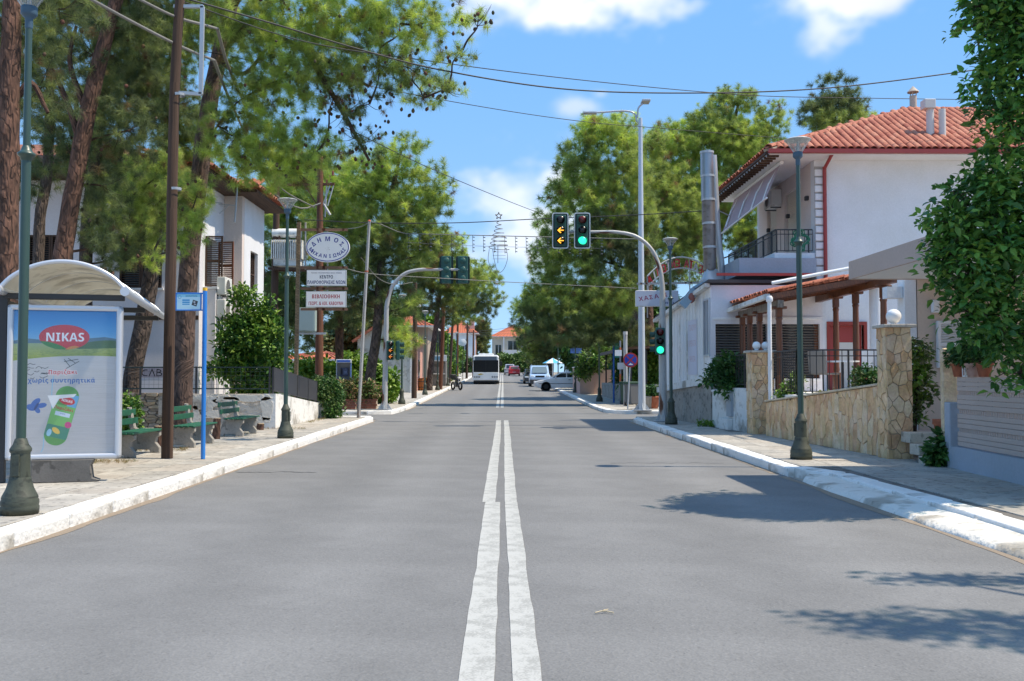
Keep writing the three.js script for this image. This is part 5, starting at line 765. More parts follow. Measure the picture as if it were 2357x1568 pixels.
// ---- two storey white house with tiled roof, balcony and veranda
{
  const o = thing('white_house', 'two storey white house with red barrel tile roof and balcony above the veranda', 'house');
  const X = 8.26, Zf = 25, Zb = 30.4, H = 7.12;
  part('wall', wallWith(9.5, H, .3, [[.35, 1.25, .6, 2.75]]).translate(X, 0, -Zf), M.white, o);                 // towards the gate
  part('wall', wallWith(Zb - Zf - .3, H, .3, [[.9, 1.9, 4.66, 6.7], [2.7, 4.2, 4.66, 6.7]]).rotateY(-Math.PI / 2).translate(X, 0, -Zb), M.pink, o);   // towards the street
  part('wall', span(X, X + 9.5, 0, H, -Zb + .001, -Zb - .25), M.white, o); part('wall', span(X + 9.2, X + 9.5, 0, H, -Zb + .01, -Zf - .31), M.white, o);
  const door = part('door', span(X + .35, X + 1.25, .6, 2.75, -Zf - .2, -Zf - .14), M.red, o); part('door_pane', span(X + .62, X + 1.12, 1.0, 2.3, -Zf - .135, -Zf - .125), mat(.6, .6, .58), door); part('door_frame', [span(X + .27, X + .35, .6, 2.84, -Zf - .12, -Zf + .05), span(X + 1.25, X + 1.33, .6, 2.84, -Zf - .12, -Zf + .05), span(X + .35, X + 1.25, 2.75, 2.84, -Zf - .12, -Zf + .05)], mat(.3, .05, .04), door);
  for (const [a, b] of [[.9, 1.9], [2.7, 4.2]]) { const d = part('balcony_door', span(X + .12, X + .16, 4.66, 6.7, -Zb + a, -Zb + b), mat(.66, .6, .5), o); part('roller_shutter', Array.from({ length: 34 }, (_, i) => box(.03, .05, b - a - .06, X + .1, 4.7 + i * .06, -Zb + (a + b) / 2)), mat(.7, .64, .54, { roughness: .5 }), d); }
  part('quoin_backing', span(X - .002, X + .27, 3.66, 6.95, -Zf + .001, -Zf + .012), mat(.42, .4, .38), o); for (let i = 0; i < 15; i++) part('quoin', rbox(i & 1 ? .25 : .27, .17, .06, .012, X + .135, 3.77 + i * .215, -Zf + .03), i & 1 ? M.white : M.whiteClean, o);
  part('pilaster', span(X - .001, X + .29, .6, 3.6, -Zf + .001, -Zf + .03), M.white, o);
  part('wall_spotlight', rbox(.1, .12, .12, .02, X - .05, 6.2, -25.5), M.darkMetal, o); part('wall_spotlight', rbox(.1, .12, .12, .02, X - .05, 6.0, -27.2), M.darkMetal, o); part('wall_spotlight', rbox(.1, .12, .12, .02, X - .05, 5.9, -29.2), M.darkMetal, o);
  // balcony
  const bal = part('balcony', extrude([[7.18, 4.42], [7.3, 4.3], [X, 4.22], [X, 4.66], [7.18, 4.66]], 5.4, .01).translate(0, 0, -Zb + .0), M.white, o);
  addRailing(bal, V(7.24, 4.66, -Zb + .1), V(7.24, 4.66, -Zf - .05), .62, .1, .06); addRailing(bal, V(7.26, 4.66, -Zf - .05), V(X - .05, 4.66, -Zf - .05), .62, .1, .06);
  // eaves, gutter, roof
  const E = { x: 6.85, z: -24.3, y: 7.2, r: V(11.95, 9.2, -27.7), b: -31.1, x1: 18.4 };
  part('soffit', span(E.x + .05, E.x1, H + .002, H + .06, E.z - .02, E.b), M.whiteClean, o);
  const roof = part('roof', [quad(V(E.x, E.y, E.z), V(E.x1, E.y, E.z), V(E.x1 - 4, 9.2, -27.7), E.r), quad(V(E.x, E.y, E.b), V(E.x, E.y, E.z), E.r, V(11.95, 9.2, -27.71)), quad(V(E.x1, E.y, E.b), V(E.x, E.y, E.b), E.r, V(E.x1 - 4, 9.2, -27.7))], M.clayOld, o);
  const Uf = V(1, 0, 0), Vf = V(0, 2.0, -3.4).normalize(), fl = Math.hypot(2, 3.4), w = .2, l = .3;
  tiledPlane(roof, V(E.x, E.y + .02, E.z + .04), Uf, Vf, 44, 13, w, l, (i, j) => i * w > (j * l + .12) / fl * 5.1 && j * l < fl - .15 && i < 34, 299);
  tiledPlane(roof, V(E.x + 34 * w, E.y + .02, E.z + .04), Uf, Vf, 22, 13, w, l, (i, j) => j * l < fl - .15 && (22 - i) * w > j * l * .85 - 1.2, 0);
  const Us = V(0, 0, -1), Vs = V(5.1, 2, 0).normalize(), sl = Math.hypot(5.1, 2);
  tiledPlane(roof, V(E.x - .04, E.y + .02, E.z), Us, Vs, 34, 17, w, .33, (i, j) => { const up = (j * .33 + .15) / sl; return i * w > up * 3.4 && (34 - i) * w > up * 3.4; }, 34);
  for (let k = 0; k < 16; k++) { const a = V(E.x, E.y + .05, E.z).lerp(E.r, k / 16), b = V(E.x, E.y + .05, E.z).lerp(E.r, (k + 1.1) / 16), d = b.clone().sub(a), t = new THREE.Mesh(tileGeo, TILES[k & 3]); t.name = 'hip_tile'; t.position.copy(a).add(V(0, .04, 0)); t.quaternion.setFromRotationMatrix(new THREE.Matrix4().lookAt(V(0, 0, 0), d.clone().negate(), V(0, 1, 0))); t.scale.set(.26, .2, d.length() * .95); t.castShadow = t.receiveShadow = true; roof.add(t); }
  for (let k = 0; k < 16; k++) { const t = new THREE.Mesh(tileGeo, TILES[(k * 7) & 3]); t.name = 'ridge_tile'; t.position.copy(E.r).add(V(k * .36, .04, 0)); t.rotation.y = Math.PI / 2; t.scale.set(.26, .2, .38); t.castShadow = t.receiveShadow = true; roof.add(t); }
  part('hip_mortar', plank(V(E.x, E.y + .03, E.z), E.r.clone().add(V(0, .02, 0)), .3, .06), M.mortar, roof);
  part('gutter', [plank(V(E.x - .02, E.y - .02, E.z + .08), V(E.x1, E.y - .02, E.z + .08), .12, .1)], M.red, o); part('gutter', plank(V(E.x - .06, E.y - .05, E.z + .02), V(E.x - .06, E.y - .05, E.b), .03, .06), M.woodPole, o);
  part('rafter_ends', Array.from({ length: 24 }, (_, i) => box(.3, .07, .06, E.x + .16, E.y - .09, E.z - .15 - i * .28)), M.woodPole, o).userData = { kind: 'stuff' };
  part('downpipe', [bar(V(8.52, 7.12, -24.4), V(8.5, 6.9, -24.85), .045, 10), bar(V(8.5, 6.92, -24.9), V(8.5, 3.9, -24.9), .05, 12)], M.red, o);
  const ch = part('roof_vent', [cyl(.1, .1, .5, 12.1, 9.15, -27.7, 12), lathe([[.16, 0], [.17, .02], [.0, .2]], 12).translate(12.1, 9.75, -27.7), ...[0, 1, 2].map((k) => bar(V(12.1 + .08 * Math.cos(k * 2.1), 9.62, -27.7 + .08 * Math.sin(k * 2.1)), V(12.1 + .1 * Math.cos(k * 2.1), 9.77, -27.7 + .1 * Math.sin(k * 2.1)), .015, 5))], mat(.5, .42, .34, { roughness: .8 }), o); ch.userData = {};
  part('chimney', [cyl(.1, .1, 1.0, 11.5, 7.7, -25.3, 12), cyl(.09, .09, .9, 11.78, 7.65, -25.2, 12), rbox(.3, .25, .3, .02, 11.45, 8.7, -25.3)], mat(.6, .57, .54, { roughness: .6 }), o);
  // awning under the eaves
  const aw = part('awning', quad(V(7.4, 7.05, -25.1), V(7.4, 7.05, -30.1), V(7.0, 5.98, -30.1), V(7.0, 6.12, -25.1)), phys(.42, .3, .33, { map: T.plaster, transmission: .2, thickness: 0, roughness: .9 }), o);
  part('awning_roller', bar(V(7.4, 7.06, -25), V(7.4, 7.06, -30.2), .05, 10), M.whiteClean, aw); part('awning_bar', bar(V(7.0, 6.12, -25), V(7.0, 5.96, -30.2), .025, 8), M.whiteClean, aw); for (const z of [-25.4, -26.6, -28, -29.6]) part('awning_arm', [plank(V(7.42, 7.0, z), V(7.2, 6.6, z - .1), .05, .04), plank(V(7.2, 6.6, z - .1), V(7.0, 6.08, z), .05, .04)], M.whiteClean, aw);
}
addAC('units on the white house', V(8.25, 6.42, -28.3), -Math.PI / 2, .8, .5, .3, 'white air conditioner under the eaves above the balcony');
{ const o = thing('garden_hose', 'coiled green garden hose hung on the balcony railing', 'hose'); const pts = []; for (let i = 0; i < 90; i++) { const a = i * .42, r = .19 + .06 * Math.sin(i * 1.7); pts.push(V(7.86 + Math.cos(a) * r * .9 + .04 * Math.sin(i), 4.98 + Math.sin(a) * r * 1.2, -25.0 + .002 * i - .06)); } part('coil', tube(pts, .014, 360, 5), mat(.03, .22, .12, { roughness: .5 }), o); }
// ---- veranda in front of the white house
{
  const o = thing('veranda', 'tile roofed veranda with turned brown wooden posts and a board ceiling', 'veranda');
  const ea = V(5.9, 3.2, -20.9), eb = V(5.95, 3.12, -26.2), ia = V(8.45, 3.66, -20.9);
  const U = V(0, 0, -1), Vd = ia.clone().sub(ea).normalize(), N = Vd.clone().cross(U), q = (u, v, d) => ea.clone().addScaledVector(U, u).addScaledVector(Vd, v).add(V(0, d, 0));
  const roof = part('roof', [quad(q(0, 0, .03), q(4.1, 0, .03), q(4.1, 2.64, .03), q(0, 2.64, .03))], M.clayOld, o);
  tiledPlane(roof, q(-.06, -.05, .04), U, Vd, 23, 8, .18, .34, () => true, 184);
  for (let k = 0; k < 11; k++) part('ceiling_board', plank(q(0.02, .12 + k * .24, -.02), q(4.08, .12 + k * .24, -.02), .225, .03), M.woodCeil, o);
  for (const u of [.05, 1.35, 2.7, 4.0]) part('rafter', plank(q(u, 0, -.09), q(u, 2.62, -.09), .07, .1), M.woodPost, o);
  part('eave_beam', plank(V(6.12, 3.0, -20.85), V(6.12, 2.98, -24.38), .13, .16), M.woodGrey, o); part('inner_beam', plank(V(8.12, 3.42, -19.6), V(8.12, 3.38, -24.95), .13, .16), M.woodPost, o); part('barge_board', plank(q(-.05, -.02, -.05), q(-.05, 2.7, -.05), .04, .12), M.woodPost, o);
  const post = (x, z, y1, name = 'post') => { const h = y1 - 1.05; part(name, [rbox(.16, h * .2, .16, .01, x, 1.05 + h * .1, z), lathe([[.06, h * .2], [.075, h * .23], [.065, h * .26], [.072, h * .5], [.065, h * .86], [.08, h * .88], [.06, h * .9]], 10).translate(x, 1.05, z), rbox(.13, h * .1, .13, .01, x, y1 - h * .05, z), rbox(.34, .06, .12, .02, x, y1 + .02, z)], M.woodPost, o); };
  for (const z of [-21.0, -22.6, -23.5, -24.2]) post(6.12, z, 2.9); for (const z of [-20.2, -21.8, -23.1, -24.6]) post(8.12, z, 3.3);
  part('white_column', cyl(.14, .14, 2.5, 8.35, 1.0, -21.2, 18), M.whiteClean, o); part('white_column', cyl(.17, .17, 2.7, 8.95, 1.0, -19.6, 18), M.whiteClean, o);
  part('floor', span(5.95, 9.6, .25, 1.02, -19.2, -24.98), M.white, o); part('gutter', plank(V(5.82, 3.16, -20.8), V(5.82, 3.08, -24.95), .1, .1), M.whiteDirty, o);
  const p = (x, y, z) => at(x, y, z); part('downpipe', [bar(V(5.84, 3.1, -20.75), V(5.84, .9, -20.75), .045, 12), bar(q(-.15, 0, .24), q(-.15, 2.75, .27), .04, 12), lathe([[.045, 0], [.075, .02], [.075, .1], [.05, .14]], 12).translate(5.84, 3.02, -20.75)], M.whiteClean, o); part('roof_flashing', plank(q(-.12, 2.2, .28), q(-.12, 3.2, .28), .05, .16), M.red, o);
  addRailing(o, V(6.0, 1.02, -19.35), V(9.4, 1.02, -19.35), .92, .13); addRailing(o, V(6.0, 1.02, -19.35), V(6.0, 1.02, -23.9), .92, .13);
  const ty = (x, z, t, l) => { const c = thing('garden_chair', l, 'chair', [x, 1.02, z], t, 'chairs on the veranda'); part('seat', rbox(.46, .04, .44, .015, 0, .44, 0), mat(.3, .26, .22), c); part('backrest', rbox(.46, .5, .04, .015, 0, .72, -.22).rotateX(-.1), mat(.3, .26, .22), c); for (const [a, b] of [[-.2, -.2], [.2, -.2], [-.2, .2], [.2, .2]]) part('leg', cyl(.018, .018, .44, a, 0, b, 8), M.darkMetal, c); return c; };
  ty(7.2, -21.2, 2.2, 'dark garden chair on the veranda beside the table'); ty(7.9, -20.8, -1.8, 'dark garden chair draped with a white cloth on the veranda');
  tag(part('white_cloth', new THREE.BoxGeometry(.34, .5, .02, 8, 8, 1).translate(7.95, 1.72, -20.6), M.whiteClean), 'white cloth hung over a veranda chair', 'cloth'); const tb = thing('garden_table', 'small round table on the veranda', 'table', [7.55, 1.02, -21.1]); part('top', cyl(.36, .36, .03, 0, .7, 0, 24), M.whiteClean, tb); part('stem', cyl(.03, .03, .7), M.darkMetal, tb);
}
// ---- beige neighbour house by the gate, with a flat porch slab reaching over the pavement
{
  const o = thing('beige_house', 'beige rendered house with a flat brown edged porch slab behind the glossy leafed tree', 'house'), Z = 13.4, X = 4.92, y = 2.78;
  part('porch_slab', span(X + .02, 10, y, y + .2, -10.2, -Z), M.whiteClean, o); part('slab_fascia', [span(X - .02, X + .018, y - .01, y + .24, -10.2, -Z), span(X + .018, 10, y - .01, y + .24, -Z - .001, -Z - .04)], M.beigeDark, o);
  const zw = 16.3, wx = at(2112, 700, zw).x; part('wall', span(wx, wx + 5, 0, 3.1, -zw, -zw - .25), M.beige, o); part('roof', span(wx - .1, wx + 5, 3.11, 3.2, -13.5, -16.7), M.beigeDark, o);
  const w = part('window', span(wx + .3, wx + 1.0, 1.55, 2.35, -zw + .02, -zw + .06), mat(.7, .68, .66), o); part('shutter', louvre(.7, .8, 16).map((g) => g.translate(wx + .3, 1.55, -zw + .09)), M.whiteClean, w); part('wall_light', rbox(.12, .22, .1, .02, wx + .28, 2.6, -zw + .06), M.whiteClean, w);
  part('corner_pier', span(wx - .22, wx - .02, 0, 3.1, -zw, -zw - .3), M.white, o); part('lintel', span(wx - .5, wx - .23, 2.75, 2.95, -zw - .05, -zw - .25), M.white, o);
  part('porch_floor', span(6.75, 9.5, 0, .5, -16.2, -11), M.beigeDark, o); part('path_floor', span(6.15, 7.4, 0, .42, -15.4, -20.8), M.beigeDark, o);
  addRailing(o, V(6.75, .5, -13.9), V(8.6, .5, -13.9), .85, .2); for (let k = 0; k < 3; k++) part('step', rbox(.66, .16, .32, .015, 6.44, .13 + .08 + k * .16 - .05, -13.85 - k * .3), mat(.66, .62, .54, { map: T.concrete, roughness: .9 }), o);
}
// ---- grey wall with beige board fence
{
  const A = onY(2177, 1074, PAVE), B = V(5.8, PAVE, -7.2), L = A.distanceTo(B), o = thing('board_fence', 'beige board fence with baluster slots set on a rough grey wall', 'fence', A, Math.atan2(-(B.z - A.z), B.x - A.x)), bm = mat(.56, .45, .39, { map: T.plaster, roughness: .8 });
  part('base_wall', span(0, L, -.1, .3, -.2, 0), M.greyPlaster, o); for (const x of [0, 2.6, 5.2]) part('pier', rbox(.2, .98, .22, .02, x + .1, .42, -.1), M.greyPlaster, o);
  const wing = part('stone_edging', rbox(.12, 1.75, .2, .02, -.1, .8, -.1), STONES[3], o);
  for (const s of [0, 2.6]) { [[.31, .51], [.56, .76], [.82, 1.02], [1.07, 1.26]].forEach(([a, b], k) => { for (let m = 0; m < 3; m++) part('board', rbox(2.36, (b - a) / 3 - .004, .045, .006, s + 1.42, a + (b - a) * (m + .5) / 3, -.1), bm, o); }); [[.51, .56], [.76, .82], [1.02, 1.07]].forEach(([a, b]) => { for (let k = 0; k < 34; k++) part('baluster', box(.026, b - a, .03, s + .3 + k * .068, (a + b) / 2, -.1), bm, o); }); }
  // flower pots standing on the fence
  const pot = (x, l, m, r = .09) => { const w = V(x, 1.265, -.1).applyAxisAngle(V(0, 1, 0), o.rotation.y).add(o.position), g = thing('flower_pot', l, 'flower pot', w, 0, 'flower pots by the gate'); part('pot', lathe([[0, 0], [r * .7, 0], [r, r * 1.5], [r * 1.15, r * 1.5], [r * 1.15, r * 1.85], [r, r * 1.85], [r * .95, r * 1.6], [0, r * 1.6]], 18), m, g); return w; };
  const a = pot(.28, 'terracotta pot standing at the end of the board fence', M.terra, .1), b = pot(.75, 'pale pink trough pot on the board fence', mat(.6, .42, .36, { map: T.clay, roughness: .85 }), .1), c = pot(1.1, 'terracotta pot on the board fence beside a white lantern', M.terra, .1);
  [a, b, c].forEach((w, i) => shrub('potted_plant', ['leafy plant in the pot at the fence end', 'tall leafy plant in the pale pink pot', 'dense leafy plant in the pot beside the white lantern'][i], 'plant', w.clone().add(V(0, .17, 0)), [[V(0, .1 + .05 * i, 0), .16, .14 + .05 * i, .14]], 6000, GREENS.dark, 70 + i, { spray: SPRAY.small, size: .7, stems: 4 }));
  const lw = V(.52, 1.265, -.1).applyAxisAngle(V(0, 1, 0), o.rotation.y).add(o.position), ln = thing('lantern', 'small white metal lantern standing on the board fence', 'lantern', lw); part('body', [rbox(.08, .02, .08, .004, 0, .01, 0), ...[[-1, -1], [1, -1], [-1, 1], [1, 1]].map(([x, z]) => box(.01, .12, .01, x * .035, .08, z * .035))], M.whiteClean, ln); part('pane', span(-.03, .03, .02, .14, -.03, .03), M.glass, ln); part('roof', lathe([[.06, .14], [.03, .18], [.02, .2], [0, .21]], 4), M.whiteClean, ln);
}
// ---- green planting by the veranda, the gate and the wall
shrub('ivy_clump', 'dark heart leafed ivy clump at the corner of the grey wall', 'plant', onY(2150, 1072, PAVE).add(V(.08, 0, .05)), [[V(0, .14, 0), .17, .18, .16], [V(.06, .34, 0), .12, .16, .12], [V(-.1, .1, .05), .12, .14, .12]], 2600, GREENS.dark, 81, { spray: SPRAY.small, size: 1.15, stems: 3 });
shrub('gate_shrub', 'yellow green shrub in a terracotta pot beside the gate pillar', 'shrub', V(6.62, .5, -15.3), [[V(.05, .9, 0), .28, .55, .25], [V(.1, 1.3, 0), .18, .3, .18], [V(-.02, .4, 0), .18, .3, .18]], 900, [...GREENS.fresh, ...GREENS.olive], 82, { size: .9 });
{ const g = thing('flower_pot', 'tall terracotta pot on the gate steps', 'flower pot', [6.62, .3, -14.3], 0, 'flower pots by the gate'); part('pot', lathe([[0, 0], [.08, 0], [.13, .38], [.15, .38], [.15, .46], [.12, .46], [0, .42]], 18), M.terra, g); const h = thing('flower_pot', 'low terracotta pot on the porch behind the gate', 'flower pot', [7.0, .5, -13.75], 0, 'flower pots by the gate'); part('pot', lathe([[0, 0], [.1, 0], [.14, .2], [.15, .2], [.15, .24], [0, .22]], 18), M.terra, h); shrub('potted_plant', 'low bushy plant in the pot on the porch', 'plant', V(7.0, .74, -13.75), [[V(0, .06, 0), .24, .12, .2]], 3000, GREENS.olive, 83, { size: .7, stems: 3 }); }
shrub('wall_shrub', 'small bright shrub growing above the sandstone wall by the far pillar', 'shrub', V(6.15, .75, -20.2), [[V(0, .3, 0), .26, .28, .22], [V(.1, .6, 0), .14, .22, .14], [V(-.15, .2, 0), .2, .2, .2]], 1500, [...GREENS.fresh, ...GREENS.olive], 84, { size: .8 });
shrub('low_plant', 'low grey green plant bed behind the sandstone wall', 'plant', V(6.5, .8, -18.6), [[V(0, .12, 0), .5, .16, .8]], 700, GREENS.olive, 85, { size: .8, stems: 4 });
shrub('veranda_bush', 'round olive bush behind the sandstone wall in front of the veranda', 'shrub', V(6.75, .9, -17.6), [[V(0, .4, 0), .32, .32, .3], [V(.1, .15, 0), .3, .3, .3]], 1000, [...GREENS.olive, ...GREENS.dark], 86, { size: .9 });
shrub('veranda_plant', 'upright yellow green plant by the veranda railing', 'plant', V(6.95, 1.0, -16.6), [[V(0, .35, 0), .18, .36, .18]], 1400, GREENS.fresh, 87, { size: 1 });
shrub('oleander', 'dark oleander hanging over the railing of the white yard wall', 'shrub', V(5.72, .95, -23.4), [[V(0, .55, 0), .45, .4, .5], [V(-.35, .45, -.2), .35, .28, .35], [V(.3, .4, .3), .3, .35, .4], [V(-.1, .1, .2), .25, .3, .3]], 420, GREENS.dark, 88, { spray: SPRAY.mid });
shrub('weed_tuft', 'green weed tuft at the foot of the white yard wall', 'plant', onY(1626, 982, PAVE), [[V(0, .06, 0), .28, .1, .15]], 3500, GREENS.fresh, 89, { size: .5, stems: 0 });
// ---- traffic signal mast at this corner
{
  const b = at(1527, 970, 27.1).setY(PAVE), o = thing('traffic_signal_mast', 'curved signal mast showing two amber arrows and a green light over the street', 'traffic light', b), p = (x, y) => at(x, y, 27.1).sub(b);
  mastBase(o, .1, M.galv); part('mast', limb([V(0, 0, 0), p(1526, 850), p(1525, 740), p(1524, 655), p(1517, 612), p(1498, 572), p(1465, 545), p(1420, 534.5), p(1380, 534), p(1275, 534)], [.11, .1, .09, .075, .065, .06, .055, .05, .045, .04], 50, 14), M.galvRust, o);
  addSignal(o, p(1289, 533).add(V(0, 0, .2)), 0, .128, ['dark', 'arrow', 'arrow'], [.47, 1.03]); addSignal(o, p(1339, 533).add(V(0, 0, .2)), 0, .128, ['red', 'dark', 'green'], [.47, 1.03]);
  addSignal(o, p(1517, 786).add(V(0, 0, .22)), -.2, .108, ['red', 'dark', 'green'], null, 'lower_signal_head'); addSignal(o, p(1512, 786).add(V(-.06, 0, .02)), -Math.PI / 2 - .3, .09, ['dark', 'dark', 'dark'], null, 'lower_signal_head');
}
// ---- tall double headed street light
{
  const b = at(1477.6, 945, 35.8).setY(PAVE), o = thing('tall_street_light', 'tall tapering steel street light with two flat heads', 'street light', b), p = (x, y) => at(x, y, 35.8).sub(b);
  mastBase(o, .13, M.galv); part('mast', new THREE.CylinderGeometry(.075, .14, p(0, 268).y, 8).translate(0, p(0, 268).y / 2, 0), mat(.62, .65, .68, { map: T.plaster, roughness: .45, metalness: .3 }), o);
  part('arm', [tube([p(1466, 280), p(1461, 262), p(1445, 256), p(1375, 259)], .035, 20, 8), tube([p(1467, 270), p(1470, 248), p(1480, 238)], .035, 14, 8)], M.galv, o); part('lamp_head', rbox(.52, .07, .26, .02, ...p(1358, 260).toArray()), M.galv, o); part('lamp_head', rbox(.32, .08, .5, .02, ...p(1486, 234).toArray()), M.galv, o);
}
// ---- no stopping sign
{
  const b = at(1445, 943, 36.7).setY(PAVE), o = thing('no_stopping_sign', 'round red and blue no stopping sign on a thin grey post', 'road sign', b), t = at(1451, 829, 36.7).sub(b), R = .285;
  part('post', bar(V(0, 0, 0), t.clone().add(V(0, .2, 0)), .03, 10), M.galv, o); const d = (r0, z, m, n) => part(n, lathe([[0, 0], [r0, 0], [r0, .012], [0, .012]], 36).rotateX(Math.PI / 2).translate(t.x, t.y, t.z + .04 + z), m, o);
  d(R, 0, mat(.42, .04, .035, { roughness: .4 }), 'rim'); d(R * .8, .006, mat(.02, .06, .4, { roughness: .4 }), 'disc'); for (const a of [1, -1]) part('cross_bar', box(R * 1.66, R * .16, .006, 0, 0, 0).rotateZ(a * Math.PI / 4).translate(t.x, t.y, t.z + .063 + a * .002), mat(.42, .04, .035, { roughness: .4 }), o);
  part('sticker', extrude([[-.1, -.02], [.1, -.02], [.06, .03], [.02, .03], [0, .07], [-.05, .02]], .003).translate(t.x, t.y - .17, t.z + .067), M.whiteClean, o);
}
// ================================================================ beyond the crossing: vehicles, poles, walls and houses
// ---- vehicles. Built along +z (front), wheels on y = 0
function wheel(o, x, z, r, w = .2) { const g = new THREE.Group(); g.name = 'wheel'; g.position.set(x, r, z); o.add(g); part('tyre', lathe([[r * .62, -w / 2], [r * .95, -w / 2], [r, -w * .32], [r, w * .32], [r * .95, w / 2], [r * .62, w / 2]], 24).rotateZ(Math.PI / 2), M.tyre, g); part('rim', [lathe([[0, w * .38], [r * .2, w * .4], [r * .64, w * .3], [r * .64, -w * .3], [0, -w * .3]], 20).rotateZ(-Math.sign(x) * Math.PI / 2), ...[0, 1, 2, 3, 4].map((k) => box(.02, r * .5, .05, Math.sign(x) * w * .4, r * .34, 0).rotateX(k * 1.2566))], M.rim, g); return g; }
function carBody(prof, w, m, o, name = 'body', taper = .12) {   // side profile [z, y], extruded across and drawn in towards the roof
  const g = new THREE.ExtrudeGeometry(new THREE.Shape(prof.map(([z, y]) => new THREE.Vector2(z, y))), { depth: w - .1, bevelEnabled: true, bevelThickness: .05, bevelSize: .05, bevelOffset: -.05, bevelSegments: 3, steps: 6 }).translate(0, 0, -(w - .1) / 2).rotateY(-Math.PI / 2), p = g.attributes.position;
  for (let i = 0; i < p.count; i++) { const y = p.getY(i), k = 1 - taper * step(.75, 1.55, y); p.setX(i, p.getX(i) * k); } g.computeVertexNormals(); return part(name, toCreasedNormals(g, .7), m, o);
}
const paint = (r, g, b) => phys(r, g, b, { roughness: .35, clearcoat: 1, clearcoatRoughness: .06 });
function saloon(label, pos, turn, m, hatch, h = 1.42, L = 4.3) {
  const o = thing('parked_car', label, 'car', pos, turn), f = L / 2, k = h / 1.42; o.name = numbered(hatch ? 'hatchback_car' : 'saloon_car');
  const roofR = hatch ? -f + .45 : -f + 1.15, rear = hatch ? [[-f, .62], [-f + .02, .95], [-f + .15, 1.0]] : [[-f, .55], [-f + .02, .88], [-f + .08, .95], [-f + .75, .99]];
  carBody([[f, .42], [f - .02, .62], [f - .3, .74], [f - 1.05, .88], [f - 1.25, .94], ...rear.slice().reverse(), [-f, .3], [-f + .35, .2], [f - .4, .2], [f, .28]], 1.7, m, o);
  carBody([[f - 1.15, .9], [f - 1.95, h - .06], [f - 2.3, h], [roofR + .5, h], [roofR, h - .08], [hatch ? -f + .12 : -f + .7, .95]], 1.5, m, o, 'cabin', .1);
  const gl = M.glassDark; carBody([[f - 1.3, .95], [f - 1.95, h - .1], [roofR + .15, h - .1], [hatch ? -f + .3 : -f + .95, .97]], 1.52, gl, o, 'side_window', .1); part('pillar', [box(1.49, h - 1.02, .06, 0, (h + .9) / 2, -.15)], m, o);
  part('windscreen', quad(V(-.62, .97, f - 1.17), V(.62, .97, f - 1.17), V(.52, h - .08, f - 1.9), V(-.52, h - .08, f - 1.9)).translate(0, .03, .03), gl, o); part('rear_window', quad(V(-.55, 1.02, hatch ? -f + .13 : -f + .72), V(.55, 1.02, hatch ? -f + .13 : -f + .72), V(.5, h - .12, roofR - .02), V(-.5, h - .12, roofR - .02)).translate(0, .0, -.03), gl, o);
  for (const s of [-1, 1]) { wheel(o, s * .76, f - .85, .3); wheel(o, s * .76, -f + .8, .3); part('headlight', rbox(.34, .13, .1, .03, s * .58, .64, f - .06), phys(.8, .82, .82, { roughness: .1, clearcoat: 1 }), o); part('tail_light', rbox(.2, .2, .08, .03, s * .66, .82, -f + .05), mat(.4, .02, .02, { roughness: .2 }), o); part('door_handle', box(.03, .03, .16, s * .86, .8, -.35), M.black, o); part('wing_mirror', rbox(.14, .12, .1, .03, s * .9, .98, f - 1.55), m, o); part('wheel_arch', new THREE.CylinderGeometry(.36, .36, .05, 20).rotateZ(Math.PI / 2).translate(s * .835, .3, f - .85), M.black, o); part('wheel_arch', new THREE.CylinderGeometry(.36, .36, .05, 20).rotateZ(Math.PI / 2).translate(s * .835, .3, -f + .8), M.black, o); part('side_strip', box(.02, .035, L * .86, s * .85, .52, 0), M.black, o); }
  for (const e of [1, -1]) part('number_plate', box(.5, .11, .02, 0, .5, e * (f + .005)), M.whiteClean, o); part('bumper', rbox(1.66, .2, .12, .04, 0, .42, -f + .02), m, o); return o;
}
const Y = (Z) => gy(Z) + .004;
saloon('white saloon car pulling out of a side lane across the kerb', [2.35 + 2.2, Y(70), -70], -Math.PI / 2, paint(.74, .75, .76), false, 1.4, 4.4);
saloon('bright red hatchback driving away towards the far houses', [1.83, Y(142), -142], Math.PI, paint(.55, .02, .03), true, 1.45, 3.9);
saloon('silver hatchback driving away ahead of the red car', [1.25, Y(152), -152], Math.PI, paint(.4, .38, .4), true, 1.65, 4.1);
saloon('dark car parked behind the pale blue van', [3.0, Y(95), -95], 0, paint(.03, .03, .035), true, 1.45, 4.0);
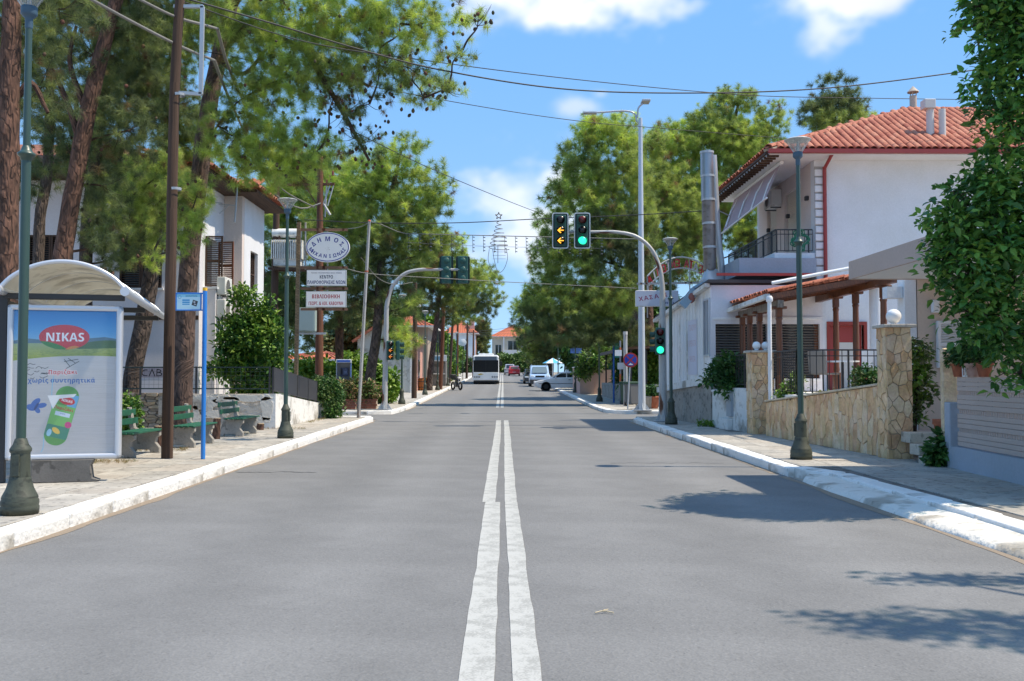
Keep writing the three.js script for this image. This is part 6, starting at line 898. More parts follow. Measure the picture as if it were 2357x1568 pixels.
{
  const o = thing('parked_van', 'pale blue van with dark bumper parked at the kerb', 'van', [3.28, Y(84), -84], .0), m = paint(.36, .5, .7), f = 2.1;
  carBody([[f, .5], [f - .04, .8], [f - .35, 1.0], [f - .9, 1.1], [-f, 1.1], [-f, .35], [-f + .3, .25], [f - .3, .25], [f, .3]], 1.78, m, o); carBody([[f - .75, 1.05], [f - 1.5, 1.72], [f - 1.8, 1.82], [-f + .2, 1.84], [-f + .05, 1.7], [-f, 1.05]], 1.68, m, o, 'cabin', .08);
  part('windscreen', quad(V(-.68, 1.14, f - .78), V(.68, 1.14, f - .78), V(.6, 1.68, f - 1.42), V(-.6, 1.68, f - 1.42)).translate(0, .03, .04), phys(.1, .16, .2, { roughness: .08, clearcoat: 1 }), o); part('front_bumper', rbox(1.74, .36, .16, .05, 0, .42, f - .03), mat(.06, .06, .065), o); part('grille', rbox(.8, .16, .06, .03, 0, .86, f - .06), M.black, o);
  for (const s of [-1, 1]) { wheel(o, s * .8, f - .75, .31); wheel(o, s * .8, -f + .75, .31); part('headlight', rbox(.3, .22, .12, .05, s * .66, .86, f - .14), phys(.75, .8, .85, { roughness: .1, clearcoat: 1 }), o); part('wing_mirror', rbox(.18, .2, .1, .04, s * 1.0, 1.2, f - 1.1), M.black, o); } part('number_plate', box(.5, .11, .02, 0, .42, f + .06), M.whiteClean, o); part('roof_rail', [box(.04, .05, 2, -.66, 1.87, -.4), box(.04, .05, 2, .66, 1.87, -.4)], M.whiteClean, o);
}
{
  const o = thing('city_bus', 'white city bus standing at the kerb with a dark windscreen', 'bus', [-1.53, Y(92), -92], 0), m = paint(.78, .78, .77), L = 11.5, w = 2.52;
  part('body', rbox(w, 2.46, L, .14, 0, 1.53, -L / 2), m, o); part('roof_unit', rbox(1.5, .24, 4.5, .1, 0, 2.86, -3), m, o); part('roof_dome', rbox(w - .16, .2, L - .1, .1, 0, 2.72, -L / 2), m, o);
  part('windscreen', rbox(2.4, 1.24, .06, .05, 0, 1.7, .01), phys(.012, .013, .015, { roughness: .18, specularIntensity: .5 }), o); part('windscreen_divider', box(.03, 1.1, .02, 0, 1.74, .05), M.black, o); part('destination_blind', rbox(2.1, .38, .05, .04, 0, 2.5, .0), mat(.1, .13, .17, { roughness: .2 }), o);
  part('front_panel', rbox(w - .1, .8, .1, .05, 0, .78, .0), m, o); part('lower_skirt', rbox(w - .2, .2, .12, .04, 0, .28, -.06), M.black, o); part('badge', extrude([[-.7, 0], [-.4, .1], [-.1, .02], [-.5, -.06]], .01).translate(-.1, .95, .055), mat(.5, .36, .05), o);
  for (const s of [-1, 1]) { for (let k = 0; k < 3; k++) part('headlight', lathe([[0, .02], [.09, .01], [.1, 0]], 14).rotateX(Math.PI / 2).translate(s * (1.08 - k * .22), .72, .06), phys(.25, .26, .28, { roughness: .1, clearcoat: 1 }), o); for (const z of [-2.6, -8.4]) wheel(o, s * (w / 2 - .16), z, .48, .3); for (let k = 0; k < 6; k++) part('side_window', box(.03, .95, 1.5, s * (w / 2), 1.85, -1.6 - k * 1.6), M.glassDark, o); part('mirror_arm', tube([V(s * 1.2, 2.5, .02), V(s * 1.42, 2.45, .2), V(s * 1.45, 2.2, .2)], .025, 10, 6), M.black, o); part('mirror', rbox(.2, .42, .12, .04, s * 1.46, 1.98, .2), M.black, o); } part('number_plate', box(.55, .12, .02, 0, .48, .06), M.whiteClean, o);
}
{
  const Z = 71, o = thing('parked_motorcycle', 'dark motorcycle parked at the kerb beside the wooden poles', 'motorcycle', [-3.35, Y(Z), -Z], .5);
  for (const z of [.62, -.62]) part('wheel', new THREE.TorusGeometry(.25, .07, 8, 20).rotateY(Math.PI / 2).translate(0, .32, z), M.tyre, o); part('engine', rbox(.3, .34, .42, .05, 0, .42, 0), mat(.1, .1, .1, { roughness: .4, metalness: .5 }), o); part('fuel_tank', rbox(.28, .24, .5, .1, 0, .78, .16), M.black, o); part('seat', rbox(.26, .1, .62, .04, 0, .8, -.36), M.black, o); part('fork', [bar(V(-.08, .32, .62), V(-.08, 1.0, .36), .025), bar(V(.08, .32, .62), V(.08, 1.0, .36), .025)], M.galv, o); part('handlebar', tube([V(-.36, 1.06, .2), V(-.1, 1.02, .36), V(.1, 1.02, .36), V(.36, 1.06, .2)], .018, 12, 6), M.black, o); part('headlight', new THREE.SphereGeometry(.1, 12, 10).translate(0, .9, .5), M.globe, o); part('rear_box', rbox(.4, .32, .36, .05, 0, 1.02, -.7), M.black, o); part('exhaust', bar(V(.16, .3, .1), V(.18, .38, -.8), .045), M.steel, o);
}
// ---- wooden poles along the far pavement
[[956, 651, 51, -3, 'dark wooden utility pole standing straight before the pink house', 917], [1023, 687, 69, -9.5, 'wooden utility pole leaning beside the orange barrels', 896], [1045, 689, 90, -11, 'thin wooden utility pole leaning the same way further up the street', 883], [1054, 735, 101, -3, 'dark thin utility pole before the far red roofed house', 879], [1076, 742, 113, -2, 'thin utility pole carrying a bracket near the bus', 874], [1090, 760, 126, -1, 'thin grey utility pole just behind the bus', 871]].forEach(([px, py, Z, dx, l], i) => {
  const b = at(px + dx, 900, Z).setY(gy(Z) + PAVE - .05), t = at(px, py, Z).sub(b), o = thing('wooden_pole', l, 'utility pole', b); part('pole', limb([V(0, 0, 0), t.clone().multiplyScalar(.5), t], [.15, .13, .1], 8, 10, .04, i), i % 2 ? M.woodPoleRed : M.woodPole, o); if (i > 1) part('cross_arm', plank(t.clone().add(V(-.7, -.3, 0)), t.clone().add(V(.7, -.3, 0)), .08, .08), M.woodPole, o); if (i === 0) part('street_lantern', [rbox(.1, .1, .5, .03, .3, t.y * .8, .1), bar(V(0, t.y * .78, 0), V(.3, t.y * .8, .1), .02)], M.galv, o);
});
// ---- pink and grey house past the crossing
{
  const o = thing('pink_cottage', 'small grey and pink cottage with tiled rake behind the leafy shrub', 'house'), x = -5.75, za = -61, zb = -69.5;
  part('wall', extrude([[-9.2, 0], [x, 0], [x, 3.5], [-7.5, 4.6], [-9.2, 3.5]], .25).translate(0, gy(61), za - .25), mat(.5, .52, .5, { map: T.grime, roughness: .9 }), o); part('wall', span(x - .25, x + .002, gy(61), gy(61) + 3.5, za - .26, zb), mat(.66, .36, .29, { map: T.plaster, roughness: .9 }), o); part('corner_strip', span(x - .1, x + .05, gy(61), gy(61) + 3.4, za + .02, za - .14), M.whiteDirty, o);
  part('roof', [quad(V(x + .3, gy(61) + 3.4, za + .3), V(x + .3, gy(61) + 3.4, zb), V(-7.5, gy(61) + 4.75, zb), V(-7.5, gy(61) + 4.75, za + .3)), quad(V(-9.5, gy(61) + 3.4, za + .3), V(-7.5, gy(61) + 4.75, za + .3), V(-7.5, gy(61) + 4.75, zb), V(-9.5, gy(61) + 3.4, zb))], M.clayC, o); part('rake_board', [plank(V(x + .32, gy(61) + 3.36, za + .3), V(-7.5, gy(61) + 4.7, za + .3), .06, .16), plank(V(-9.5, gy(61) + 3.36, za + .3), V(-7.5, gy(61) + 4.7, za + .3), .06, .16)], M.clay, o);
  part('door', span(x - .0, x + .03, gy(61), gy(61) + 1.1, -63.5, -64.3), M.clay, o); for (let k = 0; k < 4; k++) part('vent_block', box(.5, .3, .03, -7.9, gy(61) + .9 + k * .36, za + .01), M.concrete, o); part('window', span(x - .1, x + .012, gy(61) + 1.2, gy(61) + 2.3, -66, -67), M.glassDark, o);
}
function villa(label, x0, x1, Z, y0, h, roofH, wallM, opts = {}) {   // a far house: walls, hipped tile roof, windows, balcony
  const o = thing('villa', label, 'house', [(x0 + x1) / 2, y0, -Z]), w = x1 - x0, d = opts.d || 9, wins = opts.wins || [];
  part('wall', wallWith(w, h, .3, wins).translate(-w / 2, 0, 0), wallM, o); part('wall', span(-w / 2, -w / 2 + .3, 0, h, -.31, -d), opts.side || wallM, o); part('wall', span(w / 2 - .3, w / 2, 0, h, -.31, -d), opts.side || wallM, o); part('wall', span(-w / 2, w / 2, 0, h, -d - .01, -d - .3), wallM, o);
  for (const [a, b, c, e] of wins) { const q = part('window', span(a - w / 2, b - w / 2, c, e, -.2, -.16), M.glassDark, o); part('frame', [span(a - w / 2, a - w / 2 + .08, c, e, -.15, -.08), span(b - w / 2 - .08, b - w / 2, c, e, -.15, -.08), span((a + b) / 2 - w / 2 - .04, (a + b) / 2 - w / 2 + .04, c, e, -.14, -.08)], M.whiteClean, q); }
  const e = .6, A = V(-w / 2 - e, h, e), B = V(w / 2 + e, h, e), C = V(w / 2 + e, h, -d - e), D = V(-w / 2 - e, h, -d - e), rx = Math.max(.2, w / 2 - d / 2), R = V(-rx, h + roofH, -d / 2), S = V(rx, h + roofH, -d / 2); part('soffit', span(-w / 2 - e, w / 2 + e, h - .12, h - .01, -d - e, e), M.whiteClean, o);
  const roof = part('roof', [quad(A, B, S, R), quad(B, C, S, S.clone().add(V(.01, 0, 0))), quad(C, D, R, S), quad(D, A, R, R.clone().add(V(0, 0, .01)))], mat(.62, .2, .1, { map: T.clay, roughness: .8 }), o); for (let k = 1; k < 14; k++) { const t = k / 14, p = A.clone().lerp(B, t), top = V(clamp(p.x, -rx, rx), h + roofH, -d / 2), q = top.clone(); const s = p.clone().lerp(q, 1); part('tile_ridge', plank(p.clone().add(V(0, .03, 0)), s.add(V(0, .03, 0)), .09, .05), M.clayB, roof); }
  if (opts.balcony) { const [a, b, y] = opts.balcony, bl = part('balcony', span(a - w / 2, b - w / 2, y - .2, y, .02, 1.3), M.whiteClean, o); part('parapet', span(a - w / 2, b - w / 2, y, y + .9, 1.2, 1.3), opts.par || M.whiteClean, bl); }
  for (const c of opts.columns || []) part('column', span(c - w / 2 - .12, c - w / 2 + .12, 0, h - .1, 1.0, 1.24), M.whiteClean, o); if (opts.chimney) part('chimney', rbox(.9, 2.2, .9, .05, opts.chimney - w / 2, h + roofH * .6, -1.5), mat(.6, .32, .26), o); return o;
}
villa('cream far house with orange hipped roof and pale balcony behind the hedge', -2.0, 6.8, 196, 2.3, 7.3, 2.6, mat(.68, .62, .5, { map: T.plaster, roughness: .9 }), { wins: [[3.2, 5.4, 4.6, 6.4], [.6, 2.0, 3.0, 5.6], [5.8, 7.6, .4, 2.8], [2.6, 5.2, .3, 2.6]], balcony: [2.3, 6.2, 3.6], columns: [2.4, 6.1] });
villa('white far house with pink corner and orange roof beside the poles', -10.6, -4.9, 178, 2.1, 7.4, 2.6, M.white, { wins: [[.5, 2.6, 4.0, 6.0], [3.0, 4.4, 4.0, 6.2], [.6, 2.4, .6, 2.6]], side: mat(.62, .3, .24), chimney: 5.0, balcony: [.3, 4.6, 3.3] });
villa('white cottage with red roof behind the pine trunks', -16.4, -9.6, 66, .3, 2.3, .6, M.white, { wins: [[4.4, 5.6, .9, 2.3], [1.4, 2.6, .9, 2.3]], d: 7 });
villa('brown and white house with red roof behind the pink cottage', -9.2, -5.9, 76, .45, 5.0, .9, mat(.42, .34, .28, { map: T.plaster, roughness: .9 }), { wins: [[.8, 2.6, 3.2, 4.4]], d: 6 });
villa('grey apartment house half hidden by trees beyond the parked van', 7.6, 15, 104, .9, 8.5, 1.4, mat(.5, .48, .46, { map: T.grime, roughness: .9 }), { wins: [[.8, 2.4, 5, 6.6], [.8, 2.4, 1.6, 3.2], [3.4, 5.4, 5, 6.6]], balcony: [.2, 6.4, 4.4] });
// ---- hedge and verge at the end of the street
shrub('far_hedge', 'broad green hedge in front of the cream far house', 'hedge', V(1.4, gy(184), -184), [[V(-4, 1.6, 0), 3.2, 1.6, 1.5], [V(0, 1.7, 0), 3, 1.8, 1.5], [V(3.2, 1.9, 0), 3, 1.9, 1.5], [V(-8, 1.8, 0), 3.5, 1.9, 1.5]], 26, [[.1, .17, .05], [.07, .13, .035], [.13, .19, .06]], 101, { spray: SPRAY.big, size: 2.2, stems: 0 });
shrub('far_hedge', 'dark green hedge in front of the white far house', 'hedge', V(-8, gy(172), -172), [[V(-3, 1.6, 0), 3.2, 1.7, 1.5], [V(1.2, 1.3, 0), 2.4, 1.4, 1.4]], 26, [[.07, .13, .04], [.05, .1, .03]], 102, { spray: SPRAY.big, size: 2, stems: 0 });
struct('verge', sheet(-30, 30, 180, 183, 5, 1, .03), mat(.5, .4, .2, { map: T.speck, roughness: 1 }));
// ---- right hand block past the crossing: walls, pergola, bins, signs
{
  const o = thing('pink_boundary_wall', 'pink rendered boundary wall beyond the vine covered pergola', 'wall'), m = mat(.58, .4, .34, { map: T.plaster, roughness: .9 }); part('wall_core', span(4.75, 5.6, gy(58), gy(58) + 1.75, -58, -64), m, o); part('coping', span(4.7, 5.66, gy(58) + 1.75, gy(58) + 1.82, -57.95, -64), M.whiteDirty, o); part('wall_core', span(5.62, 9, gy(58), gy(58) + 1.6, -58.1, -58.4), m, o);
  const p = thing('pergola', 'rusty roofed pergola overgrown with vines above a low grey wall', 'pergola'), Z0 = 43.5, Z1 = 55; part('low_wall', span(5.75, 6.0, 0, 1.05, -Z0, -Z1), M.concrete, p); part('low_wall', span(6.01, 9, 0, 1.05, -Z0, -Z0 - .25), M.concrete, p);
  for (const Z of [43.6, 45.2, 46.8, 48.4, 51, 54]) { part('post', plank(V(5.9, 1.0, -Z), V(5.9, 2.62, -Z), .08, .08), M.darkMetal, p); } for (const x of [6.6, 7.4, 8.2]) part('post', plank(V(x, 1.0, -Z0 - .1), V(x, 2.62, -Z0 - .1), .07, .07), M.darkMetal, p);
  for (let k = 0; k < 8; k++) part('roof_batten', plank(V(5.6, 2.68 + (k & 1) * .02, -Z0 - k * 1.5), V(9.2, 2.85, -Z0 - k * 1.5), .1, .07), mat(.2, .13, .1), p); part('roof_sheet', quad(V(5.65, 2.74, -Z0 + .3), V(9.2, 2.92, -Z0 + .3), V(9.2, 2.92, -Z1), V(5.65, 2.74, -Z1)), mat(.22, .12, .085, { map: T.rust, roughness: .8 }), p); part('fascia', plank(V(5.62, 2.66, -Z0 + .3), V(5.62, 2.66, -Z1), .06, .16), mat(.13, .1, .09), p);
}
shrub('pergola_vine', 'bright vine filling the inside of the pergola', 'vine', V(7, .6, -46), [[V(0, .9, 0), 1.0, .9, 1.4], [V(-.5, 1.2, -3), .7, .9, 1.6], [V(.9, 1.3, .5), .8, .8, .8]], 110, GREENS.fresh, 111, { spray: SPRAY.big, stems: 4 });
shrub('wall_creeper', 'loose green creeper hanging over the pink boundary wall', 'vine', V(5.3, gy(57) + 1.2, -57.3), [[V(0, .8, 0), .8, .6, 1], [V(-.4, .3, 0), .5, .5, .8], [V(.6, 1.3, -1), .9, .6, 1.2]], 130, [...GREENS.olive, ...GREENS.fresh], 112, { spray: SPRAY.mid, size: 1.3 });
{
  const b = at(1440, 933, 41.8).setY(PAVE), o = thing('rusty_post', 'thick pale rusty steel post behind the no stopping sign', 'post', b); part('post', cyl(.095, .09, at(0, 770, 41.8).y - PAVE, 0, 0, 0, 14), M.galvRust, o); part('cap', cyl(.1, .1, .14, 0, at(0, 770, 41.8).y - PAVE, 0, 14), mat(.55, .53, .5), o); part('notice', box(.3, .26, .01, -.32, 2.3, .1), M.whiteClean, o);
  const b2 = at(1413, 928, 45).setY(gy(45) + PAVE), s = thing('pedestrian_signal', 'turquoise backed pedestrian signal on a thin blue post', 'traffic light', b2), h = at(0, 806, 45).y - b2.y; part('post', cyl(.045, .045, h + .25, 0, 0, 0, 12), mat(.03, .12, .4), s); const hd = addSignal(s, V(.22, h, 0), Math.PI * .8, .1, ['dark', 'dark', 'dark'], null); hd.children[0].material = mat(.03, .3, .26, { roughness: .4 });
  const b3 = at(1428, 930, 43.5).setY(PAVE), q = thing('stickered_post', 'thin orange and blue stickered post behind the rusty post', 'post', b3); part('post', cyl(.04, .04, 2.9, 0, 0, 0, 10), mat(.2, .22, .26), q); part('sticker', [cyl(.044, .044, .5, 0, .9, 0, 10), cyl(.044, .044, .3, 0, 2.3, 0, 10)], mat(.5, .14, .05), q); part('plate', box(.26, .3, .02, 0, 1.75, .06), mat(.45, .47, .5), q);
  for (const [px, Z, m, l] of [[1460, 41.2, mat(.13, .13, .13), 'dark grey wheeled bin with a green lid behind the tall street light'], [1449, 43, mat(.05, .09, .06), 'dark green wheeled bin beside the grey one']]) { const c = at(px, 930, Z).setY(PAVE), n = thing('wheeled_bin', l, 'bin', c, .3, 'bins by the tall street light'); part('body', extrude([[-.28, .1], [.28, .1], [.34, .95], [-.34, .95]], .56, .02).translate(0, 0, -.28), m, n); part('lid', rbox(.76, .1, .66, .04, 0, 1.0, 0), mat(.03, .07, .045), n); part('rim', rbox(.74, .06, .62, .02, 0, .92, 0), m, n); for (const x of [-.25, .25]) part('wheel', lathe([[.1, -.03], [.1, .03]], 14).rotateZ(Math.PI / 2).translate(x, .1, -.26), M.tyre, n); }
  for (const [px, py, l] of [[1492, 938, 'round concrete planter at the corner of the side lane'], [1505, 938, 'terracotta planter at the corner of the side lane']]) { const c = at(px, py, 38).setY(PAVE), n = thing('street_planter', l, 'planter', c); part('pot', lathe([[0, 0], [.16, 0], [.24, .42], [.26, .42], [.26, .5], [.2, .5], [0, .44]], 18), px < 1500 ? M.concrete : M.terra, n); shrub('planter_plant', l.replace('planter', 'planter plant').replace('round concrete', 'leafy').replace('terracotta', 'dark leafed'), 'plant', c.clone().add(V(0, .46, 0)), [[V(0, .2, 0), .28, .26, .28]], 1400, GREENS.dark, px, { size: 1, stems: 3 }); }
  const g = thing('blue_street_sign', 'small pale blue street name sign on a thin post', 'sign', [5.0, gy(63) + PAVE, -63]); part('post', cyl(.03, .03, 3, 0, 0, 0, 10), M.darkMetal, g); part('plate', rbox(.75, .34, .03, .01, -.1, 2.7, .05), mat(.12, .22, .55, { roughness: .4 }), g);
  const u = thing('parasol', 'blue and white striped parasol beyond the parked van', 'parasol', [4.9, gy(92) + PAVE, -92]); part('pole', cyl(.03, .03, 2.3, 0, 0, 0, 10), M.whiteClean, u); for (let k = 0; k < 8; k++) { const a = k * Math.PI / 4, c = (t, r, y) => V(Math.cos(t) * r, y, Math.sin(t) * r); part('canopy_panel', quad(c(a, 1.0, 1.9), c(a + Math.PI / 4, 1.0, 1.9), c(a + Math.PI / 4, .02, 2.4), c(a, .02, 2.4)), k & 1 ? mat(.08, .4, .62) : M.whiteClean, u); }
  const rs = thing('round_traffic_mirror', 'round white traffic mirror on a thin post by the far kerb', 'mirror', [-4.4, gy(108) + PAVE, -108]); part('post', cyl(.04, .04, 4.1, 0, 0, 0, 10), M.darkMetal, rs); part('disc', lathe([[0, 0], [.4, 0], [.42, .05], [0, .08]], 24).rotateX(Math.PI / 2).translate(0, 4.2, .06), M.globe, rs);
  for (const [x, Z, l] of [[-5.5, 66, 'orange barrel planter beside the leaning pole'], [-5.35, 68.4, 'orange barrel planter behind its twin']]) { const n = thing('barrel_planter', l, 'planter', [x, gy(Z) + PAVE, -Z]); part('barrel', lathe([[0, 0], [.3, 0], [.36, .4], [.3, .85], [.27, .85], [0, .8]], 18), mat(.5, .2, .06, { map: T.wood, roughness: .7 }), n); part('hoop', [lathe([[.34, .2], [.36, .24]], 18), lathe([[.35, .6], [.34, .64]], 18)], M.darkMetal, n); }
  const k = thing('market_kiosk', 'grey kiosk with blue and white awning signs behind the leaning poles', 'kiosk', [-6.3, gy(80) + PAVE, -80]); part('body', rbox(3.0, 2.1, 2.4, .03, .1, 1.05, -1.2), mat(.18, .17, .16, { map: T.grime, roughness: .8 }), k); part('awning_board', rbox(3.2, .5, .12, .02, .1, 2.3, .1), mat(.55, .62, .7), k); part('awning_stripe', [box(1.1, .3, .02, -.8, 2.3, .18), box(1.0, .3, .02, .9, 2.3, .18)], mat(.14, .3, .45), k); part('roof', extrude([[-1.7, 2.56], [1.9, 2.56], [.1, 3.0]], 2.6).translate(0, 0, -2.5), mat(.25, .25, .18), k); part('counter', rbox(2.9, .1, .3, .02, .1, 1.0, .12), M.galv, k);
}
{
  const w = thing('garden_screen_wall', 'plain white garden wall behind the phone booth', 'wall'); part('wall_core', span(-14, -8.6, 0, 1.9, -47, -47.25), M.white, w); part('coping', span(-14.05, -8.55, 1.9, 1.98, -46.95, -47.3), M.concrete, w); const bl = thing('low_block_wall', 'low grey block wall beside the planter boxes', 'wall'); part('wall_core', span(-6.9, -5.9, PAVE, 1.25, -40.3, -40.6), M.concrete, bl); part('coping', span(-6.95, -5.85, 1.25, 1.32, -40.25, -40.65), M.whiteDirty, bl);
}
// ================================================================ pines and the glossy leafed trees
const TUFT = { near: [needleTuft(110, .18, .0032, 21), needleTuft(110, .18, .0032, 22)], far: [needleTuft(120, .3, .0062, 23), needleTuft(120, .3, .0062, 24)], distant: [needleTuft(44, .55, .03, 25)] };
const TONE = { fresh: [[.31, .345, .08], [.26, .305, .072], [.21, .26, .065], [.165, .215, .056]], mid: [[.215, .255, .07], [.165, .205, .06], [.125, .16, .05], [.25, .285, .075]], dark: [[.085, .11, .045], [.11, .135, .05], [.135, .16, .055], [.065, .085, .038]], brown: [[.17, .12, .055], [.13, .09, .045]] };
const upq = new THREE.Vector3(0, 1, 0);
function pine(name, label, trunk, radii, pads, seed, { kind = 'near', bark = M.bark, density = 80, group, cones = 0, dead = .035, bare = [] } = {}) {
  // trunk: points from the foot up; pads: [centre, rx, ry, rz, tone, fullness]
  const r = mulberry(seed), foot = trunk[0].clone(), o = thing(name, label, 'tree', foot, 0, group), L = (p) => p.clone().sub(foot), tp = trunk.map(L), curve = new THREE.CatmullRomCurve3(tp), R = (t) => { const f = t * (radii.length - 1), k = Math.min(radii.length - 2, Math.floor(f)); return mix(radii[k], radii[k + 1], f - k); };
  const tr = limb(tp, radii, 30, 16, .14, seed); part('trunk', tr, bark, o);
  const limbs = [], twigs = [], lists = TUFT[kind].map(() => []), samples = Array.from({ length: 41 }, (_, i) => [i / 40, curve.getPoint(i / 40)]), coneList = [], done = [], near = (c) => Math.min(...samples.map((s) => s[1].distanceTo(L(c))));
  for (const [c0, rx, ry, rz, tone = 'mid', full = 1] of pads.slice().sort((a, b) => near(a[0]) - near(b[0]))) {
    const c = L(c0); let best = samples[20], bd = 1e9, from = null;
    for (const s of samples) { if (s[0] < .3) continue; const h = Math.hypot(s[1].x - c.x, s[1].z - c.z), d = Math.abs(s[1].y - (c.y - .3 * h)) + .45 * h; if (d < bd) { bd = d; best = s; } }
    for (const q of done) { const d = q.distanceTo(c) * (q.y > c.y + .6 ? 1.5 : .8); if (d < bd && d > .2) { bd = d; from = q; } }
    done.push(c);
    const a = from || best[1], d = c.clone().sub(a), m1 = a.clone().addScaledVector(d, .35).add(V((r() - .5) * .25, d.length() * .05 * (r() - .3), (r() - .5) * .3)), m2 = a.clone().addScaledVector(d, .7).add(V((r() - .5) * .25, d.length() * .08 * (r() - .4), (r() - .5) * .3)), rr = from ? .02 + .006 * d.length() : Math.min(R(best[0]) * .4, .022 + .01 * d.length());
    if (d.length() > .3) limbs.push(limb([a, m1, m2, c], [rr, rr * .8, rr * .6, rr * .4], 9, 7, .1, seed));
    const nt = kind === 'near' ? 6 : 3; for (let k = 0; k < nt; k++) { const e = c.clone().add(V((r() - .5) * 1.7 * rx, (r() - .4) * 1.5 * ry, (r() - .5) * 1.7 * rz)); const st = m2.clone().lerp(c, r()); twigs.push(limb([st, st.clone().lerp(e, .5).add(V(0, -.04, 0)), e], [.008, .006, .003], 4, 4)); }
    const unit = kind === 'near' ? .74 : kind === 'far' ? .2 : .06, n = Math.max(4, Math.round(density * unit * full * rx * ry * rz * 4.19));
    for (let k = 0; k < n; k++) {
      const v = V(r() - .5, r() - .5, r() - .5).normalize(), q = Math.pow(r(), .45), lump = .72 + .56 * noise3(v.x * 2.4 + c.x, v.y * 2.4 + c.y, v.z * 2.4 + c.z, seed & 7), p = V(c.x + v.x * rx * q * lump, c.y + v.y * ry * q * lump, c.z + v.z * rz * q * lump);
      const dir = v.clone().multiplyScalar(.8).add(V((r() - .5) * .9, .45 + (r() - .5) * .7, (r() - .5) * .9)).normalize(), T = TONE[r() < dead ? 'brown' : tone], t = T[Math.floor(r() * T.length)], b = 1.75 + 1.0 * r();
      lists[k % lists.length].push([p, new THREE.Quaternion().setFromUnitVectors(upq, dir), .75 + .55 * r(), rgb(t[0] * b, t[1] * b, t[2] * b)]);
    }
    for (let k = 0; k < cones * (full < .8 ? 2.2 : 1); k++) coneList.push([V(c.x + (r() - .5) * 1.9 * rx, c.y + (r() - .65) * 1.7 * ry, c.z + (r() - .5) * 1.9 * rz), rq(r), .8 + .5 * r(), rgb(.06 + .05 * r(), .04 + .03 * r(), .028)]);
  }
  for (const b of bare) limbs.push(limb(b.map(L), [.07, .05, .03], 8, 7, .15, seed));
  limbs.forEach((g) => part('branch', g, bark, o)); if (twigs.length) part('twigs', twigs, M.twig, o).userData = { kind: 'stuff' };
  lists.forEach((l, i) => { if (l.length) scatter('crown', TUFT[kind][i], LEAF.pine, l, o); });
  if (coneList.length) scatter('cones', lathe([[0, -.045], [.02, -.035], [.032, -.01], [.03, .01], [.016, .035], [0, .045]], 7), mat(1, 1, 1, { roughness: .9 }), coneList, o);
  return o;
}
const PD = (list, Z0, kz = .8) => list.map(([x, y, a, b, tone, full, Z = Z0]) => { const s = Z / F * 1.1; return [at(x, y, Z), a * s, b * s, Math.max(a, b) * s * kz, tone, full]; });
const TK = (pts, Z) => pts.map(([x, y, z = Z]) => at(x, y, z));
const GL = 'pines shading the paved square';
// the stand of pines on the square
pine('pine_tree', 'red barked pine with thick straight trunk behind the bus shelter', [at(12, 1100, 15.5).setY(PAVE - .1), ...TK([[14, 800], [18, 400], [24, 100], [40, -250], [60, -520]], 15.5)], [.2, .175, .165, .15, .12, .05],
  PD([[100, 200, 70, 90, 'dark', .8], [60, 60, 100, 80, 'dark', .7], [150, 20, 90, 70, 'dark', .8], [70, -120, 140, 80, 'dark', .6], [-60, 60, 120, 120, 'dark', .6], [-120, -160, 150, 100, 'dark', .5]], 16), 201, { bark: M.barkRed, density: 73, group: GL, cones: 2, bare: [TK([[22, 250], [70, 190], [110, 260]], 15.6)] });
pine('pine_tree', 'red barked pine whose trunk leans towards the street above the shelter', [at(130, 1000, 19).setY(PAVE - .1), ...TK([[133, 800], [143, 600], [172, 420], [205, 240], [245, 80], [300, -120], [350, -380]], 19)], [.2, .19, .175, .165, .155, .14, .11, .05],
  PD([[205, 130, 110, 90, 'dark', .7], [240, 430, 80, 70, 'dark', .9], [310, 60, 110, 90, 'dark', .9], [300, 300, 90, 90, 'dark', .8], [130, 330, 80, 80, 'dark', .7], [330, -110, 160, 80, 'dark', .6], [200, -160, 150, 80, 'dark', .5], [250, 560, 50, 55, 'dark', .9]], 19.5), 202, { bark: M.barkRed, density: 73, group: GL, cones: 4, bare: [TK([[186, 330], [140, 200], [90, 110]], 19), TK([[200, 260], [160, 140], [175, 60]], 19)] });
pine('pine_tree', 'grey barked slim pine before the shaded house wall', [at(85, 980, 23).setY(PAVE - .1), ...TK([[88, 700], [92, 500], [108, 400], [115, 200], [120, -100]], 23)], [.15, .135, .125, .12, .1, .04], PD([[60, 420, 70, 60, 'dark', .7], [130, 250, 90, 70, 'dark'], [80, 120, 100, 80, 'dark'], [130, -60, 130, 110, 'dark']], 23), 203, { bark: M.barkGrey, density: 102, group: GL });
pine('pine_tree', 'grey barked pine standing behind the leaning red one', [at(195, 980, 24.8).setY(PAVE - .1), ...TK([[196, 760], [198, 560], [215, 380], [240, 180], [260, -60]], 24.8)], [.19, .17, .16, .14, .11, .05], PD([[300, 470, 80, 70, 'dark'], [220, 300, 90, 80, 'dark'], [300, 180, 100, 90, 'dark'], [380, 250, 90, 80, 'dark'], [260, -40, 140, 110, 'dark'], [270, 590, 60, 40, 'dark', .8]], 25), 204, { bark: M.barkGrey, density: 102, group: GL, cones: 2 });
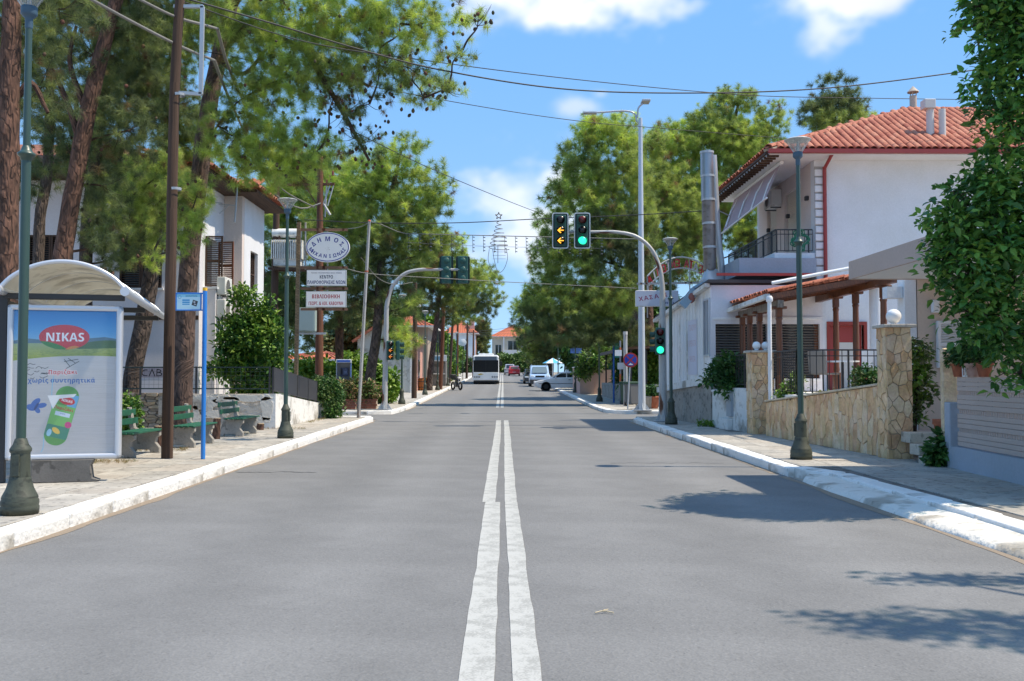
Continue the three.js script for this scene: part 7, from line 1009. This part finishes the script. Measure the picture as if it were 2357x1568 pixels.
pine('pine_tree', 'dark barked pine growing out of the slate wall, bent at mid height', [at(298, 915, 26.2).setY(.5), ...TK([[306, 860], [330, 740], [352, 610], [372, 480], [392, 300], [400, 120], [420, -120]], 26.2)], [.25, .24, .225, .2, .18, .16, .13, .05],
  PD([[350, 120, 120, 100, 'mid', .9], [420, 330, 80, 90, 'mid'], [385, 450, 70, 70, 'mid', 1, 24.5], [335, 520, 60, 60, 'mid', 1, 24.5], [440, 520, 40, 55, 'fresh', .9, 21], [405, 570, 40, 38, 'fresh', .9, 21], [455, 440, 40, 50, 'fresh', .8, 21], [460, 50, 110, 80, 'mid'], [420, -130, 160, 90, 'mid', .5], [350, 600, 35, 30, 'fresh', .8, 23], [270, 380, 70, 60, 'dark'], [300, 470, 75, 65, 'mid', 1, 23], [420, 470, 60, 60, 'mid', 1, 22], [290, 560, 60, 50, 'dark', 1, 23.5], [360, 390, 70, 60, 'mid', 1, 23], [230, 520, 55, 60, 'dark', 1, 24]], 26), 205, { bark: M.barkGrey, density: 102, group: GL, cones: 3 });
pine('pine_tree', 'tall pine beside the benches with limbs reaching far over the street', [at(414, 985, 22.3).setY(PAVE - .1), ...TK([[420, 860], [428, 700], [442, 540], [462, 380], [480, 250], [505, 130], [545, -40], [620, -220], [700, -420]], 22.3)], [.27, .24, .225, .21, .2, .19, .18, .16, .12, .05],
  PD([[560, 60, 110, 80, 'mid'], [690, 60, 120, 70, 'fresh'], [810, 40, 110, 65, 'fresh'], [920, 55, 100, 70, 'fresh', .9], [1020, 50, 75, 50, 'fresh', .8], [1100, 45, 38, 28, 'mid', 1, 19], [1065, 115, 40, 26, 'mid', .8, 19], [955, 165, 85, 60, 'mid', .8], [1030, 205, 40, 26, 'mid', .9, 19], [975, 225, 50, 30, 'mid', .7], [870, 150, 90, 65, 'mid', .75], [755, 150, 100, 80, 'mid', .9], [650, 180, 100, 80, 'fresh'], [570, 220, 80, 70, 'mid'], [555, 320, 85, 70, 'fresh'], [655, 320, 95, 65, 'fresh'], [600, 390, 90, 50, 'fresh'], [705, 400, 55, 45, 'fresh'], [740, 340, 55, 50, 'fresh', .8], [790, 270, 60, 55, 'dark', .35], [835, 330, 55, 50, 'dark', .4], [850, 240, 50, 50, 'dark', .35], [770, 220, 60, 50, 'mid', .6], [500, 290, 50, 60, 'mid'], [620, -90, 120, 60, 'fresh', .6], [800, -80, 130, 50, 'fresh', .6], [940, -60, 100, 40, 'fresh', .5], [520, -160, 150, 110, 'mid', .6]], 20.5, .9), 206, { density: 80, group: GL, cones: 9, dead: .05, bare: [TK([[505, 140], [560, 170], [615, 110]], 21.5), TK([[560, 60], [700, 110], [850, 200]], 20.5), TK([[700, 110], [790, 260], [850, 370]], 20.5)] });
// behind the municipal signs and up the street on the left
pine('pine_tree', 'pine with reddish trunk behind the phone booth', [at(779, 905, 43).setY(.05), ...TK([[781, 780], [778, 620], [770, 480], [760, 380]], 43)], [.2, .18, .16, .12, .05], PD([[620, 470, 70, 60, 'fresh'], [690, 440, 70, 60, 'fresh'], [650, 560, 70, 60, 'mid'], [720, 560, 60, 60, 'mid'], [770, 640, 60, 55, 'dark'], [620, 650, 50, 50, 'dark'], [690, 660, 50, 50, 'dark'], [760, 470, 60, 60, 'fresh'], [800, 560, 50, 60, 'mid'], [740, 730, 40, 40, 'dark', .7], [800, 720, 50, 50, 'dark', .8], [700, 380, 70, 50, 'mid'], [790, 400, 60, 50, 'mid'], [640, 740, 55, 55, 'dark'], [700, 760, 50, 50, 'dark'], [670, 500, 60, 55, 'fresh'], [820, 500, 55, 55, 'mid'], [850, 640, 45, 50, 'dark']], 43), 211, { kind: 'far', bark: M.barkRed, group: 'pines beyond the crossing' });
pine('pine_tree', 'pine with slanting grey trunk beside the overhead signal mast', [at(848, 900, 40.5).setY(.05), ...TK([[852, 870], [868, 760], [874, 640], [886, 540], [905, 430], [925, 340]], 40.5)], [.23, .22, .2, .17, .15, .11, .04], PD([[850, 410, 60, 60, 'fresh'], [920, 370, 65, 50, 'fresh'], [945, 325, 30, 24, 'mid'], [985, 430, 55, 55, 'mid'], [1015, 480, 32, 40, 'mid', .8], [1005, 560, 45, 45, 'mid'], [940, 490, 70, 60, 'fresh'], [870, 510, 65, 50, 'mid'], [960, 590, 60, 42, 'mid'], [880, 600, 60, 45, 'dark'], [825, 560, 50, 50, 'mid'], [800, 660, 40, 45, 'dark', .7], [920, 650, 45, 40, 'dark'], [830, 450, 50, 50, 'fresh'], [920, 780, 45, 55, 'fresh', .9], [945, 700, 35, 40, 'mid'], [780, 440, 55, 55, 'fresh'], [745, 520, 55, 50, 'mid'], [815, 620, 55, 55, 'mid'], [870, 670, 50, 45, 'dark'], [900, 560, 55, 50, 'mid'], [960, 520, 60, 55, 'mid'], [830, 700, 45, 45, 'dark', .8], [1015, 430, 30, 35, 'fresh'], [900, 440, 60, 55, 'fresh']], 40.5), 212, { kind: 'far', bark: M.barkGrey, group: 'pines beyond the crossing', bare: [TK([[885, 880], [890, 800], [905, 740]], 41)] });
pine('pine_tree', 'far pine with pale leaning trunk among the wooden poles', [at(988, 892, 66).setY(gy(66)), ...TK([[993, 830], [1004, 750], [1010, 690], [1030, 620]], 66)], [.22, .2, .18, .15, .06], PD([[1040, 600, 45, 35, 'mid'], [1090, 630, 45, 35, 'mid'], [1010, 640, 50, 40, 'mid'], [975, 650, 45, 40, 'dark'], [1060, 680, 45, 35, 'mid'], [1010, 700, 40, 30, 'dark'], [960, 700, 35, 35, 'dark'], [990, 590, 45, 40, 'mid'], [1040, 560, 35, 30, 'fresh'], [950, 620, 45, 45, 'mid'], [1050, 650, 40, 35, 'mid']], 66), 213, { kind: 'far', bark: M.barkGrey, group: 'pines beyond the crossing' });
pine('pine_tree', 'far pine with dark upright trunk behind the market kiosk', [at(1016, 880, 84).setY(gy(84)), ...TK([[1017, 820], [1016, 740], [1030, 670], [1060, 610]], 84)], [.3, .27, .24, .16, .06], PD([[1115, 650, 42, 34, 'mid'], [1140, 690, 24, 20, 'mid'], [1095, 700, 40, 30, 'dark'], [1050, 640, 45, 40, 'mid'], [1070, 720, 40, 26, 'mid'], [1030, 730, 30, 24, 'dark'], [1130, 715, 20, 20, 'dark']], 84), 214, { kind: 'far', bark: M.barkGrey, group: 'pines beyond the crossing' });
pine('cypress_tree', 'dark conifer standing between the two far red roofed houses', [at(1108, 840, 185).setY(gy(185)), ...TK([[1108, 780], [1110, 730]], 185)], [.3, .2, .05], PD([[1108, 790, 18, 30, 'dark'], [1112, 755, 18, 26, 'dark'], [1100, 770, 14, 20, 'dark'], [1120, 775, 12, 20, 'dark']], 185), 215, { kind: 'distant' });
// right hand side
const GR = 'tall pines behind the side lane';
pine('pine_tree', 'broad pine with pinkish trunk at the corner of the side lane', [at(1497, 935, 46).setY(.1), ...TK([[1497, 880], [1494, 760], [1488, 620], [1475, 480], [1450, 360], [1420, 280]], 46)], [.3, .27, .24, .22, .19, .13, .04],
  PD([[1400, 305, 85, 42, 'fresh'], [1335, 365, 60, 55, 'mid'], [1290, 440, 45, 45, 'mid'], [1272, 520, 45, 45, 'mid'], [1350, 460, 80, 65, 'fresh'], [1430, 410, 80, 70, 'mid'], [1255, 600, 45, 40, 'mid'], [1320, 580, 85, 65, 'mid'], [1400, 550, 85, 75, 'dark'], [1270, 675, 65, 45, 'mid'], [1350, 690, 85, 55, 'mid'], [1232, 740, 40, 34, 'dark'], [1300, 765, 85, 34, 'dark'], [1420, 680, 70, 65, 'mid'], [1390, 765, 80, 34, 'dark'], [1465, 770, 45, 40, 'dark', .8], [1455, 520, 65, 65, 'mid'], [1210, 790, 20, 20, 'dark', .8], [1210, 690, 22, 18, 'mid', .8], [1470, 610, 50, 60, 'dark']], 45), 221, { kind: 'far', bark: M.barkRed, group: GR, density: 102, cones: 1 });
pine('pine_tree', 'dark trunked pine just behind the broad corner pine', [at(1452, 925, 52).setY(.15), ...TK([[1455, 820], [1462, 700], [1500, 560], [1530, 420]], 52)], [.32, .28, .25, .2, .06], PD([[1545, 520, 80, 75, 'mid'], [1590, 600, 60, 50, 'mid'], [1520, 440, 70, 60, 'mid'], [1480, 350, 60, 50, 'mid'], [1520, 640, 50, 40, 'dark'], [1600, 520, 50, 60, 'mid']], 52), 222, { kind: 'far', bark: M.barkGrey, group: GR, density: 96 });
pine('pine_tree', 'tall spreading pine rising behind the restaurant flues', [at(1640, 920, 54).setY(.2), ...TK([[1640, 760], [1650, 600], [1665, 420], [1690, 280], [1705, 220]], 54)], [.32, .28, .25, .2, .12, .04], PD([[1560, 335, 80, 55, 'fresh'], [1640, 300, 75, 50, 'mid'], [1695, 235, 55, 34, 'mid'], [1655, 230, 28, 24, 'dark', .8], [1690, 330, 80, 60, 'fresh'], [1775, 290, 42, 50, 'mid'], [1800, 245, 20, 22, 'mid', .8], [1580, 430, 90, 65, 'fresh'], [1680, 430, 70, 65, 'mid'], [1745, 380, 60, 55, 'fresh'], [1700, 510, 65, 60, 'fresh'], [1785, 440, 50, 50, 'fresh'], [1620, 500, 60, 60, 'mid'], [1735, 570, 50, 45, 'dark'], [1830, 370, 35, 45, 'mid']], 54), 223, { kind: 'far', bark: M.barkGrey, group: GR, density: 99 });
pine('pine_tree', 'dark pine whose top shows above the red tiled roof', [at(1930, 900, 48).setY(.2), ...TK([[1930, 700], [1932, 450], [1935, 250]], 48)], [.28, .24, .18, .05], PD([[1925, 240, 70, 34, 'dark'], [1893, 195, 26, 24, 'dark', .9], [1948, 182, 26, 18, 'dark', .9], [1885, 265, 50, 26, 'dark'], [1980, 262, 36, 24, 'mid'], [1930, 290, 80, 30, 'mid'], [1945, 215, 22, 20, 'dark'], [1860, 245, 12, 14, 'dark', .8]], 48), 224, { kind: 'far', bark: M.barkGrey, group: GR, density: 112 });
pine('pine_tree', 'pine at the far kerb beyond the parked van', [at(1262, 872, 100).setY(gy(100)), ...TK([[1262, 800], [1255, 720], [1245, 660]], 100)], [.4, .3, .22, .08], PD([[1200, 715, 26, 22, 'mid'], [1230, 700, 40, 34, 'mid'], [1265, 740, 45, 40, 'dark'], [1225, 770, 40, 32, 'mid'], [1215, 810, 22, 26, 'mid', .9], [1270, 800, 45, 34, 'dark'], [1190, 745, 18, 14, 'dark', .8]], 100), 225, { kind: 'far', bark: M.barkGrey, group: GR });
shrub('lane_shrub', 'dark leafy shrubs under the tall pines beside the lane', 'shrub', V(8.5, .2, -49), [[V(0, 1.2, 0), 1.6, 1.4, 1.5], [V(-1.6, .9, 1), 1.2, 1.1, 1.2], [V(1.5, 1.4, -1), 1.5, 1.4, 1.4]], 46, [...GREENS.dark, ...GREENS.olive], 121, { spray: SPRAY.big, size: 1.3 });
shrub('lane_shrub', 'dark climbing greenery beyond the pink boundary wall', 'shrub', V(6.6, gy(68), -68), [[V(0, 2.2, 0), 1.4, 2.3, 1.5], [V(1.4, 3, -1), 1.5, 2.4, 1.6], [V(0, 4.4, -1), 1.3, 1.4, 1.4]], 40, GREENS.dark, 122, { spray: SPRAY.big, size: 1.5 });
shrub('verge_shrub', 'clump of green shrubs behind the wooden poles near the bus', 'shrub', V(-7.2, gy(105), -105), [[V(0, 1.6, 0), 1.8, 1.6, 2], [V(1.2, 1.2, 5), 1.2, 1.2, 1.6], [V(.6, 1.8, -8), 1.6, 1.8, 2]], 30, [...GREENS.fresh, ...GREENS.dark], 123, { spray: SPRAY.big, size: 1.6 });
// glossy leafed street trees at the near pavement
function glossyTree(label, x, Z, blobs, seed, density) {
  const foot = V(x, .1, -Z), o = thing('glossy_tree', label, 'tree', foot, 0, 'glossy leafed trees behind the board fence'), r = mulberry(seed); part('trunk', limb([V(0, 0, 0), V(.05, 1.1, 0), V(-.05, 2.2, .05), V(0, 3.6, 0), V(.05, 5.4, 0)], [.15, .12, .11, .09, .03], 16, 10, .1, seed), M.barkGrey, o);
  const bl = blobs.map(([c, a, b, d]) => [c.clone().sub(foot), a, b, d]); for (const [c, a, b] of bl) part('branch', limb([V(0, clamp(c.y - 1.2, .8, 4.4), 0), c.clone().multiplyScalar(.55).add(V(0, c.y * .35, 0)), c], [.045, .03, .01], 7, 6, .1, seed), M.twig, o);
  const tw = []; for (const [c, a, b, d] of bl) for (let k = 0; k < 14; k++) { const v = V(r() - .5, r() - .4, r() - .5).normalize(); tw.push(limb([c, c.clone().add(V(v.x * a * .5, v.y * b * .5 + .05, v.z * d * .5)), c.clone().add(V(v.x * a, v.y * b, v.z * d))], [.01, .006, .003], 4, 4)); } part('twigs', tw, M.twig, o).userData = { kind: 'stuff' };
  scatter('crown', SPRAY.glossy, LEAF.leaf, leafCloud(bl, density, r, [[.04, .11, .022], [.06, .15, .03], [.03, .09, .02], [.09, .2, .035], [.13, .24, .04]], 1), o);
}
const GB = (l, Z) => l.map(([x, y, a, b, z = Z]) => { const s = z / F; return [at(x, y, z), a * s, b * s, Math.max(a, b) * s]; });
glossyTree('tall glossy leafed tree leaning out over the board fence', 6.5, 10.2, [...GB([[2310, 60, 105, 95], [2335, 190, 110, 95], [2330, 300, 95, 90], [2300, 440, 120, 85], [2225, 540, 105, 75], [2270, 630, 125, 85], [2250, 730, 80, 60], [2330, 760, 100, 80], [2345, 860, 70, 55], [2390, 540, 130, 120], [2260, 20, 60, 60], [2175, 590, 55, 55], [2200, 480, 50, 45]], 10), [V(6.4, 5.7, -10.2), 1.1, .9, 1.1], [V(6.9, 6.6, -10.0), .9, .8, 1.0], [V(7.2, 4.4, -10.4), 1.2, 1.4, 1.2]], 301, 330);
glossyTree('glossy leafed tree further along the fence beside the pavement', 6.4, 5.4, [[V(6.8, 5.0, -5.0), .9, .8, .4], [V(6.5, 6.9, -5.1), .8, .45, .35], [V(6.9, 6.0, -4.8), .9, .6, .35], [V(6.5, 6.0, -6.35), .6, .4, .2], [V(7.1, 5.4, -6.3), .7, .5, .22]], 302, 150);

// garden trees standing in the plots behind the street fronts
function gardenTree(label, x, Z, h, w, seed, tones) {
  const r = mulberry(seed), bl = Array.from({ length: 8 }, (_, i) => [V((r() - .5) * w * 1.1, h * (.42 + .5 * i / 8) + (r() - .5) * .6, (r() - .5) * w), w * (.3 + .16 * r()), h * (.14 + .07 * r()), w * (.3 + .16 * r())]), o = thing('garden_tree', label, 'tree', V(x, gy(Z) - .05, -Z), 0, 'garden trees behind the street fronts');
  part('trunk', limb([V(0, 0, 0), V(.1, h * .3, 0), V(0, h * .75, 0)], [.16, .13, .05], 8, 8, .1, seed), M.barkGrey, o); scatter('crown', SPRAY.big, LEAF.leaf, leafCloud(bl, 26, r, tones, 1.7), o);
}
gardenTree('bushy dark tree behind the plain white garden wall', -13.5, 56, 6.5, 4.2, 401, GREENS.dark); gardenTree('tall dark tree behind the transformer poles', -16.5, 52, 8.5, 4.5, 402, GREENS.dark); gardenTree('olive toned tree between the white cottage and the pink cottage', -10.8, 74, 7, 4, 403, GREENS.olive); gardenTree('green tree behind the brown and white house', -12, 92, 8, 5, 404, GREENS.dark);
gardenTree('green tree behind the market kiosk', -9.5, 100, 6.5, 4.5, 405, GREENS.fresh); gardenTree('round tree in the plot beyond the pergola', 10, 62, 7, 4.5, 406, GREENS.dark); gardenTree('dense tree behind the white saloon car', 10.5, 78, 6.5, 4.5, 407, GREENS.olive); gardenTree('dark tree behind the blue and white parasol', 7.6, 98, 6, 3.6, 408, GREENS.dark);
gardenTree('tall tree beside the grey apartment house', 13, 125, 9, 6, 409, GREENS.dark); gardenTree('broad tree at the end of the street beside the cream house', 12.5, 190, 9, 7, 410, GREENS.dark); gardenTree('broad tree behind the white far house', -15, 190, 10, 7, 411, GREENS.dark); gardenTree('green tree near the far junction beside the kerb', 7.4, 140, 7, 4.5, 412, GREENS.olive); gardenTree('low tree near the far junction behind the poles', -8.6, 140, 6, 4.5, 413, GREENS.fresh);
// ================================================================ overhead wires and the festive lights
const wire = (label, pts, r = .012, m = M.cable, name = 'overhead_cable') => tag(part(name, tube(pts.map(([x, y, z]) => at(x, y, z)), r, 70, 6), m), label, 'cable');
wire('thick black cable sagging across the street from the wooden pole to the tiled house', [[398, -12, 15], [620, 52, 16.5], [850, 120, 18], [1000, 158, 19], [1300, 205, 21], [1610, 214, 22.5], [1900, 203, 23.5], [2230, 163, 24.5], [2420, 135, 25]], .016);
wire('thin black cable just above the thick one over the street', [[398, -4, 15.1], [700, 95, 18], [1000, 142, 21], [1300, 180, 24], [1600, 210, 27], [1760, 221, 28], [2000, 226, 29], [2220, 229, 30]], .011);
wire('thin cable dipping from the pines towards the white house eaves', [[470, 118, 20], [552, 134, 21], [875, 203, 23], [1197, 260, 26], [1370, 283, 27.5], [1480, 292, 29], [1800, 318, 31]], .01);
wire('thin dark cable running down from the pine limb towards the corner pine', [[796, 294, 22], [980, 383, 28], [1160, 459, 36], [1245, 492, 43]], .012);
wire('dark cable stretched level across the crossing above the festive lights', [[700, 506, 30], [850, 513, 29.6], [1050, 513, 29.6], [1240, 504, 29.6], [1480, 494, 29.6], [1640, 484, 29]], .014);
wire('pale cable from the municipal sign frame to the butcher sign', [[798, 619, 26.5], [843, 629, 27], [1020, 641, 28], [1240, 653, 29.5], [1466, 664, 30.3]], .011, M.cableGrey);
wire('thick grey twisted cable entering from above the square to the bracket frame', [[190, -12, 13], [300, 48, 14.2], [401, 100, 15], [493, 139, 17]], .026, M.cableGrey);
wire('second grey twisted cable running above the first to the bracket frame', [[300, -12, 14], [405, 39, 15], [468, 57, 15.6], [500, 66, 16.2]], .024, M.cableGrey);
wire('grey twisted cable falling from the bracket frame to the power pole', [[500, 66, 16.2], [521, 141, 19], [560, 235, 24], [612, 365, 31], [655, 440, 36], [725, 478, 38.4]], .03, M.cableGrey);
wire('grey twisted cable falling beside the first one to the power pole', [[493, 139, 17], [512, 190, 20], [560, 300, 26], [610, 410, 33], [650, 460, 36.5], [700, 480, 38], [738, 468, 38.4]], .03, M.cableGrey);
wire('slack grey cable between the sign frame and the leaning steel post', [[772, 528, 38], [810, 526, 34], [835, 520, 31], [850, 511, 29.6]], .012, M.cableGrey);
wire('slack pale cable hanging from the leaning steel post towards the pines', [[830, 592, 32], [870, 640, 34], [910, 655, 36], [950, 650, 38]], .012, M.cableGrey);
for (let k = 0; k < 4; k++) wire(['topmost', 'second', 'third', 'lowest'][k] + ' of four thin wires strung between the far wooden poles', [[1020, 690 + k * 9, 69], [1045, 694 + k * 8, 90], [1075, 746 + k * 3, 113], [1090, 762 + k * 3, 126], [1195, 752 + k * 8, 150]], .02, M.cable, 'pole_wire');
{
  const Z = 29.6, P = (x, y) => at(x, y, Z), o = thing('festive_light_curtain', 'festive light curtain of short bulb strings hung across the street', 'festive lights');
  const top = (x) => x < 940 ? mix(511, 538, sm(clamp((x - 850) / 90))) : 538 + (x - 940) * .024;
  part('upper_wire', tube(Array.from({ length: 30 }, (_, i) => P(mix(850, 1472, i / 29), top(mix(850, 1472, i / 29)))), .014, 120, 5), M.cableGrey, o); part('lower_wire', tube([P(935, 558), P(1060, 565), P(1200, 569), P(1385, 572)], .006, 40, 5), M.cableGrey, o);
  for (let k = 0; k < 19; k++) { const x = 940 + k * 24.6, y = top(x), n = 5, len = 38 + 3 * hash(k, 1, 1), s = part('bulb_string', bar(P(x, y), P(x + 1, y + len), .007, 5), M.cable, o); part('bulb', Array.from({ length: n }, (_, i) => bar(P(x, y + 4 + i * len / n), P(x + 5, y + 5 + i * len / n), .014, 5)), mat(.12, .13, .14, { roughness: .3 }), s); }
  const t = thing('festive_tree_frame', 'wire frame of a festive tree with a star hung over the street', 'festive lights'), sp = [];
  for (let i = 0; i <= 120; i++) { const u = i / 120, a = u * Math.PI * 2 * 7, w = mix(3, 24, u); sp.push(P(1148 + Math.cos(a) * w, 508 + u * 66).add(V(0, 0, Math.sin(a) * w * Z / F))); }
  part('spiral', tube(sp, .011, 420, 5), mat(.2, .18, .16), t); const st = []; for (let i = 0; i <= 10; i++) { const a = i * Math.PI / 5 + Math.PI / 2, q = i & 1 ? 3.4 : 8.5; st.push(P(1148 + Math.cos(a) * q, 497 - Math.sin(a) * q)); } part('star', st.slice(1).map((p, i) => bar(st[i], p, .015, 5)), mat(.3, .27, .22), t);
  part('hanging_loop', [tube([P(1126, 574), P(1124, 600), P(1134, 622), P(1141, 628)], .008, 20, 5), tube([P(1166, 574), P(1168, 596), P(1158, 622), P(1148, 628), P(1138, 600), P(1134, 574)], .008, 30, 5), bar(P(1146, 566), P(1146, 606), .01, 5)], mat(.16, .15, .15), t); part('rung', [580, 588, 596].map((y) => bar(P(1134, y), P(1164, y), .005, 4)), mat(.2, .2, .2), t);
}
renderer.render(scene, camera);
